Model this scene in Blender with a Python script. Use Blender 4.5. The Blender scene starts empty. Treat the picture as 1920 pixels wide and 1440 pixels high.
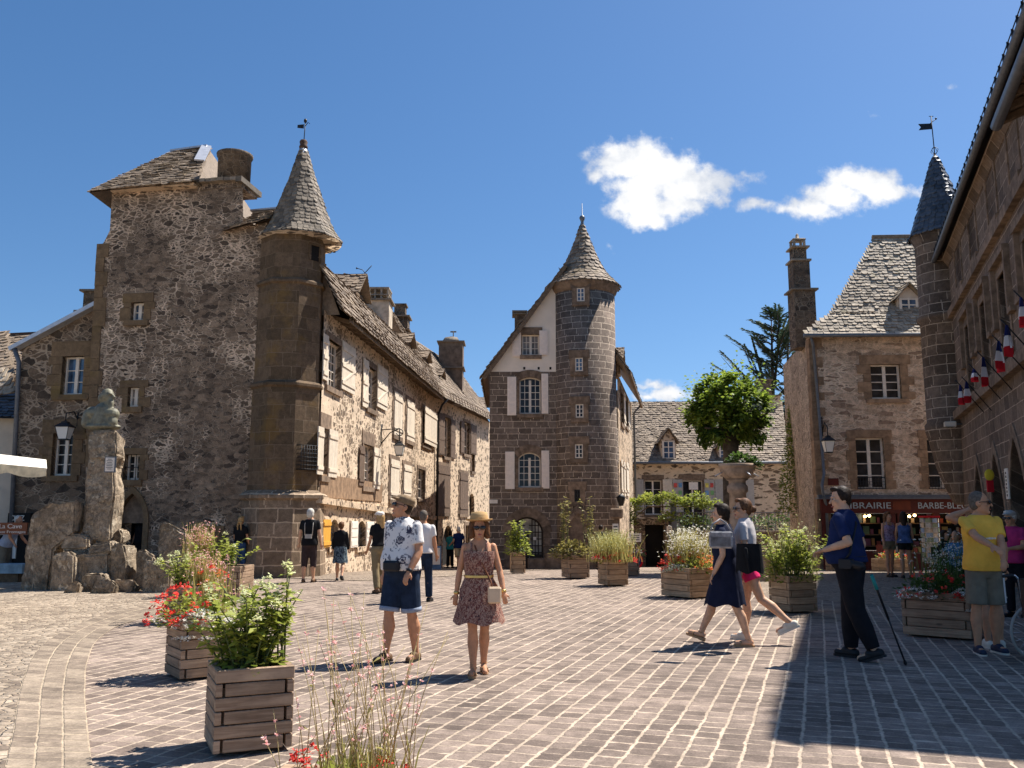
import bpy, bmesh, math, random
from mathutils import Vector, Matrix, noise
from mathutils.geometry import tessellate_polygon
R = math.radians
PI = math.pi
rnd = random.Random(7)
scene = bpy.context.scene
COL = scene.collection

# ------------------------------------------------------------------ camera
EYE = 1.58
FPX = 1650.0
TILT = math.atan(250.0 / FPX)
cam_data = bpy.data.cameras.new('camera')
cam_data.sensor_width = 36
cam_data.lens = 36 * FPX / 1920
cam_data.clip_end = 3000
cam = bpy.data.objects.new('camera', cam_data)
cam.location = (0, 0, EYE)
cam.rotation_euler = (R(90) + TILT, 0, 0)
COL.objects.link(cam)
scene.camera = cam

# ------------------------------------------------------------------ light
SUN_EL = R(57)
SUN_AZ = R(33)            # angle from +X towards +Y
sdir = Vector((math.cos(SUN_EL) * math.cos(SUN_AZ), math.cos(SUN_EL) * math.sin(SUN_AZ), math.sin(SUN_EL)))
sun_data = bpy.data.lights.new('sun', 'SUN')
sun_data.energy = 5.0
sun_data.angle = R(0.5)
sun_data.color = (1.0, 0.965, 0.91)
sun = bpy.data.objects.new('sun', sun_data)
sun.rotation_euler = sdir.to_track_quat('Z', 'Y').to_euler()
sun.location = (30, 15, 45)
COL.objects.link(sun)
vs = scene.view_settings
vs.view_transform = 'Standard'
vs.look = 'None'
vs.gamma = 1
vs.exposure = 0.78
vs.use_curve_mapping = False
scene.cycles.max_bounces = 6
scene.cycles.use_denoising = True

def ray(px, py):
    cx = (px - 960) / FPX
    cy = (720 - py) / FPX
    ct, st = math.cos(TILT), math.sin(TILT)
    return Vector((cx, ct - st * cy, st + ct * cy))

def atY(px, py, Y):
    d = ray(px, py)
    return Vector((0, 0, EYE)) + d * (Y / d.y)

def proj(p):
    p = Vector(p) - Vector((0, 0, EYE)); ct, st = math.cos(TILT), math.sin(TILT)
    f = p.y * ct + p.z * st; u = -p.y * st + p.z * ct
    return 960 + FPX * p.x / f, 720 - FPX * u / f

def gz(x, y):
    if y <= 24: return 0.0
    if y <= 27: return -0.045 * (y - 24) ** 2 / 6.0
    return -0.045 * (min(y, 54) - 25.5)

def ground_at(px, py):
    d = ray(px, py)
    z = 0.0
    for _ in range(30):
        t = (z - EYE) / d.z
        p = Vector((0, 0, EYE)) + d * t
        z = 0.5 * z + 0.5 * gz(p.x, p.y)
    return Vector((p.x, p.y, gz(p.x, p.y)))

# ------------------------------------------------------------------ node helpers
class NT:
    def __init__(s, nt):
        s.nt = nt
        s.n = nt.nodes
    def new(s, t, **kw):
        nd = s.n.new(t)
        for k, v in kw.items(): setattr(nd, k, v)
        return nd
    def put(s, inp, v):
        if v is None: return
        if hasattr(v, 'is_output') or isinstance(v, bpy.types.NodeSocket): s.nt.links.new(v, inp)
        else:
            if hasattr(inp.default_value, '__len__') and not hasattr(v, '__len__'):
                v = (v,) * len(inp.default_value)
            if hasattr(v, '__len__') and len(v) == 3 and len(inp.default_value) == 4: v = tuple(v) + (1,)
            inp.default_value = v
    def math(s, op, a, b=None, c=None, clamp=False):
        nd = s.new('ShaderNodeMath', operation=op, use_clamp=clamp)
        s.put(nd.inputs[0], a); s.put(nd.inputs[1], b); s.put(nd.inputs[2], c)
        return nd.outputs[0]
    def vmath(s, op, a, b=None, out=0):
        nd = s.new('ShaderNodeVectorMath', operation=op)
        s.put(nd.inputs[0], a); s.put(nd.inputs[1], b)
        return nd.outputs[out]
    def mix(s, f, a, b, blend='MIX'):
        nd = s.new('ShaderNodeMix', data_type='RGBA', blend_type=blend)
        s.put(nd.inputs[0], f); s.put(nd.inputs[6], a); s.put(nd.inputs[7], b)
        return nd.outputs[2]
    def ramp(s, v, lo, hi, a=0.0, b=1.0):
        nd = s.new('ShaderNodeMapRange', interpolation_type='SMOOTHSTEP')
        s.put(nd.inputs[0], v)
        for i, q in enumerate((lo, hi, a, b)): s.put(nd.inputs[1 + i], q)
        return nd.outputs[0]
    def noise(s, vec, scale, detail=4, rough=0.55, out=0, dist=0.0):
        nd = s.new('ShaderNodeTexNoise')
        s.put(nd.inputs['Vector'], vec); s.put(nd.inputs['Scale'], scale)
        s.put(nd.inputs['Detail'], detail); s.put(nd.inputs['Roughness'], rough); s.put(nd.inputs['Distortion'], dist)
        return nd.outputs[out]
    def voro(s, vec, scale, feature='F1', dim='3D', out=0, rand=1.0):
        nd = s.new('ShaderNodeTexVoronoi', feature=feature, voronoi_dimensions=dim)
        s.put(nd.inputs['Vector'], vec); s.put(nd.inputs['Scale'], scale); s.put(nd.inputs['Randomness'], rand)
        return nd.outputs[out]
    def sep(s, v):
        nd = s.new('ShaderNodeSeparateXYZ'); s.put(nd.inputs[0], v); return nd.outputs
    def comb(s, x, y, z=0.0):
        nd = s.new('ShaderNodeCombineXYZ')
        for i, q in enumerate((x, y, z)): s.put(nd.inputs[i], q)
        return nd.outputs[0]
    def bump(s, h, strength=0.5, dist=0.02):
        nd = s.new('ShaderNodeBump'); s.put(nd.inputs['Height'], h)
        nd.inputs['Strength'].default_value = strength; nd.inputs['Distance'].default_value = dist
        return nd.outputs[0]
    def coord(s, k='Object'): return s.new('ShaderNodeTexCoord').outputs[k]
    def attr(s, name, k='Fac'): return s.new('ShaderNodeAttribute', attribute_name=name).outputs[k]

# ------------------------------------------------------------------ world
def dirpt(px, py):
    d = ray(px, py)
    return d.x / d.y, d.z / d.y
world = bpy.data.worlds.new('World')
scene.world = world
world.use_nodes = True
w = NT(world.node_tree)
w.n.clear()
out = w.new('ShaderNodeOutputWorld')
bg = w.new('ShaderNodeBackground')
sky = w.new('ShaderNodeTexSky', sky_type='NISHITA', sun_disc=False)
sky.sun_elevation = SUN_EL
sky.sun_rotation = R(90) - SUN_AZ
sky.altitude = 600
sky.air_density = 1.0
sky.dust_density = 0.7
sky.ozone_density = 2.5
skv = w.vmath('NORMALIZE', w.vmath('ADD', w.vmath('MULTIPLY', w.coord('Generated'), (1, 1, 0.95)), (0, 0, 0.07)))
w.put(sky.inputs[0], skv)
hs = w.new('ShaderNodeHueSaturation')
hs.inputs['Saturation'].default_value = 1.22
hs.inputs['Value'].default_value = 0.84
w.put(hs.inputs['Color'], sky.outputs[0])
g = w.coord('Generated')
gx, gy, gzz = w.sep(g)
yy = w.math('MAXIMUM', gy, 0.05)
P2 = w.comb(w.math('DIVIDE', gx, yy), w.math('DIVIDE', gzz, yy), 0.0)
nz = w.noise(P2, 26, 9, 0.62)
nz2 = w.noise(P2, 9, 5, 0.55)
warp = w.vmath('ADD', P2, w.vmath('SCALE', w.vmath('SUBTRACT', w.noise(P2, 20, 4, 0.6, out=1), (0.5, 0.5, 0.5)), None))
warp.node.inputs[1].links[0].from_node.inputs['Scale'].default_value = 0.035
BLOBS = [(1170, 305, 75, 48, 1), (1205, 290, 60, 44, 1), (1240, 320, 80, 60, 1), (1290, 345, 95, 50, 1), (1200, 370, 75, 55, 1), (1215, 410, 60, 30, .9), (1350, 340, 55, 26, .8), (1260, 390, 70, 36, .9), (1120, 320, 36, 22, .7),
         (1612, 338, 78, 34, 1), (1570, 365, 80, 34, 1), (1530, 388, 70, 30, .9), (1672, 362, 66, 26, 1), (1640, 355, 60, 34, 1), (1485, 392, 50, 16, .6), (1430, 385, 50, 12, .4), (1400, 332, 36, 14, .35),
         (1245, 738, 60, 22, .95), (1320, 742, 60, 22, 1), (1225, 718, 40, 10, .6), (1215, 745, 36, 10, .7), (1648, 214, 22, 10, .25), (1780, 160, 12, 10, .2), (1146, 456, 12, 9, .2)]
dens = None
for bx, by, rx, ry, amp in BLOBS:
    c = dirpt(bx, by); ex = dirpt(bx + rx, by); ey = dirpt(bx, by - ry)
    a = w.vmath('SUBTRACT', warp, (c[0], c[1], 0))
    a = w.vmath('MULTIPLY', a, (1 / abs(ex[0] - c[0]), 1 / abs(ey[1] - c[1]), 0))
    l = w.vmath('LENGTH', a, out=1)
    v = w.math('MULTIPLY', w.math('SUBTRACT', 1.0, l), amp)
    dens = v if dens is None else w.math('SMOOTH_MAX', dens, v, 0.12)
dens2 = w.math('ADD', dens, w.math('MULTIPLY', w.math('SUBTRACT', nz, 0.5), 1.75))
cl = w.ramp(dens2, -0.05, 0.55)
shade = w.ramp(w.math('ADD', w.math('ADD', w.math('MULTIPLY', nz2, .6), w.math('MULTIPLY', w.noise(w.vmath('ADD', P2, (.012, .02, 0)), 22, 6, .6), .45)), w.math('MULTIPLY', dens2, 0.12)), 0.42, 0.66)
ccol = w.mix(shade, (3.7, 4.05, 4.7), (6.3, 6.3, 6.3))
fin = w.mix(cl, hs.outputs[0], ccol)
w.put(bg.inputs[0], fin)
bg.inputs[1].default_value = 0.098
w.nt.links.new(bg.outputs[0], out.inputs[0])

# ------------------------------------------------------------------ mesh builder
ORI = {}
class MB:
    def __init__(s):
        s.v = []; s.f = []; s.uv = []; s.t = []; s.sm = []; s.mi = []
    def add(s, pts, uv=None, tone=0.5, smooth=False, mi=0):
        b = len(s.v)
        s.v += [Vector(p) for p in pts]
        s.f.append(tuple(range(b, b + len(pts)))); s.uv.append(uv); s.t.append(tone); s.sm.append(smooth); s.mi.append(mi)
    def mesh(s, verts, faces, tone=0.5, smooth=True, M=None, uvs=None, mi=0):
        b = len(s.v)
        s.v += [(M @ Vector(p)) if M else Vector(p) for p in verts]
        for i, f in enumerate(faces):
            s.f.append(tuple(b + k for k in f)); s.uv.append(uvs[i] if uvs else None); s.t.append(tone); s.sm.append(smooth); s.mi.append(mi)
    def hexa(s, p, tone=0.5):       # 8 points: bottom 4 ccw, top 4 ccw
        fs = [(3, 2, 1, 0), (4, 5, 6, 7), (0, 1, 5, 4), (1, 2, 6, 5), (2, 3, 7, 6), (3, 0, 4, 7)]
        s.mesh(p, fs, tone, False)
    def box(s, c, sz, M=None, tone=0.5, rz=0.0):
        x, y, z = sz[0] / 2, sz[1] / 2, sz[2] / 2
        m = Matrix.Translation(Vector(c)) @ Matrix.Rotation(rz, 4, 'Z')
        if M: m = M @ m
        s.hexa([m @ Vector(q) for q in ((-x, -y, -z), (x, -y, -z), (x, y, -z), (-x, y, -z), (-x, -y, z), (x, -y, z), (x, y, z), (-x, y, z))], tone)
    def beam(s, a, b, w_, h_, up=(0, 0, 1), tone=0.5):
        a, b = Vector(a), Vector(b)
        d = (b - a).normalized(); up = Vector(up)
        if abs(d.dot(up)) > 0.98: up = Vector((0, 1, 0))
        sd = d.cross(up).normalized() * (w_ / 2); u2 = sd.cross(d).normalized() * (h_ / 2)
        s.hexa([a - sd - u2, a + sd - u2, b + sd - u2, b - sd - u2, a - sd + u2, a + sd + u2, b + sd + u2, b - sd + u2], tone)
    def tube(s, pts, rad, n=8, tone=0.5, caps=True, smooth=True):
        pts = [Vector(p) for p in pts]
        if not hasattr(rad, '__len__'): rad = [rad] * len(pts)
        rings = []; ref = None
        for i, p in enumerate(pts):
            d = (pts[min(i + 1, len(pts) - 1)] - pts[max(i - 1, 0)])
            if d.length < 1e-9: d = Vector((0, 0, 1))
            d.normalize()
            if ref is None or abs(ref.dot(d)) > 0.95: ref = Vector((1, 0, 0)) if abs(d.x) < 0.8 else Vector((0, 1, 0))
            a = (ref - d * ref.dot(d)).normalized(); b = d.cross(a); ref = a
            rings.append([p + (a * math.cos(2 * PI * k / n) + b * math.sin(2 * PI * k / n)) * rad[i] for k in range(n)])
        s.loft(rings, tone, caps, smooth)
    def loft(s, rings, tone=0.5, caps=True, smooth=True, uvm=None):
        n = len(rings[0]); vs_ = [q for r_ in rings for q in r_]; fs = []; uvs = []
        for i in range(len(rings) - 1):
            for k in range(n):
                k2 = (k + 1) % n
                fs.append((i * n + k, i * n + k2, (i + 1) * n + k2, (i + 1) * n + k))
                if uvm: uvs.append([uvm(i, k), uvm(i, k + 1), uvm(i + 1, k + 1), uvm(i + 1, k)])
        if caps:
            fs.append(tuple(range(n - 1, -1, -1))); fs.append(tuple((len(rings) - 1) * n + k for k in range(n)))
            if uvm: uvs += [None, None]
        s.mesh(vs_, fs, tone, smooth, uvs=uvs if uvm else None)
    def lathe(s, prof, c=(0, 0, 0), n=20, tone=0.5, smooth=True, caps=True, rot=0.0, oct_=False):
        c = Vector(c); rings = []
        for r_, z in prof:
            rings.append([c + Vector((r_ * math.cos(rot + 2 * PI * k / n), r_ * math.sin(rot + 2 * PI * k / n), z)) for k in range(n)])
        rm = max(p[0] for p in prof)
        s.loft(rings, tone, caps, smooth, uvm=lambda i, k: (2 * PI * k / n * rm, c.z + prof[i][1]))
    def ell(s, c, r_, M=None, n=12, m=8, tone=0.5):
        vs_ = []; fs = []
        for i in range(m + 1):
            th = PI * i / m
            for k in range(n):
                ph = 2 * PI * k / n
                vs_.append(Vector((r_[0] * math.sin(th) * math.cos(ph), r_[1] * math.sin(th) * math.sin(ph), r_[2] * math.cos(th))))
        for i in range(m):
            for k in range(n):
                k2 = (k + 1) % n
                fs.append((i * n + k, (i + 1) * n + k, (i + 1) * n + k2, i * n + k2))
        T = Matrix.Translation(Vector(c))
        s.mesh(vs_, fs, tone, True, T @ M if M else T)
    def cap(s, a, b, ra, rb, n=10):
        a, b = Vector(a), Vector(b); d = b - a; L = max(d.length, 1e-6); d = d / L
        pts = []; rr = []
        for q in (0.05, 0.35, 0.7):
            pts.append(a - d * ra * math.cos(q * PI / 2)); rr.append(ra * math.sin(q * PI / 2))
        pts += [a, b]; rr += [ra, rb]
        for q in (0.7, 0.35, 0.05):
            pts.append(b + d * rb * math.cos(q * PI / 2)); rr.append(rb * math.sin(q * PI / 2))
        s.tube(pts, rr, n)
    def build(s, name, mat, parent=None, local=False, remesh=None, smooth_it=0, weld=False, bevel=0.0):
        me = bpy.data.meshes.new(name)
        off = Vector((0, 0, 0))
        if parent is not None and not local: off = ORI.get(parent.name, off)
        me.from_pydata([tuple(p - off) for p in s.v], [], s.f)
        uvl = me.uv_layers.new(name='UVMap')
        li = 0; flat = []
        for fi, f in enumerate(s.f):
            u = s.uv[fi]
            if u is None:
                p = [s.v[k] for k in f]
                nn = Vector((0, 0, 0))
                for k in range(1, len(p) - 1): nn += (p[k] - p[0]).cross(p[k + 1] - p[0])
                if nn.length > 0: nn.normalize()
                if abs(nn.z) > 0.75: u = [(q.x, q.y) for q in p]
                else:
                    t = Vector((-nn.y, nn.x, 0)).normalized()
                    u = [(q.dot(t), q.z) for q in p]
            for q in u: flat += [q[0], q[1]]
        uvl.data.foreach_set('uv', flat)
        at = me.attributes.new('tone', 'FLOAT', 'FACE'); at.data.foreach_set('value', s.t)
        me.polygons.foreach_set('use_smooth', s.sm)
        if isinstance(mat, (list, tuple)):
            for m in mat: me.materials.append(m)
            me.polygons.foreach_set('material_index', s.mi)
        elif mat: me.materials.append(mat)
        me.update()
        o = bpy.data.objects.new(name, me)
        COL.objects.link(o)
        if weld:
            bm = bmesh.new(); bm.from_mesh(me); bmesh.ops.remove_doubles(bm, verts=bm.verts, dist=1e-4)
            bmesh.ops.recalc_face_normals(bm, faces=bm.faces); bm.to_mesh(me); bm.free()
        if bevel:
            bm = bmesh.new(); bm.from_mesh(me)
            bmesh.ops.bevel(bm, geom=[e for e in bm.edges if len(e.link_faces) == 2 and e.calc_face_angle(0) > 0.6], offset=bevel, segments=1, affect='EDGES')
            bm.to_mesh(me); bm.free()
        if remesh:
            md = o.modifiers.new('r', 'REMESH'); md.mode = 'VOXEL'; md.voxel_size = remesh; md.use_smooth_shade = True
            if smooth_it:
                m2 = o.modifiers.new('s', 'SMOOTH'); m2.factor = 0.5; m2.iterations = smooth_it
            dg = bpy.context.evaluated_depsgraph_get(); dg.update()
            ne = bpy.data.meshes.new_from_object(o.evaluated_get(dg))
            o.modifiers.clear(); o.data = ne; ne.name = name
            if not ne.materials and mat: ne.materials.append(mat)
            bpy.data.meshes.remove(me)
        if parent is not None:
            o.parent = parent
            ORI[o.name] = off
        return o

def tag(o, label=None, cat=None, group=None, kind=None):
    if label: o['label'] = label
    if cat: o['category'] = cat
    if group: o['group'] = group
    if kind: o['kind'] = kind
    return o

def thing(name, label, cat, loc, rz=0.0, group=None):
    o = bpy.data.objects.new(name, None)
    o.empty_display_size = 0.2
    COL.objects.link(o)
    o.location = loc; o.rotation_euler = (0, 0, rz)
    ORI[o.name] = Vector(loc)
    return tag(o, label, cat, group)

def copy_tree(o, parent=None):
    c = o.copy(); COL.objects.link(c)
    if parent is not None: c.parent = parent
    for ch in list(o.children): copy_tree(ch, c)
    return c

# ------------------------------------------------------------------ materials
MATS = {}
def newmat(name):
    m = bpy.data.materials.new(name); m.use_nodes = True
    t = NT(m.node_tree)
    b = m.node_tree.nodes['Principled BSDF']
    b.inputs['Roughness'].default_value = 0.85
    b.inputs['Specular IOR Level'].default_value = 0.25
    MATS[name] = m
    return m, t, b

def simple(name, col, rough=0.7, var=0.25, scale=6.0, bump=0.0, metal=0.0, spec=0.3, bscale=60, tone=0.0):
    m, t, b = newmat(name)
    c = t.coord('Object')
    n = t.noise(c, scale, 5, 0.6)
    f = t.ramp(n, 0.3, 0.7, 1 - var, 1 + var)
    if tone:
        f = t.math('MULTIPLY', f, t.math('ADD', t.math('MULTIPLY', t.attr('tone'), 2 * tone), 1 - tone))
    nd = t.vmath('MULTIPLY', col, None)
    t.put(nd.node.inputs[1], t.comb(f, f, f))
    t.put(b.inputs['Base Color'], nd)
    b.inputs['Roughness'].default_value = rough; b.inputs['Metallic'].default_value = metal
    b.inputs['Specular IOR Level'].default_value = spec
    if bump: t.put(b.inputs['Normal'], t.bump(t.noise(c, bscale, 4, 0.6), bump, 0.01))
    return m

def scalec(t, col, f):
    nd = t.new('ShaderNodeVectorMath', operation='SCALE')
    t.put(nd.inputs[0], col); t.put(nd.inputs['Scale'], f)
    return nd.outputs[0]

def ashlar(name, c1, c2, mort, bw=0.5, rh=0.27, ms=0.016, warp=0.02, stain=None, stain_amt=0.5, bump=0.6, mfade=0.0):
    m, t, b = newmat(name)
    uv = t.coord('UV'); ob = t.coord('Object')
    wn = t.vmath('SUBTRACT', t.noise(ob, 2.2, 3, 0.6, out=1), (0.5, 0.5, 0.5))
    wn = scalec(t, wn, warp * 2)
    v = t.vmath('ADD', uv, wn)
    # rows of unequal height: warp v by a slow 1-d noise
    sx, sy, sz = t.sep(v)
    n1 = t.noise(t.comb(0.0, sy, 0.0), 0.9, 1, 0.5)
    v = t.comb(t.math('ADD', sx, t.math('MULTIPLY', t.noise(t.comb(t.math('MULTIPLY', sx, 0.7), t.math('MULTIPLY', t.math('FLOOR', t.math('DIVIDE', sy, rh)), 7.3), 0.0), 1.0, 1), 0.7)), t.math('ADD', sy, t.math('MULTIPLY', n1, 0.15)), 0.0)
    br = t.new('ShaderNodeTexBrick', offset=0.43, offset_frequency=2, squash=0.82, squash_frequency=3)
    t.put(br.inputs['Vector'], v)
    for k, q in (('Color1', (0, 0, 0, 1)), ('Color2', (1, 1, 1, 1)), ('Mortar', (0.5, 0.5, 0.5, 1)), ('Scale', 1.0), ('Mortar Size', ms), ('Mortar Smooth', 0.25), ('Bias', 0.0), ('Brick Width', bw), ('Row Height', rh)):
        br.inputs[k].default_value = q
    n = t.noise(ob, 7, 6, 0.65)
    fine = t.noise(ob, 45, 4, 0.7)
    base = t.mix(br.outputs['Color'], c1, c2)
    base = scalec(t, base, t.ramp(n, 0.25, 0.75, 0.72, 1.25))
    base = scalec(t, base, t.ramp(fine, 0.3, 0.7, 0.8, 1.18))
    if stain:
        sm = t.ramp(t.noise(ob, 1.1, 5, 0.65), 0.5, 0.68, 0, stain_amt)
        base = t.mix(sm, base, stain)
    mf = br.outputs['Fac']
    if mfade: mf = t.math('MULTIPLY', mf, t.ramp(t.noise(ob, 1.3, 3, 0.6), 0.35, 0.62, 1 - mfade, 1))
    colr = t.mix(mf, base, scalec(t, mort, t.ramp(n, 0.3, 0.7, 0.8, 1.1)))
    t.put(b.inputs['Base Color'], colr)
    h = t.math('ADD', t.math('MULTIPLY', t.math('SUBTRACT', 1.0, br.outputs['Fac']), 0.6), t.math('ADD', t.math('MULTIPLY', n, 0.5), t.math('MULTIPLY', fine, 0.25)))
    t.put(b.inputs['Normal'], t.bump(h, bump, 0.03))
    b.inputs['Roughness'].default_value = 0.92
    return m

def rubble(name, cols, mort, sx=2.7, sy=4.6, thr=0.06, tvar=0.2, bump=0.8, mvar=0.25, dark=None, patch_scale=0.55, mix2=0.5, rag=1.0):
    """stones of two sizes laid in rough courses, ragged lime mortar smeared over them in patches"""
    m, t, b = newmat(name)
    uv = t.coord('UV'); ob = t.coord('Object')
    half = (0.5, 0.5, 0.5)
    fine = t.noise(ob, 34, 5, 0.72); n = t.noise(ob, 6, 6, 0.65); big = t.noise(ob, patch_scale, 5, 0.62); mid = t.noise(ob, 2.1, 4, 0.6)
    base = t.vmath('ADD', uv, scalec(t, t.vmath('SUBTRACT', t.noise(uv, 1.1, 4, 0.6, out=1), half), 0.30))
    base = t.vmath('ADD', base, scalec(t, t.vmath('SUBTRACT', t.noise(uv, 9, 4, 0.65, out=1), half), 0.075 * rag))
    v1 = t.vmath('MULTIPLY', base, (sx, sy, 1.0)); v2 = t.vmath('MULTIPLY', base, (sx * 1.9, sy * 1.75, 1.0))
    e1 = t.voro(v1, 1.0, 'DISTANCE_TO_EDGE', '2D'); e2 = t.voro(v2, 1.0, 'DISTANCE_TO_EDGE', '2D')
    c1 = t.voro(v1, 1.0, 'F1', '2D', out=1); c2 = t.voro(v2, 1.0, 'F1', '2D', out=1)
    pick = t.math('GREATER_THAN', t.math('ADD', t.sep(c1)[2], t.math('MULTIPLY', t.math('SUBTRACT', mid, .5), .8)), mix2)
    edge = t.math('ADD', t.math('MULTIPLY', e1, t.math('SUBTRACT', 1.0, pick)), t.math('MULTIPLY', t.math('MINIMUM', t.math('MULTIPLY', e2, .7), t.math('ADD', e1, 0.0)), pick))
    cell = t.mix(pick, c1, c2)
    rx, ry, rz_ = t.sep(cell)
    c = t.mix(rx, cols[0], cols[1])
    c = t.mix(t.ramp(ry, 0.55, 0.95), c, cols[2])
    c = scalec(t, c, t.ramp(n, 0.25, 0.75, 0.6, 1.35))
    c = scalec(t, c, t.ramp(fine, 0.3, 0.7, 0.7, 1.25))
    th = t.math('ADD', thr, t.math('MULTIPLY', t.ramp(big, 0.42, 0.70), tvar))
    th = t.math('ADD', th, t.math('MULTIPLY', t.math('SUBTRACT', rz_, 0.5), thr * 2.2))
    th = t.math('ADD', th, t.math('MULTIPLY', t.math('SUBTRACT', mid, 0.5), 0.14))
    e3 = t.math('ADD', edge, t.math('MULTIPLY', t.math('SUBTRACT', fine, 0.5), 0.16))
    e3 = t.math('ADD', e3, t.math('MULTIPLY', t.math('SUBTRACT', n, 0.5), 0.10))
    mask = t.ramp(e3, t.math('SUBTRACT', th, 0.03), t.math('ADD', th, 0.045))
    mc = scalec(t, mort, t.ramp(t.noise(ob, 3.0, 6, 0.7), 0.25, 0.75, 1 - mvar, 1 + mvar))
    mc = scalec(t, mc, t.ramp(fine, 0.3, 0.7, 0.8, 1.15))
    colr = t.mix(mask, mc, c)
    if dark:
        colr = t.mix(t.ramp(t.noise(ob, 0.6, 6, 0.65), 0.44, 0.62, 0, dark[3]), colr, scalec(t, colr, dark[0]))
    t.put(b.inputs['Base Color'], colr)
    h = t.math('ADD', t.math('MULTIPLY', mask, 0.6), t.math('ADD', t.math('MULTIPLY', n, 0.5), t.math('MULTIPLY', fine, 0.4)))
    t.put(b.inputs['Normal'], t.bump(h, bump, 0.045))
    b.inputs['Roughness'].default_value = 0.95
    return m

def slate(name, col, light, moss=None, rough=0.75, spec=0.35):
    m, t, b = newmat(name)
    ob = t.coord('Object')
    tn = t.attr('tone')
    n = t.noise(ob, 9, 5, 0.7); fine = t.noise(ob, 50, 4, 0.7)
    c = t.mix(tn, col, light)
    c = scalec(t, c, t.ramp(n, 0.25, 0.75, 0.7, 1.3))
    lich = t.ramp(fine, 0.56, 0.68, 0, 0.55)
    c = t.mix(lich, c, tuple(min(1, q * 1.35) for q in light))
    if moss:
        c = t.mix(t.ramp(t.noise(ob, 1.4, 4, 0.65), 0.55, 0.7, 0, 0.6), c, moss)
    t.put(b.inputs['Base Color'], c)
    t.put(b.inputs['Normal'], t.bump(t.math('ADD', n, t.math('MULTIPLY', fine, 0.5)), 0.5, 0.02))
    b.inputs['Roughness'].default_value = rough
    b.inputs['Specular IOR Level'].default_value = spec
    return m

def wood(name, c1, c2, rough=0.8):
    m, t, b = newmat(name)
    uv = t.coord('UV'); ob = t.coord('Object'); tn = t.attr('tone')
    v = t.vmath('MULTIPLY', uv, (2.0, 34.0, 1.0))
    sv = t.vmath('ADD', v, t.comb(t.math('MULTIPLY', tn, 37.0), t.math('MULTIPLY', tn, 11.0), 0.0))
    gr = t.noise(sv, 1.0, 5, 0.6, dist=0.8)
    kn = t.voro(t.vmath('ADD', t.vmath('MULTIPLY', uv, (2.2, 6.0, 1.0)), t.comb(t.math('MULTIPLY', tn, 9.0), 0.0, 0.0)), 1.0)
    c = t.mix(t.ramp(gr, 0.3, 0.7), c1, c2)
    c = scalec(t, c, t.math('ADD', 0.75, t.math('MULTIPLY', tn, 0.5)))
    c = t.mix(t.ramp(kn, 0.06, 0.12, 0.6, 0), c, scalec(t, c1, 0.45))
    c = scalec(t, c, t.ramp(t.noise(ob, 5, 4, 0.6), 0.3, 0.7, 0.85, 1.12))
    t.put(b.inputs['Base Color'], c)
    t.put(b.inputs['Normal'], t.bump(gr, 0.35, 0.006))
    b.inputs['Roughness'].default_value = rough
    return m

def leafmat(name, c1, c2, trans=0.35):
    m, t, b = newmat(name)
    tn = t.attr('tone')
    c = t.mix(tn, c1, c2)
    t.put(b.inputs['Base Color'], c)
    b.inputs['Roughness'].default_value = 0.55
    b.inputs['Specular IOR Level'].default_value = 0.3
    tr = t.new('ShaderNodeBsdfTranslucent')
    t.put(tr.inputs[0], scalec(t, c, 1.5))
    mx = t.new('ShaderNodeMixShader'); mx.inputs[0].default_value = trans
    o = t.n['Material Output']
    t.nt.links.new(b.outputs[0], mx.inputs[1]); t.nt.links.new(tr.outputs[0], mx.inputs[2]); t.nt.links.new(mx.outputs[0], o.inputs[0])
    return m

M_rub_left = rubble('rubble_brown', ((.185, .132, .096), (.33, .245, .182), (.095, .07, .055)), (.72, .56, .435), 3.7, 8.6, .0, .13, dark=(.62, 0, 0, .8), mvar=.45, rag=1.5)
M_rub_annex = rubble('rubble_annex', ((.13, .092, .066), (.215, .155, .112), (.07, .053, .042)), (.40, .31, .235), 2.4, 5.0, .03, .10, rag=1.3)
M_plaster_stone = rubble('plaster_with_stones', ((.20, .145, .105), (.31, .235, .175), (.13, .10, .08)), (.68, .55, .43), 4.0, 6.2, .13, .36, .7, .2, patch_scale=.35, rag=.8)
M_plaster_few = rubble('plaster_few_stones', ((.17, .13, .10), (.22, .17, .13), (.12, .09, .075)), (.66, .53, .41), 4.2, 5.6, .50, .15, .6, .15, mix2=.4)
M_plaster_sparse = rubble('plaster_sparse_stones', ((.19, .14, .105), (.26, .20, .15), (.12, .09, .075)), (.62, .485, .365), 3.0, 4.4, .24, .22, .6, .15)
M_turret = ashlar('turret_ashlar', (.10, .070, .045), (.165, .115, .077), (.22, .165, .12), .62, .36, .009, .03, (.25, .15, .04), .42, .7, .6)
M_turret_base = ashlar('turret_base_ashlar', (.18, .132, .094), (.28, .21, .155), (.50, .385, .29), .66, .38, .020, .05, (.11, .08, .055), .5, .8)
M_quoin = ashlar('brown_quoin', (.15, .102, .062), (.205, .14, .085), (.19, .135, .09), .7, .45, .006, .03, (.22, .15, .045), .5, .5, .5)
M_block = simple('dressed_stone', (.20, .145, .108), .93, .35, 5, .6, tone=.25)
M_block_tan = simple('tan_dressed_stone', (.28, .185, .12), .93, .3, 5, .5, tone=.25)
M_center = ashlar('dark_basalt_ashlar', (.125, .097, .082), (.235, .185, .157), (.74, .62, .52), .50, .265, .0095, .02, (.11, .085, .07), .35, .6, .25)
M_town = ashlar('town_hall_ashlar', (.105, .078, .062), (.215, .16, .127), (.46, .37, .31), .72, .34, .012, .02, (.075, .055, .043), .4, .6, .5)
M_town_turret = ashlar('town_turret_ashlar', (.10, .075, .06), (.19, .145, .118), (.48, .40, .335), .62, .34, .014, .02, (.06, .045, .036), .6, .6, .4)
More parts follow.
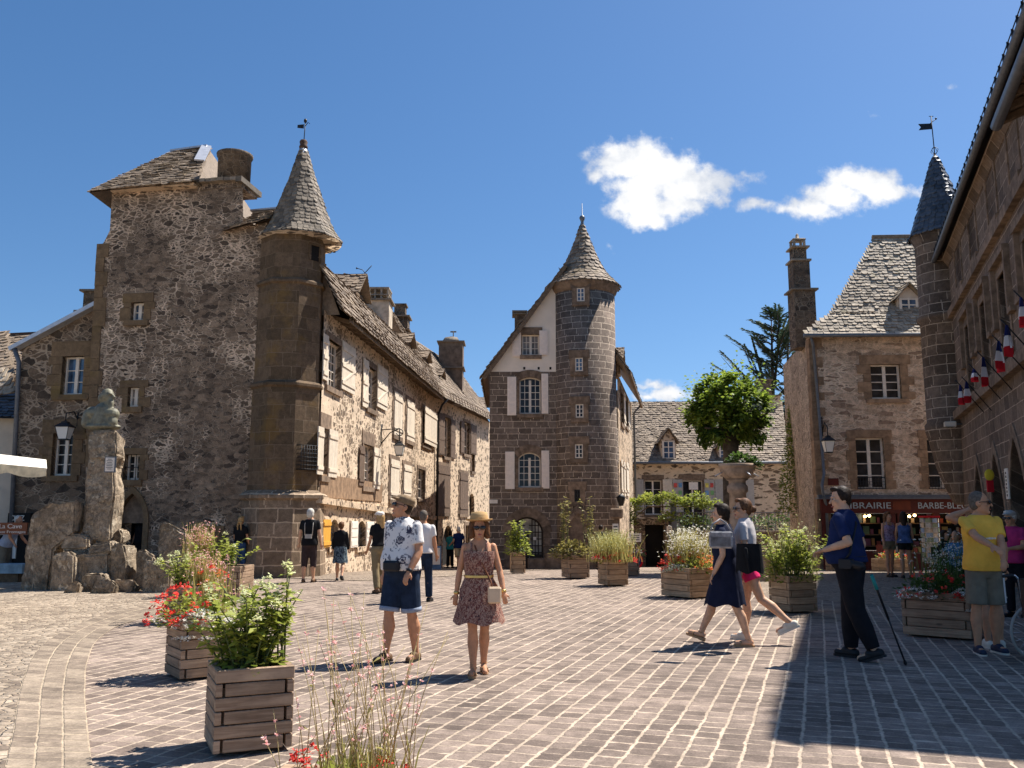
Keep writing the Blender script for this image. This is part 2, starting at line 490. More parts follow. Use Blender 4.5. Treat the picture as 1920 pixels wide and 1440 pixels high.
M_lib = rubble('pale_rubble', ((.48, .355, .265), (.64, .49, .38), (.30, .21, .155)), (.80, .65, .52), 1.9, 6.4, .018, .06, .6, .15, mix2=.6)
M_lib_side = rubble('grey_rubble', ((.36, .275, .21), (.54, .42, .335), (.26, .20, .155)), (.70, .57, .455), 3.6, 6.0, .03, .08)
M_lowwall = rubble('flaking_plaster', ((.18, .13, .09), (.27, .195, .14), (.12, .09, .07)), (.68, .54, .405), 2.0, 5.4, .36, .30, .7, .15, patch_scale=.3)
M_gable = simple('white_plaster', (.86, .77, .69), .9, .06, 1.5, .2, bscale=25)
M_whitewall = simple('cream_render_wall', (.66, .58, .50), .9, .1, 2, .2)
M_slate = slate('lauze_slate', (.10, .083, .066), (.30, .25, .205), (.13, .10, .045))
M_slate_pale = slate('pale_lauze', (.21, .17, .13), (.55, .46, .365), (.24, .20, .10))
M_slate_mid = slate('brown_lauze', (.135, .10, .075), (.36, .285, .22), (.19, .135, .06))
M_slate_cone = slate('cone_slate', (.085, .068, .052), (.30, .245, .19), (.13, .10, .05), .7, .35)
M_slate_blue = slate('blue_slate', (.035, .040, .048), (.10, .105, .12), None, .42, .5)
M_zinc = simple('zinc_flashing', (.52, .52, .54), .45, .12, 5, .1, .5, .5)
M_zincdark = simple('grey_zinc_pipe', (.15, .155, .165), .5, .15, 8, 0, .4, .4)
M_white = simple('white_paint', (.80, .75, .71), .6, .07, 8, .08)
M_frame = simple('window_white_paint', (.76, .69, .63), .6, .08, 8, .05)
M_shut = simple('cream_shutter_paint', (.70, .62, .53), .7, .1, 8, .1, tone=.08)
M_shutpink = simple('pale_shutter_paint', (.86, .76, .71), .65, .06, 8, .06, tone=.06)
M_shutgrey = simple('grey_shutter_paint', (.42, .40, .39), .7, .1, 8, .1)
M_shutbrown = simple('brown_shutter_wood', (.15, .105, .08), .8, .25, 8, .2)
M_shutorange = simple('ochre_shutter_paint', (.70, .36, .06), .6, .1, 8, .1)
M_iron = simple('black_iron', (.022, .021, .022), .55, .2, 20, .1, .3, .4)
M_rust = simple('rusted_iron', (.09, .05, .032), .85, .4, 20, .3)
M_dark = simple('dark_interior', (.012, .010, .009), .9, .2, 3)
M_timber = simple('old_timber', (.16, .115, .08), .85, .3, 10, .3)
M_maroon = simple('maroon_paint', (.115, .022, .016), .5, .12, 5, .05)
M_conc = simple('weathered_concrete', (.32, .275, .23), .95, .25, 4, .4)
M_chim = rubble('chimney_stone', ((.11, .083, .064), (.19, .145, .11), (.075, .058, .047)), (.26, .21, .165), 3.5, 5.5, .02, .06)
M_chimpale = simple('pale_chimney_render', (.50, .43, .355), .95, .3, 3, .5, bscale=20)
M_chimbrown = simple('brown_chimney_render', (.17, .125, .095), .95, .35, 3, .5, bscale=20)
M_terra = simple('terracotta_pot', (.42, .13, .06), .8, .15, 6)
M_monu = rubble('monument_stone', ((.31, .25, .19), (.41, .335, .26), (.23, .185, .142)), (.62, .54, .44), .8, .9, -.05, .10, 1.0, .25, patch_scale=1.8, dark=(.5, 0, 0, .8), rag=2.5)
M_bust = simple('bronze_patina', (.17, .165, .125), .6, .35, 9, .3, .1, .4)

def glassmat(name, col, rough=0.08, spec=0.25):
    m, t, b = newmat(name)
    ob = t.coord('Object')
    c = scalec(t, col, t.ramp(t.noise(ob, 2.5, 3, .5), .3, .7, .5, 1.6))
    t.put(b.inputs['Base Color'], c)
    b.inputs['Roughness'].default_value = rough
    b.inputs['Specular IOR Level'].default_value = spec
    t.put(b.inputs['Normal'], t.bump(t.noise(ob, 3.0, 2, .5), .12, .05))
    return m
M_glass = glassmat('window_glass', (.028, .027, .028))
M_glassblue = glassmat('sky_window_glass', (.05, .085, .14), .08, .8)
M_glasspale = glassmat('curtained_glass', (.20, .17, .15), .2)

# ------------------------------------------------------------------ walls, windows, roofs
class Wall:
    def __init__(s, A, B):
        s.A = Vector((A[0], A[1], 0)); d = Vector((B[0] - A[0], B[1] - A[1], 0)); s.L = d.length
        s.t = d.normalized(); s.n = Vector((s.t.y, -s.t.x, 0)); s.holes = []; s.rev = 0.25
    def P(s, u, z, d=0.0): return s.A + s.t * u + s.n * d + Vector((0, 0, z))
    def hit(s, px, py, d=0.0):
        r_ = ray(px, py); o = Vector((0, 0, EYE)); a = s.A + s.n * d
        k = (a - o).dot(s.n) / r_.dot(s.n); p = o + r_ * k
        return (p - a).dot(s.t), p.z
    def rect(s, x0, y0, x1, y1, d=0.0):
        xm, ym = (x0 + x1) / 2, (y0 + y1) / 2
        u0, u1 = s.hit(x0, ym, d)[0], s.hit(x1, ym, d)[0]
        return min(u0, u1), s.hit(xm, y1, d)[1], max(u0, u1), s.hit(xm, y0, d)[1]
    def off(s, d):
        a = s.P(0, 0, d); b = s.P(s.L, 0, d)
        return Wall((a.x, a.y), (b.x, b.y))
    def finish(s, outline, mat, name, parent, reveal=None, kind_holes=True):
        mb = MB()
        loops = [[Vector((u, z, 0)) for u, z in outline]] + [[Vector((u, z, 0)) for u, z in h] for h in s.holes]
        flat = [p for l in loops for p in l]
        for tri in tessellate_polygon(loops):
            a, b, c = [flat[i] for i in tri]
            cr = (b - a).cross(c - a).z
            if abs(cr) < 1e-9: continue
            if cr < 0: a, c = c, a
            mb.add([s.P(p.x, p.y) for p in (a, b, c)], [(p.x, p.y) for p in (a, b, c)])
        for h in s.holes:
            n = len(h)
            for i in range(n):
                a, b = h[i], h[(i + 1) % n]
                mb.add([s.P(a[0], a[1]), s.P(b[0], b[1]), s.P(b[0], b[1], -s.rev), s.P(a[0], a[1], -s.rev)],
                       [(a[0], a[1]), (b[0], b[1]), (b[0] + .1, b[1] + .2), (a[0] + .1, a[1] + .2)])
        return mb.build(name, mat, parent)

def wbox(mb, W, u0, u1, z0, z1, d0, d1, tone=0.5):
    mb.hexa([W.P(u0, z0, d1), W.P(u1, z0, d1), W.P(u1, z0, d0), W.P(u0, z0, d0), W.P(u0, z1, d1), W.P(u1, z1, d1), W.P(u1, z1, d0), W.P(u0, z1, d0)], tone)
def wprism(mb, W, poly, d0, d1, tone=0.5):
    n = len(poly)
    mb.add([W.P(u, z, d1) for u, z in poly], None, tone)
    for i in range(n):
        a, b = poly[i], poly[(i + 1) % n]
        mb.add([W.P(a[0], a[1], d0), W.P(b[0], b[1], d0), W.P(b[0], b[1], d1), W.P(a[0], a[1], d1)], None, tone)

def opening(u0, u1, z0, z1, arch=0.0, n=10):
    """closed outline, counter-clockwise from lower left; arch = rise (m), or 'gothic'"""
    if not arch: return [(u0, z0), (u1, z0), (u1, z1), (u0, z1)]
    w_ = u1 - u0; uc = (u0 + u1) / 2; pts = [(u0, z0), (u1, z0)]
    if arch == 'gothic':
        h = w_ * 0.95; zs = z1 - h
        Rr = (h * h + w_ * w_ / 4) / w_
        for i in range(n + 1):
            a = i / n * math.asin(h / Rr); pts.append((u1 - Rr + Rr * math.cos(a), zs + Rr * math.sin(a)))
        for i in range(n - 1, -1, -1):
            a = i / n * math.asin(h / Rr); pts.append((u0 + Rr - Rr * math.cos(a), zs + Rr * math.sin(a)))
        return pts
    r_ = (arch * arch + w_ * w_ / 4) / (2 * arch); zc = z1 - r_
    a0 = math.asin(min(1, w_ / 2 / r_))
    if arch > w_ / 2: a0 = PI - a0
    for i in range(n + 1):
        a = a0 - 2 * a0 * i / n; pts.append((uc + r_ * math.sin(a), zc + r_ * math.cos(a)))
    return pts

def surround(W, b, rc, arch, mat, wid=0.2, proud=0.03, sill=True, lint=None, name='window_surround', jag=0.12, seed=1):
    rg = random.Random(seed); mb = MB(); u0, z0, u1, z1 = rc
    rise = 0 if not arch else ((u1 - u0) * .95 if arch == 'gothic' else arch)
    for sgn in (-1, 1):
        z = z0; k = rg.random() > .5
        while z < z1 - rise - .02:
            h = min(rg.uniform(.24, .4), z1 - rise - z)
            if z1 - rise - z - h < .12: h = z1 - rise - z
            e = wid + (jag if k else 0); k = not k
            if sgn < 0: wbox(mb, W, u0 - e, u0, z + .006, z + h - .006, -.1, proud + rg.uniform(-.006, .006), rg.random())
            else: wbox(mb, W, u1, u1 + e, z + .006, z + h - .006, -.1, proud + rg.uniform(-.006, .006), rg.random())
            z += h
    lh = lint or wid * 1.25
    if not arch:
        wbox(mb, W, u0 - wid - jag * .5, u1 + wid + jag * .5, z1, z1 + lh, -.1, proud + .004, rg.random())
    else:
        P_ = opening(u0, u1, z0, z1, arch)[2:]
        uc = (u0 + u1) / 2; cz = z1 - rise - (0 if arch == 'gothic' else .6 * (u1 - u0) if rise < .3 * (u1 - u0) else 0)
        out_ = []
        for (a, z) in P_:
            d = Vector((a - uc, z - cz)).normalized() * lh
            out_.append((a + d.x, z + d.y))
        for i in range(0, len(P_) - 1):
            wprism(mb, W, [P_[i], out_[i], out_[i + 1], P_[i + 1]][::-1], -.1, proud + rg.uniform(0, .01), rg.random())
    if sill: wbox(mb, W, u0 - wid * .8, u1 + wid * .8, z0 - .16, z0, -.2, proud + .05, rg.random())
    return mb.build(name, mat, b)

def window(W, b, rc, nx=2, nz=3, arch=0.0, frame=None, glass=None, dep=0.2, fw=0.05, bar=0.024, sur=None, bars=False, leaves=2, label=None, wid=0.2, sill=True, seed=1, jag=.12, lint=None, name='window'):
    u0, z0, u1, z1 = rc
    W.holes.append(opening(u0, u1, z0, z1, arch))
    frame = frame or M_frame; glass = glass or M_glass
    f = MB(); g = MB()
    ol = opening(u0, u1, z0, z1, arch)
    zt = z1 - (arch if arch and arch != 'gothic' else ((u1 - u0) * .95 if arch == 'gothic' else 0))
    wprism(g, W, ol, -dep - .02, -dep - .01)
    lw = (u1 - u0) / leaves
    for i in range(leaves):
        a, c = u0 + lw * i, u0 + lw * (i + 1)
        wbox(f, W, a, a + fw, z0, zt, -dep - .005, -dep + .05); wbox(f, W, c - fw, c, z0, zt, -dep - .005, -dep + .05)
        wbox(f, W, a + fw, c - fw, z0, z0 + fw * 1.3, -dep - .005, -dep + .048)
        if not arch: wbox(f, W, a + fw, c - fw, z1 - fw, z1, -dep - .005, -dep + .048)
        cols = max(1, nx // leaves)
        for k in range(1, cols):
            x = a + fw + (c - a - 2 * fw) * k / cols
            wbox(f, W, x - bar / 2, x + bar / 2, z0 + fw, z1 - fw, -dep - .005, -dep + .03)
        for k in range(1, nz):
            z = z0 + fw + (z1 - z0 - 2 * fw) * k / nz
            if z < zt + .02: wbox(f, W, a + fw, c - fw, z - bar / 2, z + bar / 2, -dep - .005, -dep + .032)
            else:
                wbox(f, W, a + fw * (2 if i == 0 else 1), c - fw * (2 if i == leaves - 1 else 1), z - bar / 2, z + bar / 2, -dep - .005, -dep + .032)
    if arch:
        pts = ol[2:]
        inn = []
        uc = (u0 + u1) / 2
        for (a, z) in pts:
            d = Vector((uc - a, (zt - .3) - z)).normalized() * fw
            inn.append((a + d.x, z + d.y))
        for i in range(len(pts) - 1): wprism(f, W, [pts[i], inn[i], inn[i + 1], pts[i + 1]], -dep - .005, -dep + .05)
    fo = f.build(name, frame, b)
    if label: fo['label'] = label
    g.build('pane', glass, fo)
    if bars:
        m = MB(); n = max(3, int((u1 - u0) / .13))
        for i in range(1, n): m.tube([W.P(u0 + (u1 - u0) * i / n, z0, -.08), W.P(u0 + (u1 - u0) * i / n, z1, -.08)], .012, 6)
        k = max(2, int((z1 - z0) / .3))
        for i in range(1, k): m.tube([W.P(u0, z0 + (z1 - z0) * i / k, -.08), W.P(u1, z0 + (z1 - z0) * i / k, -.08)], .01, 6)
        m.build('window_bars', M_iron, fo)
    if sur: surround(W, b, rc, arch, sur, wid, sill=sill, seed=seed, jag=jag, lint=lint)
    return fo

def shutter(W, b, rc, mat, planks=4, z_brace=False, d=0.035, label=None, panel=False, hinge=None):
    """rc in wall coords; hinge = angle (deg) swung off the wall about the edge nearest the window"""
    u0, z0, u1, z1 = rc; mb = MB(); pw = (u1 - u0) / planks
    for i in range(planks):
        wbox(mb, W, u0 + pw * i + .004, u0 + pw * (i + 1) - .004, z0, z1, d, d + .03, rnd.random())
    if panel:
        h = (z1 - z0) / 3
        for k in range(3): wbox(mb, W, u0 + .06, u1 - .06, z0 + h * k + .05, z0 + h * (k + 1) - .05, d + .03, d + .042, .5)
    else:
        for q in (.14, .84):
            z = z0 + (z1 - z0) * q; wbox(mb, W, u0 + .01, u1 - .01, z - .05, z + .05, d + .03, d + .055, rnd.random())
        if z_brace:
            for q in ((.14, .5), (.5, .84)):
                a = W.P(u0 + .08, z0 + (z1 - z0) * q[0], d + .042); c = W.P(u1 - .08, z0 + (z1 - z0) * q[1], d + .042)
                mb.beam(a, c, .07, .022, up=W.n, tone=.4)
            z = z0 + (z1 - z0) * .5; wbox(mb, W, u0 + .01, u1 - .01, z - .05, z + .05, d + .03, d + .055)
    if hinge:
        ang, side = hinge
        piv = W.P(u0 if side == 0 else u1, 0, d)
        M = Matrix.Translation(piv) @ Matrix.Rotation(R(ang), 4, 'Z') @ Matrix.Translation(-piv)
        mb.v = [M @ p for p in mb.v]
    o = mb.build('shutter', mat, b)
    if label: o['label'] = label
    return o

def tiles(mb, O, U, V, ufun, vmax, exp=.2, wid=.25, th=.035, seed=0, rag=.03):
    rg = random.Random(seed); O, U, V = Vector(O), Vector(U).normalized(), Vector(V).normalized(); N = U.cross(V).normalized()
    if N.z < 0: N = -N
    P = lambda u, v, h: O + U * u + V * v + N * h
    a0, b0 = ufun(0); a1, b1 = ufun(vmax)
    mb.add([P(a0, 0, -.03), P(b0, 0, -.03), P(b1, vmax, -.03), P(a1, vmax, -.03)], None, .3)
    j = 0; v = -.05
    while v < vmax:
        ua, ub = ufun(max(0, min(v + exp * .5, vmax)))
        e = exp * rg.uniform(.88, 1.12); u = ua - rg.uniform(0, wid)
        while u < ub - .03:
            w_ = wid * rg.uniform(.7, 1.35)
            x0, x1 = max(u, ua - rg.uniform(0, rag)), min(u + w_, ub + rg.uniform(0, rag)); u += w_
            if x1 - x0 < .05: continue
            vb = v + rg.uniform(-.025, .025); vt = min(v + e * 1.7, vmax + .04); hb = th * rg.uniform(.8, 1.9); hm = hb * .9; ht = .004
            c = (x1 - x0) * rg.uniform(.15, .32); cv = exp * rg.uniform(.12, .35)
            tone = min(1, max(0, rg.gauss(.45, .24))); g_ = .006
            top = [P(x0 + g_, vb + cv, hm), P(x0 + c, vb, hb), P(x1 - c, vb, hb * rg.uniform(.85, 1.1)), P(x1 - g_, vb + cv, hm), P(x1 - g_, vt, ht), P(x0 + g_, vt, ht)]
            mb.add(top, None, tone)
            dn = [q - N * .03 for q in top]
            for i in (5, 0, 1, 2, 3): 
                k = (i + 1) % 6
                mb.add([top[k], top[i], dn[i], dn[k]], None, tone * .8)
        v += e; j += 1

def roof_quad(mb, e0, e1, r1, r0, **kw):
    e0, e1, r0, r1 = map(Vector, (e0, e1, r0, r1))
    U = (e1 - e0).normalized(); m = ((r0 + r1) - (e0 + e1)) / 2; V = (m - U * m.dot(U)); vm = V.length; V.normalize()
    L = (e1 - e0).length; ra, rb = (r0 - e0).dot(U), (r1 - e0).dot(U)
    tiles(mb, e0, U, V, lambda v: (ra * v / vm, L + (rb - L) * v / vm), vm, **kw)

def tile_cone(mb, c, prof, exp=.2, wid=.24, th=.03, facets=0, frot=0.0, seed=0):
    """prof: (r, z) from eave to tip"""
    rg = random.Random(seed); c = Vector(c)
    def rad(t_, r_):
        if not facets: return r_
        st = 2 * PI / facets; a = ((t_ - frot) % st) - st / 2
        return r_ * math.cos(st / 2) / math.cos(a) if True else r_
    seg = []; tot = 0
    for i in range(len(prof) - 1):
        l = math.hypot(prof[i + 1][0] - prof[i][0], prof[i + 1][1] - prof[i][1]); seg.append((tot, l)); tot += l
    def at(s):
        s = max(0, min(tot, s))
        for i, (a, l) in enumerate(seg):
            if s <= a + l or i == len(seg) - 1:
                f = (s - a) / l; return prof[i][0] + (prof[i + 1][0] - prof[i][0]) * f, prof[i][1] + (prof[i + 1][1] - prof[i][1]) * f
    def P(t_, s, h):
        r_, z = at(s)
        if s < 0: z += s * .5
        r2 = rad(t_, r_) + h
        return c + Vector((r2 * math.cos(t_), r2 * math.sin(t_), z + h * .4))
    n = 48
    for i in range(len(prof) - 1):
        for k in range(n):
            t0, t1 = 2 * PI * k / n, 2 * PI * (k + 1) / n; s0, s1 = seg[i][0], seg[i][0] + seg[i][1]
            mb.add([P(t0, s0, -.02), P(t1, s0, -.02), P(t1, s1, -.02), P(t0, s1, -.02)], None, .3)
    s = 0.0; j = 0
    while s < tot - .04:
        r_, z = at(s + exp / 2); cnt = max(5, int(2 * PI * r_ / (wid * rg.uniform(.9, 1.1)))); ph = rg.random() * 6
        for k in range(cnt):
            t0 = ph + 2 * PI * (k + rg.uniform(0, .12)) / cnt; t1 = ph + 2 * PI * (k + 1) / cnt
            sb = s + rg.uniform(-.02, .02); stp = min(s + exp * 1.6, tot); hb = th * rg.uniform(.8, 1.8); d = (t1 - t0) * .25; cv = exp * .28; tone = min(1, max(0, rg.gauss(.45, .24)))
            top = [P(t0, sb + cv, hb * .85), P(t0 + d, sb, hb), P(t1 - d, sb, hb), P(t1, sb + cv, hb * .85), P(t1, stp, .003), P(t0, stp, .003)]
            mb.add(top, None, tone)
            for a, b in ((0, 1), (1, 2), (2, 3)):
                q0, q1 = top[a], top[b]
                dv = Vector((0, 0, -.02)) - (q0 - c).normalized() * .02
                mb.add([q1, q0, q0 + dv, q1 + dv], None, tone * .8)
        s += exp * rg.uniform(.9, 1.1); j += 1

def quad_wall(mb, pts, uv0=0.0):
    """vertical wall through plan points pts=[(x,y,zbot,ztop)...] with running u"""
    u = uv0
    for a, b in zip(pts, pts[1:]):
        l = math.hypot(b[0] - a[0], b[1] - a[1])
        mb.add([(a[0], a[1], a[2]), (b[0], b[1], b[2]), (b[0], b[1], b[3]), (a[0], a[1], a[3])], [(u, a[2]), (u + l, b[2]), (u + l, b[3]), (u, a[3])])
        u += l

def pipe(name, b, pts, r_=.05, mat=None, n=10):
    m = MB(); m.tube(pts, r_, n)
    for p in pts[1:-1]: pass
    L = (Vector(pts[-1]) - Vector(pts[0])).length
    return m.build(name, mat or M_zincdark, b)

# ------------------------------------------------------------------ ground
RD = Vector((567.0 / FPX, 1.0)).normalized()     # direction of the paving rows
def paving(name, mortar, s1, s2, rowh=.186, leng=.175):
    m, t, b = newmat(name)
    uv = t.coord('UV'); ob = t.coord('Object')
    wv = scalec(t, t.vmath('SUBTRACT', t.noise(ob, 1.6, 3, .6, out=1), (.5, .5, .5)), .028)
    wv2 = scalec(t, t.vmath('SUBTRACT', t.noise(ob, 11, 3, .6, out=1), (.5, .5, .5)), .04)
    v = t.vmath('ADD', t.vmath('ADD', uv, wv), wv2)
    x, y, z = t.sep(v)
    r_ = t.math('DIVIDE', y, rowh); row = t.math('FLOOR', r_); fr = t.math('FRACT', r_)
    wn = t.new('ShaderNodeTexWhiteNoise', noise_dimensions='1D'); t.put(wn.inputs['W'], row)
    rr = wn.outputs['Value']
    xx = t.math('ADD', t.math('DIVIDE', x, t.math('MULTIPLY', leng, t.math('ADD', .82, t.math('MULTIPLY', rr, .4)))), t.math('MULTIPLY', rr, 17.0))
    xx = t.math('ADD', xx, t.math('MULTIPLY', t.noise(t.comb(xx, t.math('MULTIPLY', row, 5.1), 0.0), .8, 1), .9))
    st = t.math('FLOOR', xx); fx = t.math('FRACT', xx)
    w2 = t.new('ShaderNodeTexWhiteNoise', noise_dimensions='2D'); t.put(w2.inputs['Vector'], t.comb(st, row, 0.0))
    sr = w2.outputs['Value']
    dy = t.math('MULTIPLY', t.math('MINIMUM', fr, t.math('SUBTRACT', 1.0, fr)), rowh)
    dx = t.math('MULTIPLY', t.math('MINIMUM', fx, t.math('SUBTRACT', 1.0, fx)), leng)
    fine = t.noise(ob, 55, 4, .7); n = t.noise(ob, 8, 5, .65); big = t.noise(ob, .35, 4, .6)
    jw = t.math('ADD', .0125, t.math('MULTIPLY', t.math('SUBTRACT', fine, .5), .018))
    jy = t.ramp(dy, t.math('SUBTRACT', jw, .006), t.math('ADD', jw, .006))
    jw2 = t.math('ADD', t.math('MULTIPLY', sr, .007), t.math('ADD', .0035, t.math('MULTIPLY', t.math('SUBTRACT', n, .5), .02)))
    jx = t.ramp(dx, t.math('SUBTRACT', jw2, .005), t.math('ADD', jw2, .006))
    stone = t.math('MULTIPLY', jy, jx)
    c = t.mix(sr, s1, s2)
    c = scalec(t, c, t.ramp(n, .25, .75, .75, 1.22)); c = scalec(t, c, t.ramp(fine, .3, .7, .78, 1.2))
    c = scalec(t, c, t.ramp(big, .3, .7, .78, 1.18)); c = scalec(t, c, t.ramp(t.noise(ob, 1.1, 6, .7), .35, .6, .82, 1.06))
    mc = scalec(t, scalec(t, mortar, t.ramp(n, .3, .7, .72, 1.12)), t.ramp(t.noise(ob, .8, 5, .7), .3, .65, .74, 1.1))
    t.put(b.inputs['Base Color'], t.mix(stone, mc, c))
    h = t.math('ADD', t.math('MULTIPLY', stone, .55), t.math('ADD', t.math('MULTIPLY', fine, .3), t.math('ADD', t.math('MULTIPLY', n, .35), t.math('MULTIPLY', sr, .25))))
    t.put(b.inputs['Normal'], t.bump(h, .7, .02))
    b.inputs['Roughness'].default_value = .88
    return m
def pebble(name, mortar, s1, s2, sc=9.0):
    m, t, b = newmat(name)
    uv = t.coord('UV'); ob = t.coord('Object')
    v = t.vmath('ADD', t.vmath('MULTIPLY', uv, (sc, sc * 1.1, 1.0)), scalec(t, t.vmath('SUBTRACT', t.noise(ob, 5, 3, .6, out=1), (.5, .5, .5)), 1.0))
    ed = t.voro(v, 1.0, 'DISTANCE_TO_EDGE', '2D'); ce = t.sep(t.voro(v, 1.0, 'F1', '2D', out=1))
    f1 = t.voro(v, 1.0, 'F1', '2D')
    n = t.noise(ob, 6, 5, .65); fine = t.noise(ob, 60, 4, .7); big = t.noise(ob, .5, 4, .6)
    mask = t.ramp(t.math('ADD', ed, t.math('MULTIPLY', t.math('SUBTRACT', n, .5), .15)), .03, .12)
    c = t.mix(ce[0], s1, s2); c = scalec(t, c, t.ramp(fine, .3, .7, .8, 1.2)); c = scalec(t, c, t.ramp(big, .3, .7, .85, 1.15))
    t.put(b.inputs['Base Color'], t.mix(mask, scalec(t, mortar, t.ramp(n, .3, .7, .75, 1.15)), c))
    h = t.math('ADD', t.math('SUBTRACT', t.math('MULTIPLY', mask, .5), t.math('MULTIPLY', f1, .7)), t.math('ADD', t.math('MULTIPLY', ce[1], .35), t.math('MULTIPLY', fine, .15)))
    t.put(b.inputs['Normal'], t.bump(h, .9, .05))
    b.inputs['Roughness'].default_value = .88
    return m
M_pave = paving('basalt_sett_paving', (.54, .44, .36), (.150, .116, .102), (.28, .222, .196))
M_band = paving('pale_sett_band', (.46, .375, .29), (.19, .152, .125), (.32, .262, .212), .30, .16)
M_peb = pebble('pebble_paving', (.42, .34, .265), (.17, .135, .112), (.46, .385, .315), 8.5)
M_peb2 = pebble('small_cobble_paving', (.42, .34, .27), (.18, .143, .118), (.35, .285, .235), 8.0)

def rowuv(p):
    q = Vector((p[0], p[1])); return (q.dot(RD), q.dot(Vector((RD.y, -RD.x))))
mb = MB()
ys = [-60, -8, 0, 4, 8, 12, 16, 20, 24] + [24 + i * .5 for i in range(1, 7)] + [30, 34, 38, 42, 46, 50, 54, 80, 200, 900]
xs = [-900, -60, -20, -10, -5, 0, 5, 10, 20, 60, 900]
for i in range(len(ys) - 1):
    for k in range(len(xs) - 1):
        q = [(xs[k], ys[i]), (xs[k + 1], ys[i]), (xs[k + 1], ys[i + 1]), (xs[k], ys[i + 1])]
        mb.add([(x, y, gz(x, y)) for x, y in q], [rowuv(p) for p in q])
ground = tag(mb.build('square_paving', M_pave), kind='structure')

def sheet(name, poly_px, mat, lift, extra=()):
    pts = [ground_at(*p) if len(p) == 2 else Vector(p) for p in poly_px]
    bm = bmesh.new()
    bm.faces.new([bm.verts.new((p.x, p.y, 0)) for p in pts])
    bmesh.ops.triangulate(bm, faces=bm.faces[:])
    for y in ys[4:-2]:
        bmesh.ops.bisect_plane(bm, geom=bm.verts[:] + bm.edges[:] + bm.faces[:], plane_co=(0, y, 0), plane_no=(0, 1, 0), dist=1e-5)
    mb = MB()
    for f in bm.faces:
        q = [v.co for v in f.verts]
        if f.normal.z < 0: q = q[::-1]
        mb.add([(p.x, p.y, gz(p.x, p.y) + lift) for p in q], [(p.x, p.y) for p in q])
    bm.free()
    return tag(mb.build(name, mat), kind='structure')
# centre lines of the curved band, left edge and right edge (px on the photo, laid on the ground)
EL = [(0, 1475), (24, 1380), (36, 1294), (60, 1230), (86, 1203), (124, 1181), (176, 1158), (235, 1142), (310, 1128), (420, 1112)]
ER = [(178, 1475), (168, 1400), (159, 1312), (161, 1250), (176, 1206), (210, 1178), (262, 1160), (315, 1147), (370, 1134), (440, 1119)]
L_ = [ground_at(*p) for p in EL]; R_ = [ground_at(*p) for p in ER]
def resamp(pts, n):
    d = [0]
    for a, b in zip(pts, pts[1:]): d.append(d[-1] + (b - a).length)
    out_ = []
    for i in range(n + 1):
        s = d[-1] * i / n
        for k in range(len(pts) - 1):
            if s <= d[k + 1] + 1e-9:
                f = (s - d[k]) / (d[k + 1] - d[k]); out_.append(pts[k].lerp(pts[k + 1], f)); break
    return out_
def smooth_(p, it=3):
    for _ in range(it): p = [p[0]] + [(p[i - 1] + p[i] * 2 + p[i + 1]) / 4 for i in range(1, len(p) - 1)] + [p[-1]]
    return p
Ls, Rs = smooth_(resamp(L_, 60), 6), smooth_(resamp(R_, 60), 6)
mb = MB(); u = 0
for i in range(60):
    l = ((Ls[i + 1] - Ls[i]).length + (Rs[i + 1] - Rs[i]).length) / 2
    q = [Ls[i], Rs[i], Rs[i + 1], Ls[i + 1]]
    if (q[1] - q[0]).cross(q[2] - q[0]).z < 0: pass
    mb.add([p + Vector((0, 0, .008)) for p in q], [(u, .0), (u, .9), (u + l, .9), (u + l, .0)])
    u += l
tag(mb.build('curved_band_path', M_band), kind='structure')
far = [(-8.2, 24.3, 0), (-16, 26, 0), (-40, 26, 0), (-40, 3, 0)]
pp = [Vector(p) for p in far]
sheet('pebble_path', [tuple(p) for p in Ls[::3]] + [(-6.4, 23.5, 0)] + far, M_peb, .004)
sheet('cobble_path', [(1545, 1126), (1640, 1135), (1710, 1142), (9.9, 14.5, 0), (16, 33, -.25), (4.2, 33, -.25), (4.2, 26, 0), (4.6, 19.5, 0)], M_peb2, .004)
sheet('street_path', [(-6.2, 23.7, 0), (-3.6, 22.5, 0), (-1.0, 25.0, -.01), (.5, 30.5, -.18), (2, 36, -.4), (2, 46, -.72), (-1.5, 60, -1), (-3.8, 43.3, -.62), (-4.7, 31, -.2), (-5.3, 25, -.01)], M_peb2, .012)

# ------------------------------------------------------------------ left: tower house with corner turret and long facade
B0 = (-7.05, 24.35)
dL = Vector((-1, .15)).normalized()
WA = (B0[0] + dL.x * 6.2, B0[1] + dL.y * 6.2)
TH = thing('tower_house', 'tall brown rubble-stone house with a corner turret and pointed slate spire', 'house', (-8.5, 26, 0))
W1 = Wall(WA, B0); W1.rev = .3
def sqr(W, x0, y0, x1, y1): return W.rect(x0, y0, x1, y1)
window(W1, TH, sqr(W1, 246, 567, 270, 601), 2, 2, sur=M_quoin, wid=.22, jag=.12, frame=M_frame, glass=M_glassblue, dep=.18, seed=2)
window(W1, TH, sqr(W1, 240, 726, 261, 763), 2, 2, sur=M_quoin, wid=.16, jag=.2, frame=M_frame, glass=M_glasspale, dep=.18, seed=3)
window(W1, TH, sqr(W1, 232, 852, 262, 900), 2, 3, sur=M_quoin, wid=.14, bars=True, dep=.25, seed=4)
window(W1, TH, sqr(W1, 372, 1005, 402, 1032), 1, 1, sur=M_quoin, wid=.22, dep=.25, seed=5, leaves=1)
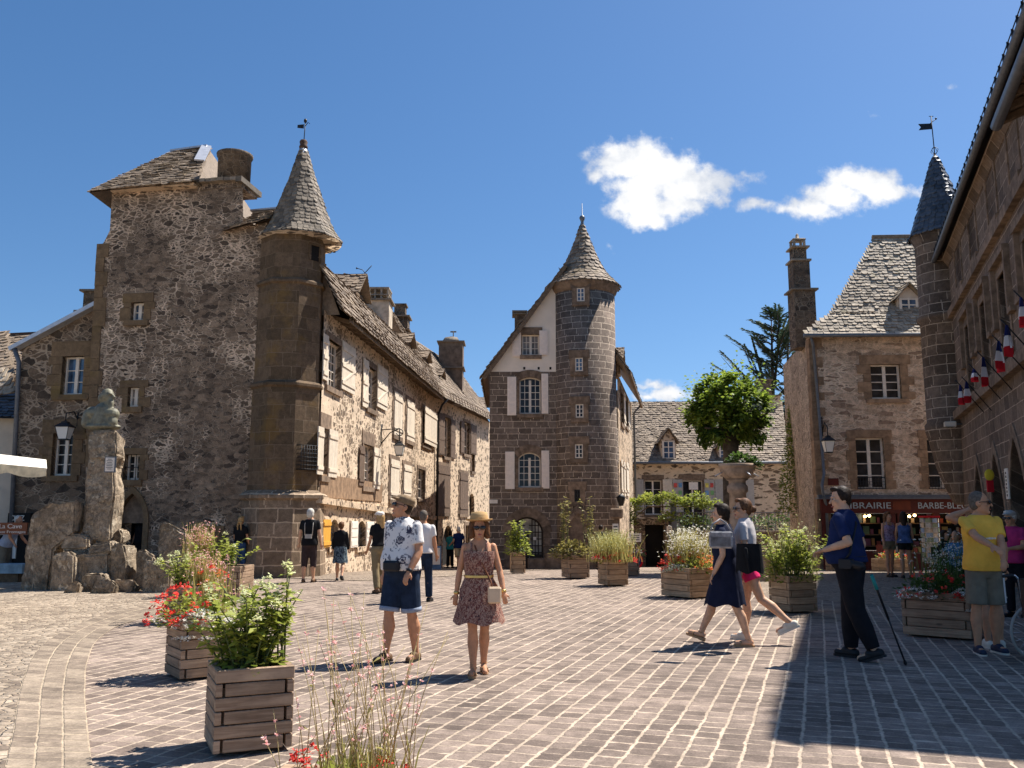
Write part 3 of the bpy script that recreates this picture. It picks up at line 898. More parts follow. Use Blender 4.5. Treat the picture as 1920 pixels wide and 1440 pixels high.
# gothic doorway (open, dark) with carved tympanum
gd = sqr(W1, 221, 925, 268, 1090); gd = (gd[0], 0.0, gd[2], gd[3])
W1.holes.append(opening(*[gd[0], gd[2], gd[1], gd[3]], 'gothic'))
hood = MB()
po = opening(gd[0] - .16, gd[2] + .16, 0, gd[3] + .2, 'gothic'); pi_ = opening(gd[0], gd[2], 0, gd[3], 'gothic')
for i in range(1, len(po)):
    k = (i + 1) % len(po)
    wprism(hood, W1, [pi_[i], po[i], po[k], pi_[k]], -.25, .05, rnd.random())
hood.build('door_surround', M_quoin, TH)
mb = MB(); zt = W1.hit(245, 981)[1]
wbox(mb, W1, gd[0] - .05, gd[2] + .05, zt, gd[3] + .1, -.32, -.16); mb.build('door_tympanum', M_block, TH)
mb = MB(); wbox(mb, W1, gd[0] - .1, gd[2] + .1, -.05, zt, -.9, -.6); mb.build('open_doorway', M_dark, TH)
ow = [W1.hit(*p) for p in ((158, 1000), (163, 800), (172, 690), (179, 560), (184, 470), (196, 452), (206, 432), (209, 374))]
Lx = W1.L
zc = W1.hit(372, 350)[1]
ol = [(Lx, -.6), (Lx, W1.hit(492, 418)[1]), (W1.hit(456, 430)[0], W1.hit(456, 424)[1]), (W1.hit(452, 400)[0], zc + .1), (W1.hit(372, 350)[0], zc), (ow[-1][0], zc)] + ow[::-1][1:] + [(ow[0][0] - .12, -.6)]
W1.finish(ol, M_rub_left, 'wall', TH)
# ochre quoin edge down the left corner
mb = MB(); z = 3.0
while z < W1.hit(184, 470)[1]:
    f = z / 9.5; u = ow[0][0] + (W1.hit(184, 470)[0] - ow[0][0]) * f
    h = rnd.uniform(.3, .5); wbox(mb, W1, u - .05, u + rnd.choice((.22, .34)), z + .005, z + h - .005, -.4, .02 + rnd.uniform(0, .015), rnd.random()); z += h
mb.build('corner_quoin', M_quoin, TH)
# closing walls
mb = MB(); a = W1.P(ow[0][0] + .15, 0); c = a + Vector((-.6, 7, 0)); d_ = W1.P(Lx, 0) + Vector((-.4, 7, 0)); e_ = W1.P(Lx - .2, 0)
quad_wall(mb, [(e_.x, e_.y, -.6, 9.6), (d_.x, d_.y, -.6, 9.6), (c.x, c.y, -.6, 11.2), (a.x, a.y, -.6, 11.2)]); mb.build('side_wall', M_rub_left, TH)
# main roof of the tower
mb = MB()
Yw = W1.P(2, 0).y
e0, e1 = W1.P(W1.hit(209, 374)[0] - .5, zc - .12, .4), W1.P(W1.hit(379, 347)[0], zc + .03, .35)
r0, r1 = atY(322, 287, Yw + 2.6), atY(390, 284, Yw + 2.2); r1.z = r0.z
roof_quad(mb, e0, e1, r1, r0, exp=.17, wid=.24, th=.04, seed=3)
bk = [r0 + Vector((-1.2, 4.2, -1.6)), r1 + Vector((.9, 4.2, -1.6))]
mb.add([r0, r1, bk[1], bk[0]], None, .4); mb.add([e0, r0, bk[0], bk[0] + Vector((-.5, 0, -.4))], None, .4); mb.add([r1, e1, bk[1]], None, .4)
mb.build('roof', M_slate_mid, TH)
mb = MB(); mb.beam(e0 + Vector((.3, .3, .25)), r0 + Vector((0, 0, .05)), .22, .04); mb.beam(r0 + Vector((0, 0, .06)), r1 + Vector((0, 0, .06)), .2, .06); mb.beam(r1 + Vector((-.05, -.02, .06)), r1.lerp(e1, .5) + Vector((-.1, -.02, .1)), .3, .05)
mb.build('ridge_flashing', M_zinc, TH)
mb = MB(); wbox(mb, W1, W1.hit(212, 372)[0], W1.hit(372, 350)[0], zc - .05, zc + .05, -.1, .28); mb.build('eave_board', M_plaster_sparse, TH)
# chimney breast
ch = MB(); cu0, cu1 = W1.hit(377, 400)[0], W1.hit(452, 400)[0]; zb = W1.hit(420, 470)[1]; zl = W1.hit(420, 338)[1]
wbox(ch, W1, cu0, cu1, zc - .1, zl - .06, -1.0, .03); 
co = ch.build('chimney', M_rub_left, TH)
mb = MB(); 
lw_ = (cu1 - cu0 + .3) / 8
for k in range(8): wbox(mb, W1, cu0 - .22 + k * lw_, cu0 - .22 + (k + 1) * lw_ - .01, zl - .08 - (.06 if k in (0, 7) else 0), zl + .02, -1.15, .2 + rnd.uniform(-.03, .03), rnd.random())
mb.build('chimney_ledge', M_slate, co)
mb = MB(); zt = W1.hit(420, 279)[1]; cm = W1.P((cu0 + cu1) / 2 + .12, 0, -.45)
mb.lathe([(.47, zl), (.48, zt - .12), (.52, zt - .1), (.53, zt - .02), (.4, zt + .02), (.2, zt)], (cm.x, cm.y, 0), 18); mb.build('chimney_drum', M_chim, co)
# low roof between chimney and spire
mb = MB(); q0, q1 = W1.P(W1.hit(418, 438)[0], W1.hit(420, 438)[1], .22), W1.P(W1.hit(508, 414)[0], W1.hit(500, 416)[1], .22)
s0, s1 = W1.P(W1.hit(452, 398)[0] - .1, W1.hit(458, 395)[1] + .25, -.9), W1.P(W1.hit(512, 392)[0], W1.hit(458, 395)[1] + .3, -.9)
roof_quad(mb, q0, q1, s1, s0, exp=.16, wid=.24, th=.04, seed=5)
mb.add([s0, s1, s1 + Vector((0, 3, -1.5)), s0 + Vector((0, 3, -1.5))], None, .4)
mb.build('low_roof', M_slate_mid, TH); mb = MB(); mb.beam(s0 + Vector((0, 0, .05)), s1 + Vector((0, 0, .05)), .25, .05); mb.build('low_roof_flashing', M_zinc, TH)
# --- turret (octagon)
TC = atY(540, 750, 24.75); tx, ty = TC.x, TC.y
zz = lambda py, Y=24.0, px=545: atY(px, py, Y).z
rot = R(-90 + 26)
def octo(prof, name, mat, parent, x=tx, y=ty, holes=None):
    mb = MB(); n = 8
    for i in range(len(prof) - 1):
        (r0_, z0_), (r1_, z1_) = prof[i], prof[i + 1]
        for k in range(n):
            t0, t1 = rot + 2 * PI * k / n, rot + 2 * PI * (k + 1) / n
            l = r0_ * 2 * math.sin(PI / n)
            mb.add([(x + r0_ * math.cos(t0), y + r0_ * math.sin(t0), z0_), (x + r0_ * math.cos(t1), y + r0_ * math.sin(t1), z0_), (x + r1_ * math.cos(t1), y + r1_ * math.sin(t1), z1_), (x + r1_ * math.cos(t0), y + r1_ * math.sin(t0), z1_)],
                   [(k * l, z0_), (k * l + l, z0_), (k * l + l, z1_), (k * l, z1_)])
    r1_, z1_ = prof[-1]
    mb.add([(x + r1_ * math.cos(rot + 2 * PI * k / n), y + r1_ * math.sin(rot + 2 * PI * k / n), z1_) for k in range(n)])
    return mb.build(name, mat, parent)
z_s, z_b1, z_b2, z_e = zz(930), zz(720), zz(527), zz(437)
TU = octo([(1.02, z_s), (.99, z_b1), (.965, z_b1), (.945, z_b2), (.935, z_b2), (.93, z_e)], 'turret', M_turret, TH)
octo([(1.26, -.6), (1.13, z_s - .04)], 'turret_base', M_turret_base, TH)
octo([(1.13, z_s - .12), (1.23, z_s - .06), (1.23, z_s + .03), (1.03, z_s + .16)], 'string_course', M_turret_base, TU)
octo([(.99, z_b1 - .1), (1.07, z_b1 - .05), (1.07, z_b1 + .02), (.97, z_b1 + .1)], 'moulding', M_turret, TU)
octo([(.945, z_b2 - .1), (1.02, z_b2 - .05), (1.02, z_b2 + .02), (.94, z_b2 + .08)], 'moulding', M_turret, TU)
octo([(.93, z_e - .02), (1.0, z_e + .05), (1.0, z_e + .14)], 'eave_moulding', M_plaster_sparse, TU)
fk = lambda k, r_, z, d=0.0: Vector((tx + (r_ + d) * math.cos(rot + 2 * PI * k / 8), ty + (r_ + d) * math.sin(rot + 2 * PI * k / 8), z))
WTf = Wall(fk(0, .94, 0).xy, fk(1, .94, 0).xy)     # bright right face
mb = MB(); rc = WTf.rect(582, 461, 598, 489); wbox(mb, WTf, rc[0], rc[2], rc[1], rc[3], -.1, .004); mb.build('turret_opening', M_dark, TU)
mb = MB(); wbox(mb, WTf, rc[0] - .05, rc[0], rc[1], rc[3], 0, .05); wbox(mb, WTf, rc[2], rc[2] + .05, rc[1], rc[3], 0, .05); wbox(mb, WTf, rc[0] - .08, rc[2] + .08, rc[3], rc[3] + .12, 0, .05); mb.build('opening_surround', M_turret, TU)
# iron window cage on the bright face
WTm = Wall(fk(0, 1.0, 0).xy, fk(1, 1.0, 0).xy); rc = WTm.rect(556, 838, 586, 876)
mb = MB(); wbox(mb, WTm, rc[0] + .05, rc[2] - .05, rc[1], rc[3], -.05, .006); cw = mb.build('caged_window', M_dark, TU)
mb = MB(); dd = .22; n = 6
for i in range(n + 1):
    u = rc[0] + (rc[2] - rc[0]) * i / n
    mb.tube([WTm.P(u, rc[1] - .08, 0), WTm.P(u, rc[1] - .06, dd), WTm.P(u, rc[3] + .03, dd), WTm.P(u, rc[3] + .05, 0)], .011, 6)
    z = rc[1] - .06 + (rc[3] - rc[1] + .09) * i / n
    mb.tube([WTm.P(rc[0], z, 0), WTm.P(rc[0], z, dd), WTm.P(rc[2], z, dd), WTm.P(rc[2], z, 0)], .011, 6)
mb.build('iron_cage', M_iron, cw)
# spire
mb = MB(); za = zz(256)
prof = [(1.24, z_e - .02), (1.08, z_e + .16), (.88, z_e + .55), (.72, z_e + 1.0), (.43, (z_e + za) / 2 + .35), (.13, za - .12), (.05, za)]
tile_cone(mb, (tx + .17, ty + .02, 0), prof, exp=.135, wid=.16, th=.02, facets=8, frot=rot + R(20), seed=8)
sp = mb.build('spire', M_slate_cone, TU)
mb = MB(); mb.lathe([(1.20, z_e - .05), (.98, z_e + .02)], (tx + .17, ty, 0), 24); mb.build('soffit', M_plaster_sparse, sp)
mb = MB(); mb.lathe([(.20, za - .62), (.10, za), (.09, za)], (tx + .17, ty, 0), 16); mb.build('spire_collar', M_zinc, sp)
mb = MB(); mb.lathe([(.12, za - .05), (.13, za + .02), (.10, za + .06), (.12, za + .16), (.09, za + .22), (.03, za + .24)], (tx + .17, ty, 0), 14); mb.build('finial', M_rust, sp)
mb = MB(); zt = zz(205); mb.tube([(tx + .17, ty, za), (tx + .2, ty, zt)], .014, 6)
mb.hexa([(tx - .03, ty - .008, zt - .22), (tx + .16, ty - .008, zt - .24), (tx + .16, ty + .008, zt - .24), (tx - .03, ty + .008, zt - .22), (tx - .03, ty - .008, zt - .13), (tx + .16, ty - .008, zt - .11), (tx + .16, ty + .008, zt - .11), (tx - .03, ty + .008, zt - .13)])
mb.ell((tx + .2, ty, zt), (.05, .05, .07)); mb.tube([(tx + .2, ty, zt - .16), (tx + .29, ty, zt - .04), (tx + .33, ty, zt - .09)], .012, 6)
mb.build('weather_vane', M_iron, sp)

# --- long facade
LH = thing('long_house', 'long sunlit plastered house with open shutters and dormers running up the street', 'house', (-6.5, 30, 0))
W2 = Wall((-5.35, 24.9), (-5.35 + .082 * 18.4, 43.3)); W2.rev = .28
ZE = 7.45
M2 = M_plaster_stone
def win2(x0, y0, x1, y1, **k): return window(W2, LH, W2.rect(x0, y0, x1, y1), **k)
win2(612, 640, 638, 729, nx=4, nz=5, sur=M_block, wid=.14, seed=11, frame=M_frame)
win2(688, 690, 705, 768, nx=4, nz=5, sur=M_block, wid=.16, seed=12)
win2(603, 803, 613, 893, nx=1, nz=1, leaves=1, sur=M_block, wid=.2, lint=.42, seed=13, glass=M_dark)
win2(680, 834, 698, 913, nx=4, nz=5, sur=M_block, wid=.16, lint=.42, seed=14)
win2(783, 880, 796, 935, nx=2, nz=3, sur=M_block, wid=.12, seed=15)
win2(616, 974, 633, 1024, nx=1, nz=1, leaves=1, arch=.22, bars=True, glass=M_dark, sur=M_plaster_sparse, wid=.12, seed=16)
win2(668, 977, 684, 1025, nx=1, nz=1, leaves=1, arch=.22, bars=True, glass=M_dark, sur=M_plaster_sparse, wid=.12, seed=17)
def sh2(x0, y0, x1, y1, mat=M_shut, **k): return shutter(W2, LH, W2.rect(x0, y0, x1, y1), mat, **k)
sh2(603, 627, 612, 713, z_brace=True, planks=3)
sh2(638, 646, 663, 735, z_brace=True, planks=3)
sh2(678, 674, 688, 764, z_brace=True, planks=3); sh2(705, 688, 724, 767, z_brace=True, planks=3)
sh2(592, 800, 603, 890, planks=3); sh2(613, 806, 629, 895, planks=3)
sh2(671, 836, 680, 911, mat=M_shutbrown, planks=3); sh2(698, 840, 710, 917, mat=M_shut, planks=3)
sh2(602, 974, 616, 1026, mat=M_shutorange, planks=3, label='ochre yellow basement shutter')
sh2(655, 977, 668, 1026, mat=M_white, panel=True, planks=2, label='white panelled basement shutter'); sh2(684, 978, 698, 1026, mat=M_white, panel=True, planks=2)
for q in ((737, 737, 752, 818), (761, 752, 775, 827), (730, 862, 746, 937), (755, 872, 769, 930)):
    rc = W2.rect(*q); sh2(*q, mat=M_shut, planks=5, label='closed white shutter'); surround(W2, LH, rc, 0, M_block, .13, seed=int(q[0]), sill=True)
rc = W2.rect(786, 768, 795, 835); shutter(W2, LH, W2.rect(791, 768, 814, 835), M_shut, planks=4, d=.12); surround(W2, LH, W2.rect(791, 768, 806, 835), 0, M_block, .12, seed=77)
W2.finish([(-.3, -.8), (W2.L, -1.2), (W2.L, ZE), (-.3, ZE)], M2, 'wall', LH)
mb = MB(); n = 24
sa, sb = W2.hit(590, 938), W2.hit(812, 972)
for i in range(n):
    a, c = sa[0] + (sb[0] - sa[0]) * i / n, sa[0] + (sb[0] - sa[0]) * (i + 1) / n
    za_, zb_ = sa[1] + (sb[1] - sa[1]) * i / n, sa[1] + (sb[1] - sa[1]) * (i + 1) / n; j = rnd.uniform(-.015, .02)
    wprism(mb, W2, [(a, za_ - .08), (c, zb_ - .08), (c, zb_ + .1 + j), (a, za_ + .1 + j)], -.05, .16 + j, rnd.random())
mb.build('string_course', M_plaster_sparse, LH)
mb = MB(); wbox(mb, W2, -.2, W2.hit(720, 700)[0], sa[1] + .1, sa[1] + .75, -.1, .03); mb.build('plinth_band', M_block_tan, LH)
# roof: near part lower, far part steeper
def eave(u, d=.45, z=ZE): return W2.P(u, z, d)
mb = MB()
roof_quad(mb, eave(-.5, .55, ZE - .02), eave(W2.L + .2, .5, ZE - .02), W2.P(W2.L + .2, ZE + 1.5, -.25), W2.P(-.5, ZE + 1.5, -.25), exp=.2, wid=.27, th=.045, seed=21)
u1 = 14.0
roof_quad(mb, W2.P(-.6, ZE + 1.48, -.23), W2.P(u1 + .3, ZE + 1.48, -.23), W2.P(u1 + .3, ZE + 2.9, -1.9), W2.P(.6, ZE + 2.9, -1.9), exp=.2, wid=.27, th=.04, seed=22)
roof_quad(mb, W2.P(u1, ZE + 1.48, -.23), W2.P(W2.L + .2, ZE + 1.48, -.23), W2.P(W2.L + .2, ZE + 3.8, -1.65), W2.P(u1, ZE + 3.8, -1.65), exp=.2, wid=.27, th=.04, seed=23)
mb.add([W2.P(1.6, ZE + 2.9, -1.9), W2.P(u1, ZE + 2.9, -1.9), W2.P(u1, ZE + .2, -5.5), W2.P(1.6, ZE + .2, -5.5)], None, .3)
mb.add([W2.P(u1, ZE + 3.8, -1.65), W2.P(W2.L, ZE + 3.8, -1.65), W2.P(W2.L, ZE + .2, -5.5), W2.P(u1, ZE + .2, -5.5)], None, .3)
mb.add([W2.P(-.1, ZE - .1, .4), W2.P(-.1, ZE + 1.45, -.2), W2.P(-.1, ZE - .1, -.2)], None, .3)
mb.add([W2.P(u1, ZE + 1.5, -.3), W2.P(u1, ZE + 3.8, -1.65), W2.P(u1, ZE + .2, -5.5)], None, .3); mb.add([W2.P(W2.L, ZE + .9, -.4), W2.P(W2.L, ZE + 3.8, -1.65), W2.P(W2.L, ZE + .2, -5.5)], None, .3)
RF = mb.build('roof', M_slate_mid, LH)
mb = MB()
for i in range(24): 
    u = .8 + i * .75; mb.beam(W2.P(u, ZE + .05, -.1), eave(u, .45, ZE - .12), .09, .11, tone=rnd.random())
mb.beam(eave(.6, .5, ZE - .1), eave(W2.L, .46, ZE - .1), .03, .12); mb.build('rafter', M_timber, RF)
mb = MB()
for i in range(28):
    u = 2.2 + i * .52; mb.beam(eave(u, .58, ZE - .02), eave(u, .5, ZE + .42), .02, .02)
for z, d in ((ZE + .06, .575), (ZE + .4, .505)): mb.tube([eave(2.2, d, z), eave(2.2 + 27 * .52, d, z)], .010, 5)
mb.build('snow_guard', M_rust, RF)
# dormers
def dormer(W, b, u, wd, z0, zr, proj, dpt, mat, label=None, face=None):
    """timber dormer standing on the roof; front at distance proj from the wall plane (negative = behind)"""
    zw = z0 + (zr - z0) * .62
    m = MB()
    wbox(m, W, u - wd / 2, u - wd / 2 + .09, z0, zw, proj - .1, proj); wbox(m, W, u + wd / 2 - .09, u + wd / 2, z0, zw, proj - .1, proj)
    wbox(m, W, u - wd / 2, u + wd / 2, zw - .1, zw, proj - dpt, proj - .001); wbox(m, W, u - wd / 2, u + wd / 2, z0 - .1, z0, proj - .1, proj + .02)
    d = m.build('dormer', face or M_timber, b)
    m = MB(); wbox(m, W, u - wd / 2 + .02, u + wd / 2 - .02, z0 - .2, zw - .1, proj - dpt, proj - .12)
    wprism(m, W, [(u - wd / 2, zw), (u + wd / 2, zw), (u, zr - .05)], proj - dpt, proj - .15); m.build('dormer_body', M_dark if not face else M_plaster_sparse, d)
    m = MB(); o = .16
    for sg in (-1, 1):
        e0_, e1_ = W.P(u + sg * (wd / 2 + o), zw - .12, proj + .22), W.P(u + sg * (wd / 2 + o), zw - .12, proj - dpt)
        q0_, q1_ = W.P(u, zr, proj + .24), W.P(u, zr, proj - dpt)
        roof_quad(m, e0_, e1_, q1_, q0_, exp=.17, wid=.24, th=.035, seed=int(u * 10 + sg))
    m.build('dormer_roof', mat, d)
    if label: d['label'] = label
    return d
dormer(W2, LH, W2.hit(690, 560)[0] - .2, 1.3, W2.hit(675, 615, -.3)[1], W2.hit(688, 532, -.3)[1], -.25, 2.9, M_slate_mid)
for px_, pt, pb in ((765, 624, 672), (796, 657, 694), (824, 692, 722)):
    u = W2.hit(px_, pb, -.3)[0]; dormer(W2, LH, u, 1.15, W2.hit(px_, pb, -.3)[1], W2.hit(px_, pt, -.3)[1], -.28, 1.7, M_slate_mid)
def chimney(b, x0, x1, y0, y1, Y, depth, mat, caps=(), name='chimney', zb=None):
    """x0..x1, top y0 to foot y1 in the photograph, standing at distance Y; caps = ledge heights (fraction from top)"""
    a, c = atY(x0, (y0 + y1) / 2, Y), atY(x1, (y0 + y1) / 2, Y); zt = atY((x0 + x1) / 2, y0, Y).z; z0 = zb if zb is not None else atY((x0 + x1) / 2, y1, Y).z
    m = MB(); m.box(((a.x + c.x) / 2, Y + depth / 2, (zt + z0) / 2), (c.x - a.x, depth, zt - z0)); o = m.build(name, mat, b)
    m = MB(); 
    for f in caps:
        z = zt - (zt - z0) * f; m.box(((a.x + c.x) / 2, Y + depth / 2, z), (c.x - a.x + .22, depth + .22, .07))
    if caps: m.build('chimney_ledge', M_slate, o)
    return o, ((a.x + c.x) / 2, Y + depth / 2, zt, c.x - a.x, depth)
o, q = chimney(LH, 686, 729, 560, 640, 37.2, 1.1, M_chimpale, (0.02,))
m = MB()
for sx in (-1, -.33, .33, 1):
    for sy in (-1, 1): m.box((q[0] + sx * q[3] * .42, q[1] + sy * q[4] * .4, q[2] + .25), (.08, .08, .46))
for sy in (-.3, .3):
    for sx in (-1, 1): m.box((q[0] + sx * q[3] * .42, q[1] + sy * q[4] * .4, q[2] + .25), (.08, .08, .46))
for z in (.2, .5): m.box((q[0], q[1], q[2] + z), (q[3] * .95, q[4] * .95, .05 if z < .4 else .07))
m.build('chimney_cowl', M_conc, o)
o, q = chimney(LH, 732, 764, 590, 640, 41.5, .9, M_chim, (.05, .55)); m = MB(); m.box((q[0], q[1], q[2] + .25), (q[3] * .65, .6, .5)); m.box((q[0], q[1], q[2] + .54), (q[3] * .8, .75, .08)); m.build('chimney_cowl', M_chim, o)

# --- the house after it
SH = thing('street_house', 'narrow plastered house with brown shutters beyond the long house drainpipe', 'house', (-3, 48, -.6))
W3 = Wall((-3.8, 43.32), (-1.4, 55.4)); W3.rev = .25
for q, k in (((832, 783, 843, 857), dict(nx=2, nz=4)), ((869, 792, 880, 852), dict(nx=2, nz=4)), ((883, 852, 889, 884), dict(nx=1, nz=3, leaves=1))):
    window(W3, SH, W3.rect(*q), sur=M_block, wid=.12, seed=int(q[0]), **k)
rc = W3.rect(829, 985, 848, 1066); rc = (rc[0], -.9, rc[2], rc[3]); window(W3, SH, rc, nx=1, nz=1, arch=(rc[2] - rc[0]) * .5, glass=M_dark, frame=M_shutbrown, leaves=1, sur=M_plaster_sparse, wid=.2, sill=False, name='arched_doorway')
rc = W3.rect(872, 985, 880, 1050); window(W3, SH, (rc[0], -.9, rc[2], rc[3]), nx=1, nz=1, glass=M_dark, leaves=1, sur=M_block, wid=.15, sill=False, frame=M_shutbrown, name='doorway')
rc = W3.rect(888, 985, 896, 1050); window(W3, SH, (rc[0], -.9, rc[2], rc[3]), nx=1, nz=1, glass=M_dark, leaves=1, frame=M_shutbrown, name='doorway')
rc = W3.rect(880, 925, 889, 968); window(W3, SH, rc, nx=1, nz=1, glass=M_dark, arch=.3, leaves=1, frame=M_shutbrown)
for q in ((821, 775, 832, 853), (843, 787, 852, 860), (862, 790, 869, 850), (881, 797, 892, 852), (820, 873, 842, 962), (861, 887, 876, 964)):
    shutter(W3, SH, W3.rect(*q), M_shutbrown, planks=4, panel=q[3] < 870)
surround(W3, SH, W3.rect(820, 873, 842, 962), 0, M_block, .12, seed=5); surround(W3, SH, W3.rect(861, 887, 876, 964), 0, M_block, .12, seed=6)
W3.finish([(-.4, -1.8), (W3.L, -1.8), (W3.L, 7.5), (-.4, 7.5)], M_plaster_few, 'wall', SH)
mb = MB()
roof_quad(mb, W3.P(-.1, 7.45, .5), W3.P(W3.L, 7.45, .5), W3.P(W3.L, 11.2, -2.3), W3.P(-.1, 11.2, -2.3), exp=.22, wid=.3, seed=31)
mb.add([W3.P(0, 11.2, -2.3), W3.P(W3.L, 11.2, -2.3), W3.P(W3.L, 7.5, -5), W3.P(0, 7.5, -5)], None, .3); mb.add([W3.P(W3.L, 7.5, 0), W3.P(W3.L, 11.2, -2.3), W3.P(W3.L, 7.5, -5)], None, .3)
RF3 = mb.build('roof', M_slate_mid, SH)
mb = MB()
for i in range(16): u = 1 + i * .6; mb.beam(W3.P(u, 7.45, .55), W3.P(u, 7.85, .45), .025, .025)
mb.tube([W3.P(1, 7.83, .455), W3.P(10, 7.83, .455)], .012, 5); mb.build('snow_guard', M_rust, RF3)
pipe('drainpipe', SH, [W3.P(.1, -1.2, .12), W3.P(.1, 6.6, .12), W3.P(.15, 7.1, .3), W3.P(.5, 7.45, .5)], .055, M_iron)
o, q = chimney(SH, 822, 867, 640, 770, 50, 1.3, M_chimbrown, (.0, .42, .83), zb=8); m = MB(); m.lathe([(.75, q[2]), (.5, q[2] + .3), (.05, q[2] + .42)], (q[0], q[1], 0), 4, rot=R(45)); m.tube([(q[0] + .1, q[1], q[2] + .3), (q[0] + .1, q[1], q[2] + .75)], .03); m.box((q[0] + .1, q[1], q[2] + .7), (.35, .05, .08)); m.build('chimney_cap', M_slate, o)
# far end of the street
EH = thing('end_house', 'small brick and slate house closing the far end of the street', 'house', (-1.4, 60, -1))
mb = MB(); mb.box((-2.4, 62, 3.2), (3.4, 6, 9)); mb.build('wall', M_plaster_sparse, EH)
mb = MB(); a = atY(862, 762, 58.4); c = atY(925, 764, 58.4); roof_quad(mb, a, c, c + Vector((0, 2.5, 1.0)), a + Vector((0, 2.5, 1.0)), exp=.3, wid=.4, seed=33); mb.build('roof', M_slate_mid, EH)
mb = MB(); p = atY(910, 870, 58.9); mb.box((p.x, 58.9, p.z), (.45, .12, 2.0)); mb.box((p.x - .1, 58.9, p.z + 2.3), (.5, .12, 1.8)); mb.build('shutter', M_white, EH)

# --- low annex left of the tower
AN = thing('annex_house', 'low rubble house with a slanting zinc roof edge left of the tower house', 'house', (-14, 26.2, 0))
off = .3
p0 = W1.P(-1.0, 0, -off); p1 = W1.P(2.4, 0, -off)
WAx = Wall((p0.x + dL.x * 1.6, p0.y + dL.y * 1.6), p1.xy); WAx.rev = .3
window(WAx, AN, WAx.rect(116, 668, 157, 740), 2, 3, sur=M_quoin, wid=.3, jag=.15, lint=.45, glass=M_glassblue, seed=41, dep=.22)
window(WAx, AN, WAx.rect(98, 812, 136, 892), 2, 4, sur=M_quoin, wid=.3, jag=.12, lint=.4, glass=M_glass, seed=42, dep=.22)
ex = WAx.hit(22, 1000)[0]; tl = WAx.hit(42, 655); tr = WAx.hit(182, 578)
WAx.finish([(ex, -.5), (WAx.L, -.5), (WAx.L, tr[1] + .3), (tr[0], tr[1]), tl], M_rub_annex, 'wall', AN)
mb = MB(); a = WAx.P(tl[0] - .25, tl[1] - .02, .12); c = WAx.P(tr[0] + .1, tr[1] + .1, .12)
mb.beam(a, c, .3, .12); mb.build('roof_edge', M_zinc, AN)
mb = MB(); q = [a + Vector((0, 0, .05)), c + Vector((0, 0, .05)), c + Vector((-.5, 7, .05)), a + Vector((-.5, 7, .05))]; mb.add(q, None, .4); mb.build('roof', M_slate_mid, AN)
mb = MB(); l = WAx.P(ex, 0); quad_wall(mb, [(l.x - .5, l.y + 7, -.5, tl[1]), (l.x, l.y, -.5, tl[1])]); mb.build('side_wall', M_rub_annex, AN)
pipe('drainpipe', AN, [WAx.P(ex + .1, -.1, .1), WAx.P(WAx.hit(40, 680)[0], WAx.hit(40, 680)[1], .1), WAx.P(WAx.hit(38, 660)[0] - .05, tl[1], .2)], .065)
mb = MB(); ch = atY(163, 590, 29.5); zt = atY(165, 538, 29.5).z
o, q = chimney(AN, 156, 182, 545, 580, 29.5, .6, M_chim, (.0,), zb=7.2); m = MB(); m.box((q[0], q[1] - .02, q[2] - .75), (.95, .85, .08)); m.build('chimney_ledge', M_slate, o)
m = MB(); m.lathe([(.13, q[2] + .02), (.11, q[2] + .42), (.09, q[2] + .42)], (q[0] + .12, q[1], 0), 12); m.build('chimney_pot', M_terra, o)
# white house and shed roofs at the far left
WH = thing('white_house', 'white rendered house with old tiled roof at the left edge', 'house', (-17, 27.5, 0))
mb = MB(); p = atY(22, 900, 26.6); q = atY(-260, 900, 25.4); zt = atY(10, 785, 26.5).z
quad_wall(mb, [(q.x, q.y, -.5, zt), (p.x, p.y, -.5, zt), (p.x, p.y + 5, -.5, zt)]); mb.build('wall', M_whitewall, WH)
mb = MB(); roof_quad(mb, Vector((q.x, q.y - .3, zt)), Vector((p.x + .3, p.y - .3, zt)), Vector((p.x + .1, p.y + .9, zt + .9)), Vector((q.x, q.y + 1.2, zt + .9)), exp=.2, wid=.25, seed=44); mb.build('roof', M_slate_blue, WH)
p0_ = atY(-220, 745, 27.6); p1_ = atY(26, 712, 28.0); mb = MB(); roof_quad(mb, p0_, p1_, atY(8, 632, 30.5), atY(-220, 640, 30.5), exp=.22, wid=.25, seed=45)
mb.build('upper_roof', M_slate_mid, WH)
mb = MB(); roof_quad(mb, atY(-120, 760, 26.9), atY(30, 735, 26.9), atY(6, 703, 27.5), atY(-120, 700, 27.5), exp=.2, wid=.25, seed=47); mb.build('porch_roof', M_slate_pale, WH)
BKH = thing('back_house', 'tiled house roof with brown ridge rising behind the annex drainpipe', 'house', (-19, 33, 0))
mb = MB(); roof_quad(mb, atY(-200, 720, 31), atY(60, 700, 31), atY(90, 627, 34), atY(-200, 640, 34), exp=.22, wid=.25, seed=46); mb.build('roof', M_slate_mid, BKH)
mb = MB(); mb.beam(atY(-200, 640, 34), atY(90, 626, 34), .3, .15); mb.build('ridge', M_rust, BKH)
mb = MB(); mb.box((atY(-60, 700, 33).x, 33.5, 3.4), (9, 3, 7)); mb.build('wall', M_whitewall, BKH)
M_doorwood = simple('dark_door_wood', (.035, .024, .018), .6, .2, 10)
M_doorglass = glassmat('leaded_door_glass', (.42, .37, .29), .3)
M_signgreen = simple('green_paper', (.35, .5, .08)); M_signyel = simple('yellow_paper', (.7, .6, .15))

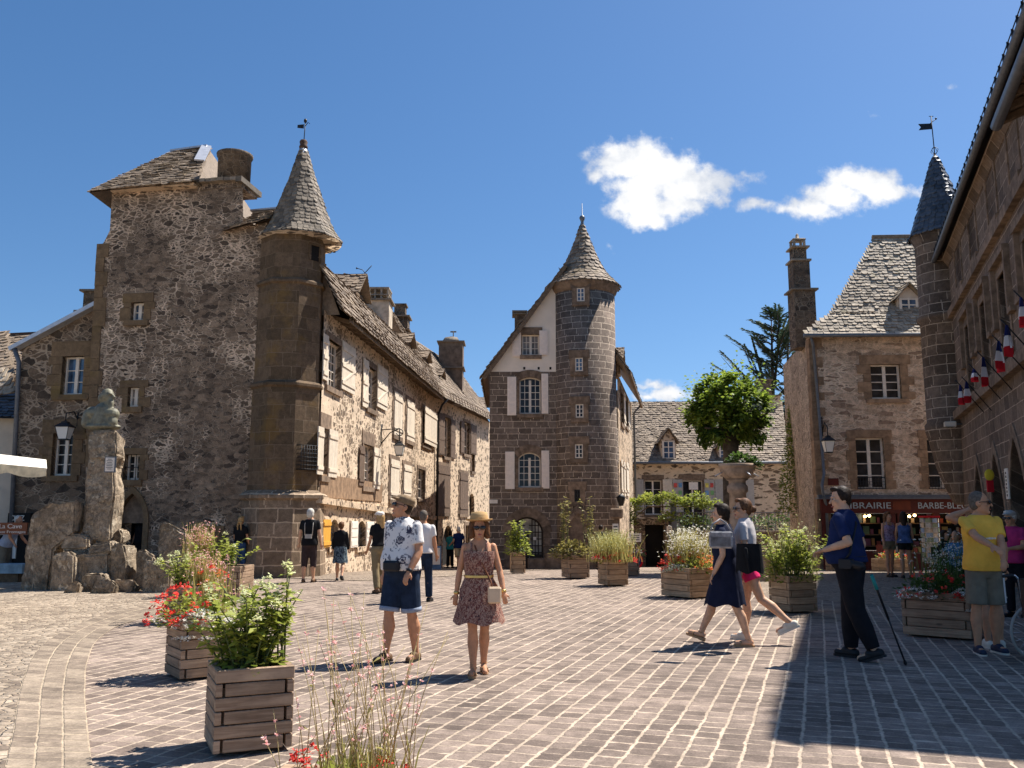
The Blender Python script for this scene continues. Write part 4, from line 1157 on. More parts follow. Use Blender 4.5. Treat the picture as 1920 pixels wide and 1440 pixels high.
# ------------------------------------------------------------------ centre: basalt house with round stair tower
CH = thing('turret_house', 'dark basalt house with a round stair tower, white gable and pale shutters', 'house', (2.2, 38, -.5))
CX0 = atY(918, 800, 36).x
WC = Wall((CX0, 36), (CX0 + 3.6, 36)); WC.rev = .28
def winc(q, **k): return window(WC, CH, WC.rect(*q), **k)
winc((979, 627, 1011, 666), nx=4, nz=3, sur=M_block, wid=.12, jag=.03, lint=.3, glass=M_glasspale, seed=51)
winc((974, 707, 1014, 776), nx=4, nz=5, arch=.12, sur=M_block, wid=.12, jag=.04, lint=.3, glass=M_glass, seed=52)
winc((972, 848, 1014, 914), nx=4, nz=5, arch=.22, sur=M_block, wid=.12, jag=.04, lint=.32, glass=M_glass, seed=53)
for q in ((960, 624, 977, 669), (1011, 620, 1027, 666), (951, 707, 968, 779), (1015, 701, 1028, 776), (947, 847, 965, 917), (1015, 845, 1030, 916)):
    shutter(WC, CH, WC.rect(*q), M_shutpink, planks=1, panel=True)
rc = WC.rect(958, 969, 1019, 1060); rc = (rc[0], -.45, rc[2], rc[3])
window(WC, CH, rc, nx=8, nz=7, arch=.6, dep=.3, frame=M_doorwood, glass=M_doorglass, sur=M_block, wid=.26, jag=.02, lint=.36, sill=False, seed=54, bar=.04, fw=.075, name='arched_glazed_door')
mb = MB(); wbox(mb, WC, rc[2] - .55, rc[2] - .08, rc[1], rc[1] + .55, -.3, -.22); wbox(mb, WC, rc[0] + .05, rc[0] + .12, rc[1], rc[3] - .5, -.3, -.2); mb.build('door_panel', M_doorwood, CH)
for x, y, mt in ((985, 1011, M_signgreen), (991, 1011, M_signyel), (1003, 1010, M_white)):
    mb = MB(); q = WC.rect(x - 3, y - 3, x + 3, y + 3); wbox(mb, WC, q[0], q[2], q[1], q[3], -.28, -.24); mb.build('pinned_notice', mt, CH)
zg = WC.hit(970, 697)[1]
p_l, p_r = WC.hit(905, 703), WC.hit(1033, 538)
sl = (p_r[1] - p_l[1]) / (p_r[0] - p_l[0])
UR = 6.9
ua = 3.17; za = p_l[1] + sl * (ua - p_l[0])
ol = [(0, -1.4), (3.37, -1.4), (3.37, zg), (0, zg)]
gab = [(0, zg), (3.37, zg), (3.37, za - .3), (ua, za), (.0, p_l[1] + sl * (0 - p_l[0]))]
hol = WC.holes; WC.holes = [h for h in hol if max(p[1] for p in h) < zg]; WC.finish(ol, M_center, 'wall', CH)
WC.holes = [h for h in hol if max(p[1] for p in h) >= zg]; WC.finish(gab, M_gable, 'gable_wall', CH)
mb = MB(); 
for x in (983, 1010, 1032):
    rc = WC.rect(x - 2, 688, x + 2, 693); wbox(mb, WC, rc[0], rc[2], rc[1], rc[3], -.05, .003)
mb.build('beam_hole', M_dark, CH)
mb = MB(); rc = WC.rect(917, 937, 933, 944); wbox(mb, WC, rc[0], rc[2], rc[1], rc[3], 0, .03); mb.build('street_plate', M_white, CH)
# side wall
WS = Wall((CX0 + 5.36, 36.7), (CX0 + 5.36 + .19 * 11, 47.7)); WS.rev = .2
for q in ((1163, 738, 1168, 795), (1172, 745, 1176, 800)):
    rc = WS.rect(*q); window(WS, CH, rc, nx=2, nz=4, frame=M_shut, glass=M_glass, sur=M_block, wid=.12, seed=int(q[0]))
for q in ((1168, 738, 1171, 798), (1176, 750, 1179, 805), (1163, 862, 1166, 930), (1168, 867, 1171, 930), (1173, 868, 1177, 930)):
    shutter(WS, CH, WS.rect(*q), M_shut, planks=3)
zeS = 7.65
WS.finish([(0, -1.5), (WS.L, -1.5), (WS.L, zeS), (0, zeS)], M_plaster_sparse, 'side_wall', CH)
mb = MB(); quad_wall(mb, [(CX0 - .1, 46.5, -1.5, zg), (CX0, 36, -1.5, zg)]); mb.build('street_wall', M_plaster_sparse, CH)
mb = MB(); ye = 58
A_ = WC.P(p_l[0] - .05, p_l[1] - .1, .3); B_ = WC.P(ua, za + .12, .3)
A2, B2 = A_ + Vector((0, 10.6, 0)), B_ + Vector((0, 10.6, 0))
roof_quad(mb, A2, A_, B_, B2, exp=.24, wid=.3, th=.05, seed=61)
Ce = WS.P(-.5, zeS - .05, .55); De = WS.P(WS.L, zeS - .05, .55)
roof_quad(mb, Ce, De, B2 + Vector((1.2, 0, 0)), B_ + Vector((.2, .6, 0)), exp=.24, wid=.3, th=.05, seed=62)
RFc = mb.build('roof', M_slate_mid, CH)
mb = MB(); mb.beam(A_ + Vector((.1, -.02, -.1)), B_ + Vector((0, -.02, -.1)), .12, .16); mb.beam(Ce + Vector((0, 0, -.08)), De + Vector((0, 0, -.08)), .12, .14); mb.build('barge_board', M_timber, RFc)
o, q = chimney(CH, 965, 984, 583, 640, 37.6, .56, M_chim, (.02, .1))
m = MB(); m.beam(atY(1160, 700, 47), atY(1203, 758, 52), .1, .25); 
dormer(WS, CH, WS.hit(1170, 690)[0] - .1, 1.0, WS.hit(1170, 700)[1], WS.hit(1170, 655)[1], -.2, 1.4, M_slate_mid, face=M_shut)
pipe('drainpipe', CH, [WS.P(WS.L - .1, -1, .12), WS.P(WS.L - .1, 7.2, .12), WS.P(WS.L - .1, 7.6, .5)], .06)
# stair tower
tcn = atY(1096, 760, 36.55); RT = 1.345
mb = MB(); zt0 = atY(1095, 520, 35.2).z; n = 40
mb.lathe([(RT, -1.4), (RT * .995, 4), (RT * .99, zt0)], (tcn.x, tcn.y, 0), n)
TW = mb.build('stair_tower', M_center, CH)
zE = zt0 - .02; zA = atY(1093, 412, 36.1).z
mb = MB(); tile_cone(mb, (tcn.x, tcn.y, 0), [(RT + .24, zE - .10), (RT + .04, zE + .10), (1.0, zE + .49), (.62, zE + 1.22), (.2, zA - .47), (.05, zA - .05)], exp=.2, wid=.25, th=.035, seed=71)
cn = mb.build('cone_roof', M_slate_mid, TW)
mb = MB(); mb.lathe([(RT - .03, zE - .5), (RT + .06, zE - .38), (RT + .11, zE - .24), (RT + .22, zE - .11), (RT + .1, zE + .05)], (tcn.x, tcn.y, 0), 40); mb.build('cornice', M_block, TW)
mb = MB(); mb.lathe([(.23, zA - .53), (.1, zA - .1), (.06, zA + .05), (.1, zA + .15), (.13, zA + .24), (.08, zA + .33), (.02, zA + .36), (.012, zA + .9)], (tcn.x, tcn.y, 0), 12); mb.build('finial', M_zincdark, cn)
def towerwin(px, y0, y1, wpx, glass, bars=False):
    p = atY(px, (y0 + y1) / 2, tcn.y - RT); dx = max(-.9, min(.9, (p.x - tcn.x) / RT)); an = math.asin(dx)
    c = Vector((tcn.x + RT * math.sin(an), tcn.y - RT * math.cos(an), 0)); tv = Vector((math.cos(an), math.sin(an), 0)); hw = wpx / FPX * 35.3 / 2
    Wt = Wall((c - tv * hw * 2).xy, (c + tv * hw * 2).xy); u0, u1 = hw, hw * 3
    z0, z1 = atY(px, y1, c.y).z, atY(px, y0, c.y).z
    m = MB(); wbox(m, Wt, u0, u1, z0, z1, -.3, .0); g = None
    m = MB(); f = .045
    for a, b_ in ((u0, u0 + f), (u1 - f, u1), ((u0 + u1) / 2 - f / 2, (u0 + u1) / 2 + f / 2)): wbox(m, Wt, a, b_, z0, z1, -.05, .02)
    for k in range(4): z = z0 + (z1 - z0 - f) * k / 3; wbox(m, Wt, u0, u1, z, z + f * (.6 if 0 < k < 3 else 1), -.05, .018)
    fr = m.build('window', M_iron if bars else M_frame, TW)
    m = MB(); wbox(m, Wt, u0, u1, z0, z1, -.1, .004); m.build('pane', glass, fr)
    rg = random.Random(int(y0)); m = MB(); s = .2
    wbox(m, Wt, u0 - s, u0, z0 - .02, z1, -.3, .045, rg.random()); wbox(m, Wt, u1, u1 + s, z0 - .02, z1, -.3, .045, rg.random())
    wbox(m, Wt, u0 - s * 1.3, u1 + s * 1.3, z1, z1 + .32, -.3, .05, rg.random()); wbox(m, Wt, u0 - s, u1 + s, z0 - .18, z0 - .02, -.3, .055, rg.random())
    m.build('window_surround', M_block, TW)
towerwin(1089, 540, 565, 15, M_glassblue); towerwin(1086, 671, 696, 15, M_glassblue); towerwin(1087, 758, 783, 15, M_glass); towerwin(1086, 833, 859, 15, M_glass); towerwin(1083, 918, 940, 11, M_dark, True)
# pointed doorway
p = atY(1085, 1000, tcn.y - RT); WD = Wall((p.x - 1.3, tcn.y - RT - .02), (p.x + 1.3, tcn.y - RT - .02)); u0, z0, u1, z1 = WD.rect(1066, 962, 1104, 1060); z0 = -.6
mb = MB(); wprism(mb, WD, opening(u0, u1, z0, z1, 'gothic'), -.6, .0); DR = mb.build('pointed_doorway', M_block, TW)
mb = MB(); wbox(mb, WD, u0 + .05, u1 - .05, z0, WD.hit(1085, 1000)[1], -.3, .02); mb.build('door', M_shutbrown, DR)
for k, (w0, w1, d) in enumerate(((0, .14, .1), (.14, .26, .05))):
    mb = MB(); a = opening(u0 - w0, u1 + w0, z0, z1 + w0 * 1.3, 'gothic'); b_ = opening(u0 - w1, u1 + w1, z0, z1 + w1 * 1.3, 'gothic')
    for i in range(1, len(a)):
        j = (i + 1) % len(a)
        if j == 0: break
        wprism(mb, WD, [a[i], b_[i], b_[j], a[j]], -.7, d, rnd.random())
    wprism(mb, WD, [b_[1 - 1], a[0], (a[0][0], z1 - 1.4), (b_[0][0], z1 - 1.4)][:4] if False else [(u0 - w1, z0), (u0 - w0, z0), (u0 - w0, a[-1][1]), (u0 - w1, a[-1][1])], -.7, d); 
    mb.build('door_moulding', M_block, DR)
mb = MB(); p = ground_at(1020, 1062); mb.box((WC.P(2.05, 0).x, 35.4, -.28), (1.0, 1.2, .5)); mb.box((WC.P(2.75, 0).x, 35.2, -.2), (1.0, 1.0, .8)); mb.build('door_step', M_block, CH)

# ------------------------------------------------------------------ low house behind
LW = thing('low_house', 'low flaking plaster house with grey shutters and a wide slate roof behind the fountain', 'house', (12, 58, -1))
YL = 56
a = atY(1150, 900, YL); b_ = atY(1500, 900, YL); WL = Wall((a.x, YL), (b_.x, YL)); WL.rev = .2; zl = WL.hit(1330, 866)[1]
window(WL, LW, WL.rect(1209, 901, 1241, 965), nx=2, nz=4, frame=M_white, glass=M_glass, sur=M_block, wid=.1, lint=.35, seed=81)
window(WL, LW, WL.rect(1281, 901, 1319, 1000), nx=2, nz=3, frame=M_white, glass=M_glass, sur=M_block, wid=.1, lint=.4, seed=82, leaves=2)
for x0, x1, m_ in ((1191, 1207, M_shutgrey), (1243, 1261, M_shut), (1262, 1280, M_shutgrey), (1321, 1340, M_shutgrey), (1341, 1357, M_shutgrey), (1398, 1414, M_shutgrey)):
    shutter(WL, LW, WL.rect(x0, 899, x1, 960), m_, planks=4, label='cream shutter among grey ones' if m_ == M_shut else None)
pal = [simple('poster_red', (.6, .08, .06)), simple('poster_yellow', (.75, .6, .12)), simple('poster_green', (.2, .4, .15)), simple('poster_blue', (.15, .3, .5))]
for i, (x, y) in enumerate(((1266, 910), (1275, 910), (1275, 924), (1325, 910), (1334, 910), (1325, 924), (1335, 924))):
    mb = MB(); rc = WL.rect(x - 3, y - 4, x + 3, y + 4); wbox(mb, WL, rc[0], rc[2], rc[1], rc[3], .06, .105); mb.build('poster', pal[(i * 3) % 4], LW)
mb = MB(); rc = WL.rect(1292, 904, 1309, 918); wbox(mb, WL, rc[0], rc[2], rc[1], rc[3], -.1, -.04); mb.build('paper_sign', M_white, LW)
WL.finish([(0, -2), (WL.L, -2), (WL.L, zl), (0, zl)], M_lowwall, 'wall', LW)
mb = MB(); e0, e1 = WL.P(-.3, zl - .05, .4), WL.P(WL.hit(1477, 862)[0], zl - .02, .4); r0, r1 = atY(1150, 757, YL + 4.5), atY(1466, 750, YL + 4.5)
roof_quad(mb, e0, e1, r1, r0, exp=.21, wid=.26, th=.045, seed=83)
mb.add([r0, r1, r1 + Vector((0, 4.5, -4)), r0 + Vector((0, 4.5, -4))], None, .4); mb.build('roof', M_slate_mid, LW)
mb = MB(); mb.tube([e0 + Vector((0, -.1, -.05)), e1 + Vector((0, -.1, -.05))], .09, 8); mb.build('gutter', M_zincdark, LW)
def front_dormer(b, px0, px1, pyb, pyw, pyr, Y, mat, wallm, glass, curtain=False, dp=2.2):
    p0_, p1_ = atY(px0, pyb, Y), atY(px1, pyb, Y); zw, zr = atY(px0, pyw, Y).z, atY((px0 + px1) / 2, pyr, Y).z
    Wd = Wall((p0_.x, Y), (p1_.x, Y)); L = Wd.L
    m = MB(); wprism(m, Wd, [(0, p0_.z), (L, p0_.z), (L, zw), (L / 2, zr - .08), (0, zw)], -dp, -.02); d = m.build('dormer', wallm, b)
    m = MB(); f = L * .14
    for a_, c_ in ((f * .6, f * 1.4), (L - f * 1.4, L - f * .6), (L / 2 - .03, L / 2 + .03)): wbox(m, Wd, a_, c_, p0_.z + .05, zw - .02, -.1, .03)
    for k in range(4): z = p0_.z + .05 + (zw - p0_.z - .14) * k / 3; wbox(m, Wd, f * .6, L - f * .6, z, z + .05, -.1, .028)
    fr = m.build('window', M_frame, d); m = MB(); wbox(m, Wd, f, L - f, p0_.z + .05, zw - .04, -.1, .005); m.build('pane', glass, d)
    m = MB(); o = L * .2
    for sg in (0, 1):
        u = -o if sg == 0 else L + o
        roof_quad(m, Wd.P(u, zw - .14, .2), Wd.P(u, zw - .14, -dp), Wd.P(L / 2, zr, -dp), Wd.P(L / 2, zr, .2), exp=.2, wid=.26, seed=int(px0) + sg)
    m.build('dormer_roof', mat, d); return d
front_dormer(LW, 1240, 1268, 861, 826, 803, YL - .15, M_slate_mid, M_plaster_sparse, M_glassblue)
front_dormer(LW, 1347, 1372, 861, 836, 812, YL - .1, M_slate_mid, M_plaster_sparse, M_glassblue)
chimney(LW, 1424, 1448, 710, 800, YL + 4.6, 1.0, M_chim, (.02,)); chimney(LW, 1441, 1464, 740, 800, YL + 4.0, .8, M_plaster_sparse, (.02,))

# ------------------------------------------------------------------ bookshop house
BH = thing('bookshop_house', 'pale stone house with a steep slate roof and a maroon bookshop front below', 'house', (15, 35, -.3))
WB = Wall((11.34, 33), (22, 32.6)); WB.rev = .25
window(WB, BH, WB.rect(1633, 683, 1689, 748), 2, 4, sur=M_block_tan, wid=.28, jag=.22, lint=.36, seed=91, fw=.06, bar=.035)
window(WB, BH, WB.rect(1606, 821, 1659, 917), 2, 4, sur=M_block_tan, wid=.26, jag=.1, lint=.3, seed=92, fw=.06, bar=.035, sill=False)
window(WB, BH, WB.rect(1740, 821, 1795, 917), 2, 4, sur=M_block_tan, wid=.26, jag=.1, lint=.3, seed=93, fw=.06, bar=.035, sill=False)
for x0, x1 in ((1607, 1659), (1741, 1794)):
    u0, z0, u1, z1 = WB.rect(x0, 895, x1, 917); m = MB()
    for z in (z0 + .03, z1): m.tube([WB.P(u0, z, .03), WB.P(u1, z, .03)], .018, 6)
    nn = 9
    for i in range(nn + 1): u = u0 + (u1 - u0) * i / nn; m.tube([WB.P(u, z0, .03), WB.P(u, z1, .03)], .009, 5)
    for i in range(nn):
        u = u0 + (u1 - u0) * (i + .5) / nn; zc_ = (z0 + z1) / 2; r_ = (u1 - u0) / nn * .45
        m.tube([WB.P(u + r_ * math.cos(a * PI / 5), zc_ + r_ * 1.4 * math.sin(a * PI / 5), .03) for a in range(11)], .007, 5)
    m.build('window_railing', M_iron, BH)
ol_z = WB.hit(1530, 629)[1]
shop = WB.rect(1556, 963, 1810, 1075); shop = (shop[0], -.25, shop[2], shop[3])
shop = (shop[0], .35, shop[2] + .4, shop[3]); WB.rev = .5
WB.holes.append(opening(*[shop[0], shop[2], shop[1], shop[3]]))
WB.finish([(0, -1), (WB.L, -1), (WB.L, ol_z), (0, ol_z)], M_lib, 'wall', BH)
WBs = Wall((12.34, 39.5), (11.34, 33)); WBs.finish([(0, -1), (WBs.L, -1), (WBs.L, ol_z - .05), (0, ol_z - .05)], M_lib_side, 'side_wall', BH)
mb = MB(); z = -.2; k = 0
while z < ol_z - .3:
    h = rnd.uniform(.28, .42); wbox(mb, WB, -.012, .28 + .2 * (k % 2), z + .005, z + h, -.35, .022, rnd.random()); z += h; k += 1
mb.build('corner_quoin', M_block_tan, BH)
mb = MB(); Lr = WB.L
ev = [WB.P(-.3, ol_z - .02, .35), WB.P(Lr, ol_z - .02, .35)]
kx = WB.P(.32, ol_z + .95, -.25); ky = WB.P(Lr, ol_z + .95, -.25)
rx0 = atY(1640, 447, 35.6); rx1 = Vector((22, 35.2, rx0.z))
kx = atY(1556, 590, 33.35); ky.z = kx.z; 
roof_quad(mb, ev[0], ev[1], ky, kx, exp=.165, wid=.2, th=.035, seed=94)
roof_quad(mb, kx + Vector((0, 0, -.02)), ky + Vector((0, 0, -.02)), rx1, rx0, exp=.165, wid=.2, th=.035, seed=95)
bl = Vector((12.2, 40, ol_z)); 
bl = Vector((14.2, 40, ol_z)); mb.add([ev[0], bl, rx0 + Vector((.6, 2.5, 0)), rx0, kx], None, .4)
mb.add([rx0, rx1, rx1 + Vector((0, 6, -5)), bl + Vector((.6, 0, 1))], None, .4)
RB = mb.build('roof', M_slate_pale, BH)
mb = MB(); mb.tube([ev[0] + Vector((0, -.05, -.06)), ev[1] + Vector((0, -.05, -.06))], .075, 8); mb.build('gutter', M_zincdark, BH)
mb = MB(); mb.tube([rx0 + Vector((-.1, 0, .05)), rx1 + Vector((0, 0, .05))], .1, 8); mb.build('ridge', M_slate_mid, BH)
pipe('drainpipe', BH, [WB.P(.3, -.2, .1), WB.P(.3, 2.0, .1), WB.P(.12, 2.5, .35), WB.P(.1, 2.75, .35), WB.P(.28, 3.2, .1), WB.P(.12, ol_z - .4, .1), WB.P(.0, ol_z - .1, .3)], .055)
o, q = chimney(BH, 1491, 1531, 540, 655, 33.8, .8, M_chim, (.02,), zb=ol_z - .3)
m = MB(); zz_ = q[2]
for sc_, h0, h1 in ((.80, 0, 1.15), (.62, 1.15, 1.75)): m.box((q[0] - .05, q[1], zz_ + (h0 + h1) / 2), (q[3] * sc_, q[4] * sc_, h1 - h0))
m.build('chimney_stack', M_chim, o)
m = MB(); m.box((q[0] - .05, q[1], zz_ + 1.17), (q[3] * .95, q[4], .07)); m.box((q[0] - .05, q[1], zz_ + 1.72), (q[3] * .85, q[4], .06)); m.lathe([(.38, zz_ + 2.05), (.34, zz_ + 2.1), (.08, zz_ + 2.15), (.07, zz_ + 2.3), (.02, zz_ + 2.36)], (q[0] - .05, q[1], 0), 4, rot=R(45))
for sx in (-1, 1):
    for sy in (-1, 1): m.box((q[0] - .05 + sx * .2, q[1] + sy * .2, zz_ + 1.9), (.09, .09, .34))
m.build('chimney_cowl', M_conc, o)
front_dormer(BH, 1684, 1727, 597, 558, 532, 33.35, M_slate_pale, M_whitewall, M_glassblue)
# shop front
SF = thing('shop_front', 'maroon timber bookshop front with lettered fascia and lit display windows', 'shop front', (WB.P(2.5, 0).x, 33, 0))
mb = MB(); fz0, fz1 = WB.hit(1680, 962)[1], WB.hit(1680, 936)[1]
wbox(mb, WB, shop[0] - .3, shop[2], fz0, fz1, -.1, .16); f_ = mb.build('fascia', M_maroon, SF)
mb = MB(); wprism(mb, WB, [(shop[0] - .45, fz1), (shop[2], fz1), (shop[2], fz1 + .06), (shop[0] - .45, fz1 + .06)], 0, .42); wprism(mb, WB, [(shop[0] - .4, fz1 + .06), (shop[2], fz1 + .06), (shop[2], fz1 + .16), (shop[0] - .4, fz1 + .16)], 0, .22); mb.build('canopy_ledge', M_zincdark, SF)
ob_m = simple('ochre_panel', (.20, .045, .02), .5, .1)
mb = MB(); rc = WB.rect(1671, 940, 1704, 956); wbox(mb, WB, rc[0], rc[2], rc[1], rc[3], .1, .175); mb.build('fascia_panel', ob_m, SF)
M_letter = simple('pale_lettering', (.50, .58, .66), .5, .05)
def text(name, s, W, u, z, h, d, mat, parent, wide=None, ext=.012, shear=0.0, rot90=False):
    cu = bpy.data.curves.new(name, 'FONT'); cu.body = s; cu.size = h * 1.38; cu.extrude = ext; cu.shear = shear; cu.align_x = 'LEFT'
    tmp = bpy.data.objects.new(name, cu); COL.objects.link(tmp)
    dg = bpy.context.evaluated_depsgraph_get(); dg.update()
    me = bpy.data.meshes.new_from_object(tmp.evaluated_get(dg)); bpy.data.objects.remove(tmp)
    xs_ = [v.co.x for v in me.vertices]; sc_ = (wide / (max(xs_) - min(xs_))) if wide else 1.0; x0 = min(xs_)
    off_ = ORI.get(parent.name, Vector((0, 0, 0)))
    for v in me.vertices:
        x, y, zz__ = (v.co.x - x0) * sc_, v.co.y, v.co.z
        if rot90: x, y = -y, x
        v.co = W.P(u + x, z + y, d + zz__) - off_
    me.name = name; me.materials.clear(); me.materials.append(mat)
    o = bpy.data.objects.new(name, me); COL.objects.link(o); o.parent = parent; ORI[o.name] = off_
    return o
ua_, za_ = WB.hit(1585, 952)
text('lettering', 'LIBRAIRIE', WB, WB.hit(1581, 950)[0], WB.hit(1625, 953.5)[1], .235, .175, M_letter, SF, wide=WB.hit(1667, 950)[0] - WB.hit(1581, 950)[0])
text('lettering', 'BARBE-BLEUE', WB, WB.hit(1718, 950)[0], WB.hit(1760, 953.5)[1], .235, .175, M_letter, SF, wide=WB.hit(1818, 950)[0] - WB.hit(1718, 950)[0])
for x in (1546, 1674, 1688, 1757, 1806):
    mb = MB(); u = WB.hit(x, 1000)[0]; wbox(mb, WB, u - .1, u + .1, -.3, fz0, -.1, .1); mb.build('pilaster', M_maroon, SF)
mb = MB(); wbox(mb, WB, shop[0], shop[2], -.5, .35, -.45, .03); mb.build('stall_riser', M_maroon, SF)
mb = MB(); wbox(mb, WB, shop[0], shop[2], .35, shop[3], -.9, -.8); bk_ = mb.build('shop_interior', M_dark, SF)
cols_ = [(.30, .06, .04), (.36, .29, .10), (.07, .13, .22), (.38, .34, .29), (.08, .15, .09), (.17, .06, .10), (.36, .18, .06)]
BM_ = [simple('book_cover_%d' % i, c, .5, .1) for i, c in enumerate(cols_)]
mb = MB()
for k in range(4): wbox(mb, WB, shop[0] + .05, shop[2] - .05, .5 + k * .42, .53 + k * .42, -.8, -.45)
mb.build('display_shelf', M_timber, SF)
for i in range(60):
    u = shop[0] + .15 + (i % 20) * .26 + rnd.uniform(-.05, .05); z = .54 + (i // 20) * .42; hh = rnd.uniform(.14, .33); mb = MB(); wbox(mb, WB, u, u + rnd.uniform(.08, .22), z, z + hh, -.6, -.55)
    mb.build('book', BM_[i % 7], SF)
M_bulb, tb, bb = newmat('warm_bulb'); bb.inputs['Emission Color'].default_value = (1, .62, .25, 1); bb.inputs['Emission Strength'].default_value = 9
for x in (1628, 1712, 1722, 1788, 1636):
    u, z = WB.hit(x, 963 + (x % 3)); mb = MB(); mb.ell(WB.P(u, z - .06, -.35), (.055, .055, .05)); mb.build('display_lamp', M_bulb, SF)
mb = MB(); rc = WB.rect(1552, 897, 1572, 910); wbox(mb, WB, rc[0], rc[2], rc[1], rc[3], 0, .04); tag(mb.build('street_plaque', M_maroon, None), 'small dark red plaque on the pale stone wall beside the drainpipe', 'sign')

# ------------------------------------------------------------------ right: town hall in shade
TN = thing('town_hall', 'dark stone town hall in shade with flags, arched ground floor and corner turret', 'town hall', (12, 20, 0))
kt = .367
WT = Wall((14.25, 28), (14.25 - kt * 17.7, 28 - 17.7)); WT.rev = .35
# wall runs towards the camera, outward normal to the left
def tu(px, py): return WT.hit(px, py)
ZG = WT.hit(1830, 276, .40)[1]
print('ZG', ZG)
def trect(x0, x1, z0, z1, y): 
    a, c = tu(x0, y)[0], tu(x1, y)[0]; return (min(a, c), z0, max(a, c), z1)
for i, (x0, x1, y0, y1) in enumerate(((1793, 1805, 482, 557), (1819, 1833, 418, 503), (1850, 1868, 330, 403), (1890, 1911, 240, 340))):
    ym = (y0 + y1) / 2; u0, u1 = sorted((tu(x0, ym)[0], tu(x1, ym)[0])); z0 = 8.35; z1 = 10.0
    window(WT, TN, (u0, z0, u1, z1), 1, 3, leaves=1, sur=M_block, wid=.14, jag=.02, lint=.18, glass=M_glass, frame=M_shutbrown, dep=.28, seed=100 + i)
fw_ = []
for i, (xc, yc) in enumerate(((1821, 690), (1850, 640), (1886, 590), (1936, 520))):
    u = tu(xc, yc)[0]; z0, z1 = 5.1, 7.0
    window(WT, TN, (u - .55, z0, u + .55, z1), 2, 2, leaves=2, sur=M_block, wid=.16, jag=.0, lint=.16, glass=M_glass, frame=M_shutbrown, dep=.3, seed=110 + i, sill=False)
    m = MB(); 
    wbox(m, WT, u - .95, u - .80, z0 + .9, z1 + .28, 0, .12); wbox(m, WT, u + .80, u + .95, z0 + .9, z1 + .28, 0, .12); wbox(m, WT, u - .95, u + .95, z1 + .28, z1 + .42, 0, .14)
    wbox(m, WT, u - 1.25, u - .80, z0 + .78, z0 + .9, 0, .12); wbox(m, WT, u + .80, u + 1.25, z0 + .78, z0 + .9, 0, .12)
    wbox(m, WT, u - .04, u + .04, z0, z1, -.28, -.12); wbox(m, WT, u - .55, u + .55, z0 + 1.2, z0 + 1.28, -.28, -.12)
    m.build('hood_mould', M_block, TN); fw_.append(u)
for i, (x0, x1, ya) in enumerate(((1831, 1847, 868), (1861, 1886, 846), (1897, 1930, 814), (1955, 2010, 770))):
    u0, u1 = sorted((tu(x0, 950)[0], tu(x1, 950)[0])); z1 = tu((x0 + x1) / 2, ya)[1]
    WT.holes.append(opening(u0, u1, -.02, z1, 'gothic')); m = MB(); a = opening(u0, u1, 0, z1, 'gothic'); b_ = opening(u0 - .22, u1 + .22, 0, z1 + .32, 'gothic')
    for k in range(1, len(a)):
        j = (k + 1) % len(a); wprism(m, WT, [a[k], b_[k], b_[j], a[j]], -.3, .03, rnd.random())
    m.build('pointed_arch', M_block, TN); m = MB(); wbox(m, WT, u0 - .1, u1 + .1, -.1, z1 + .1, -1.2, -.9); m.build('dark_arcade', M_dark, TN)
WT.finish([(0, -.5), (WT.L, -.5), (WT.L, ZG), (0, ZG)], M_town, 'wall', TN)
m = MB(); e = WT.P(WT.L, 0); e2 = e + Vector((9.4, -3.4, 0)); s_ = WT.P(0, 0); s2 = s_ + Vector((9.4, -3.4, 0))
quad_wall(m, [(e.x, e.y, -.5, ZG), (e2.x, e2.y, -.5, ZG), (s2.x, s2.y, -.5, ZG), (s_.x, s_.y, -.5, ZG)]); m.build('end_wall', M_town, TN)
def band(z, h, d, name='string_course', u0=0.0, u1=None):
    m = MB(); n_ = 22; L = (u1 or WT.L) - u0
    for i in range(n_): wprism(m, WT, [(u0 + L * i / n_, z), (u0 + L * (i + 1) / n_ - .004, z), (u0 + L * (i + 1) / n_ - .004, z + h), (u0 + L * i / n_, z + h)], -.05, d + rnd.uniform(0, .01), rnd.random())
    return m.build(name, M_block, TN)
band(7.85, .22, .14); band(8.07, .1, .08); band(4.62, .24, .18); band(4.86, .1, .1)
m = MB(); m.hexa([WT.P(-.1, ZG - .25, .02), WT.P(WT.L, ZG - .25, .02), WT.P(WT.L, ZG - .25, -.1), WT.P(-.1, ZG - .25, -.1), WT.P(-.1, ZG, .18), WT.P(WT.L, ZG, .18), WT.P(WT.L, ZG, -.1), WT.P(-.1, ZG, -.1)]); m.build('cornice', M_town, TN)
m = MB(); roof_quad(m, WT.P(-.2, ZG + .04, .36), WT.P(WT.L + .4, ZG + .04, .36), WT.P(WT.L - 4.6, ZG + 5.2, -4.6), WT.P(-.2, ZG + 5.2, -4.6), exp=.3, wid=.4, th=.04, seed=120)
m.add([WT.P(-.2, ZG + 5.2, -4.6), WT.P(WT.L - 4.6, ZG + 5.2, -4.6), WT.P(WT.L + .4, ZG, -10), WT.P(-.2, ZG, -10)], None, .4)
m.add([WT.P(WT.L + .4, ZG, .5), WT.P(WT.L - 4.6, ZG + 5.2, -4.6), WT.P(WT.L + .4, ZG, -10)], None, .4); m.add([WT.P(-.1, ZG, .3), WT.P(-.1, ZG + 5.2, -4.6), WT.P(-.1, ZG, -10)], None, .4)
RTn = m.build('roof', M_slate_blue, TN)
m = MB(); m.tube([WT.P(-.9, ZG, .40), WT.P(WT.L + .3, ZG, .40)], .085, 8); m.build('gutter', M_zincdark, TN)
m = MB(); n_ = 40
for i in range(n_ + 1):
    u = .1 + i * .46; m.beam(WT.P(u, ZG + .02, .36), WT.P(u, ZG + .42, .36), .045, .02); m.tube([WT.P(u, ZG + .4, .36), WT.P(u, ZG + .3, .2)], .012, 5)
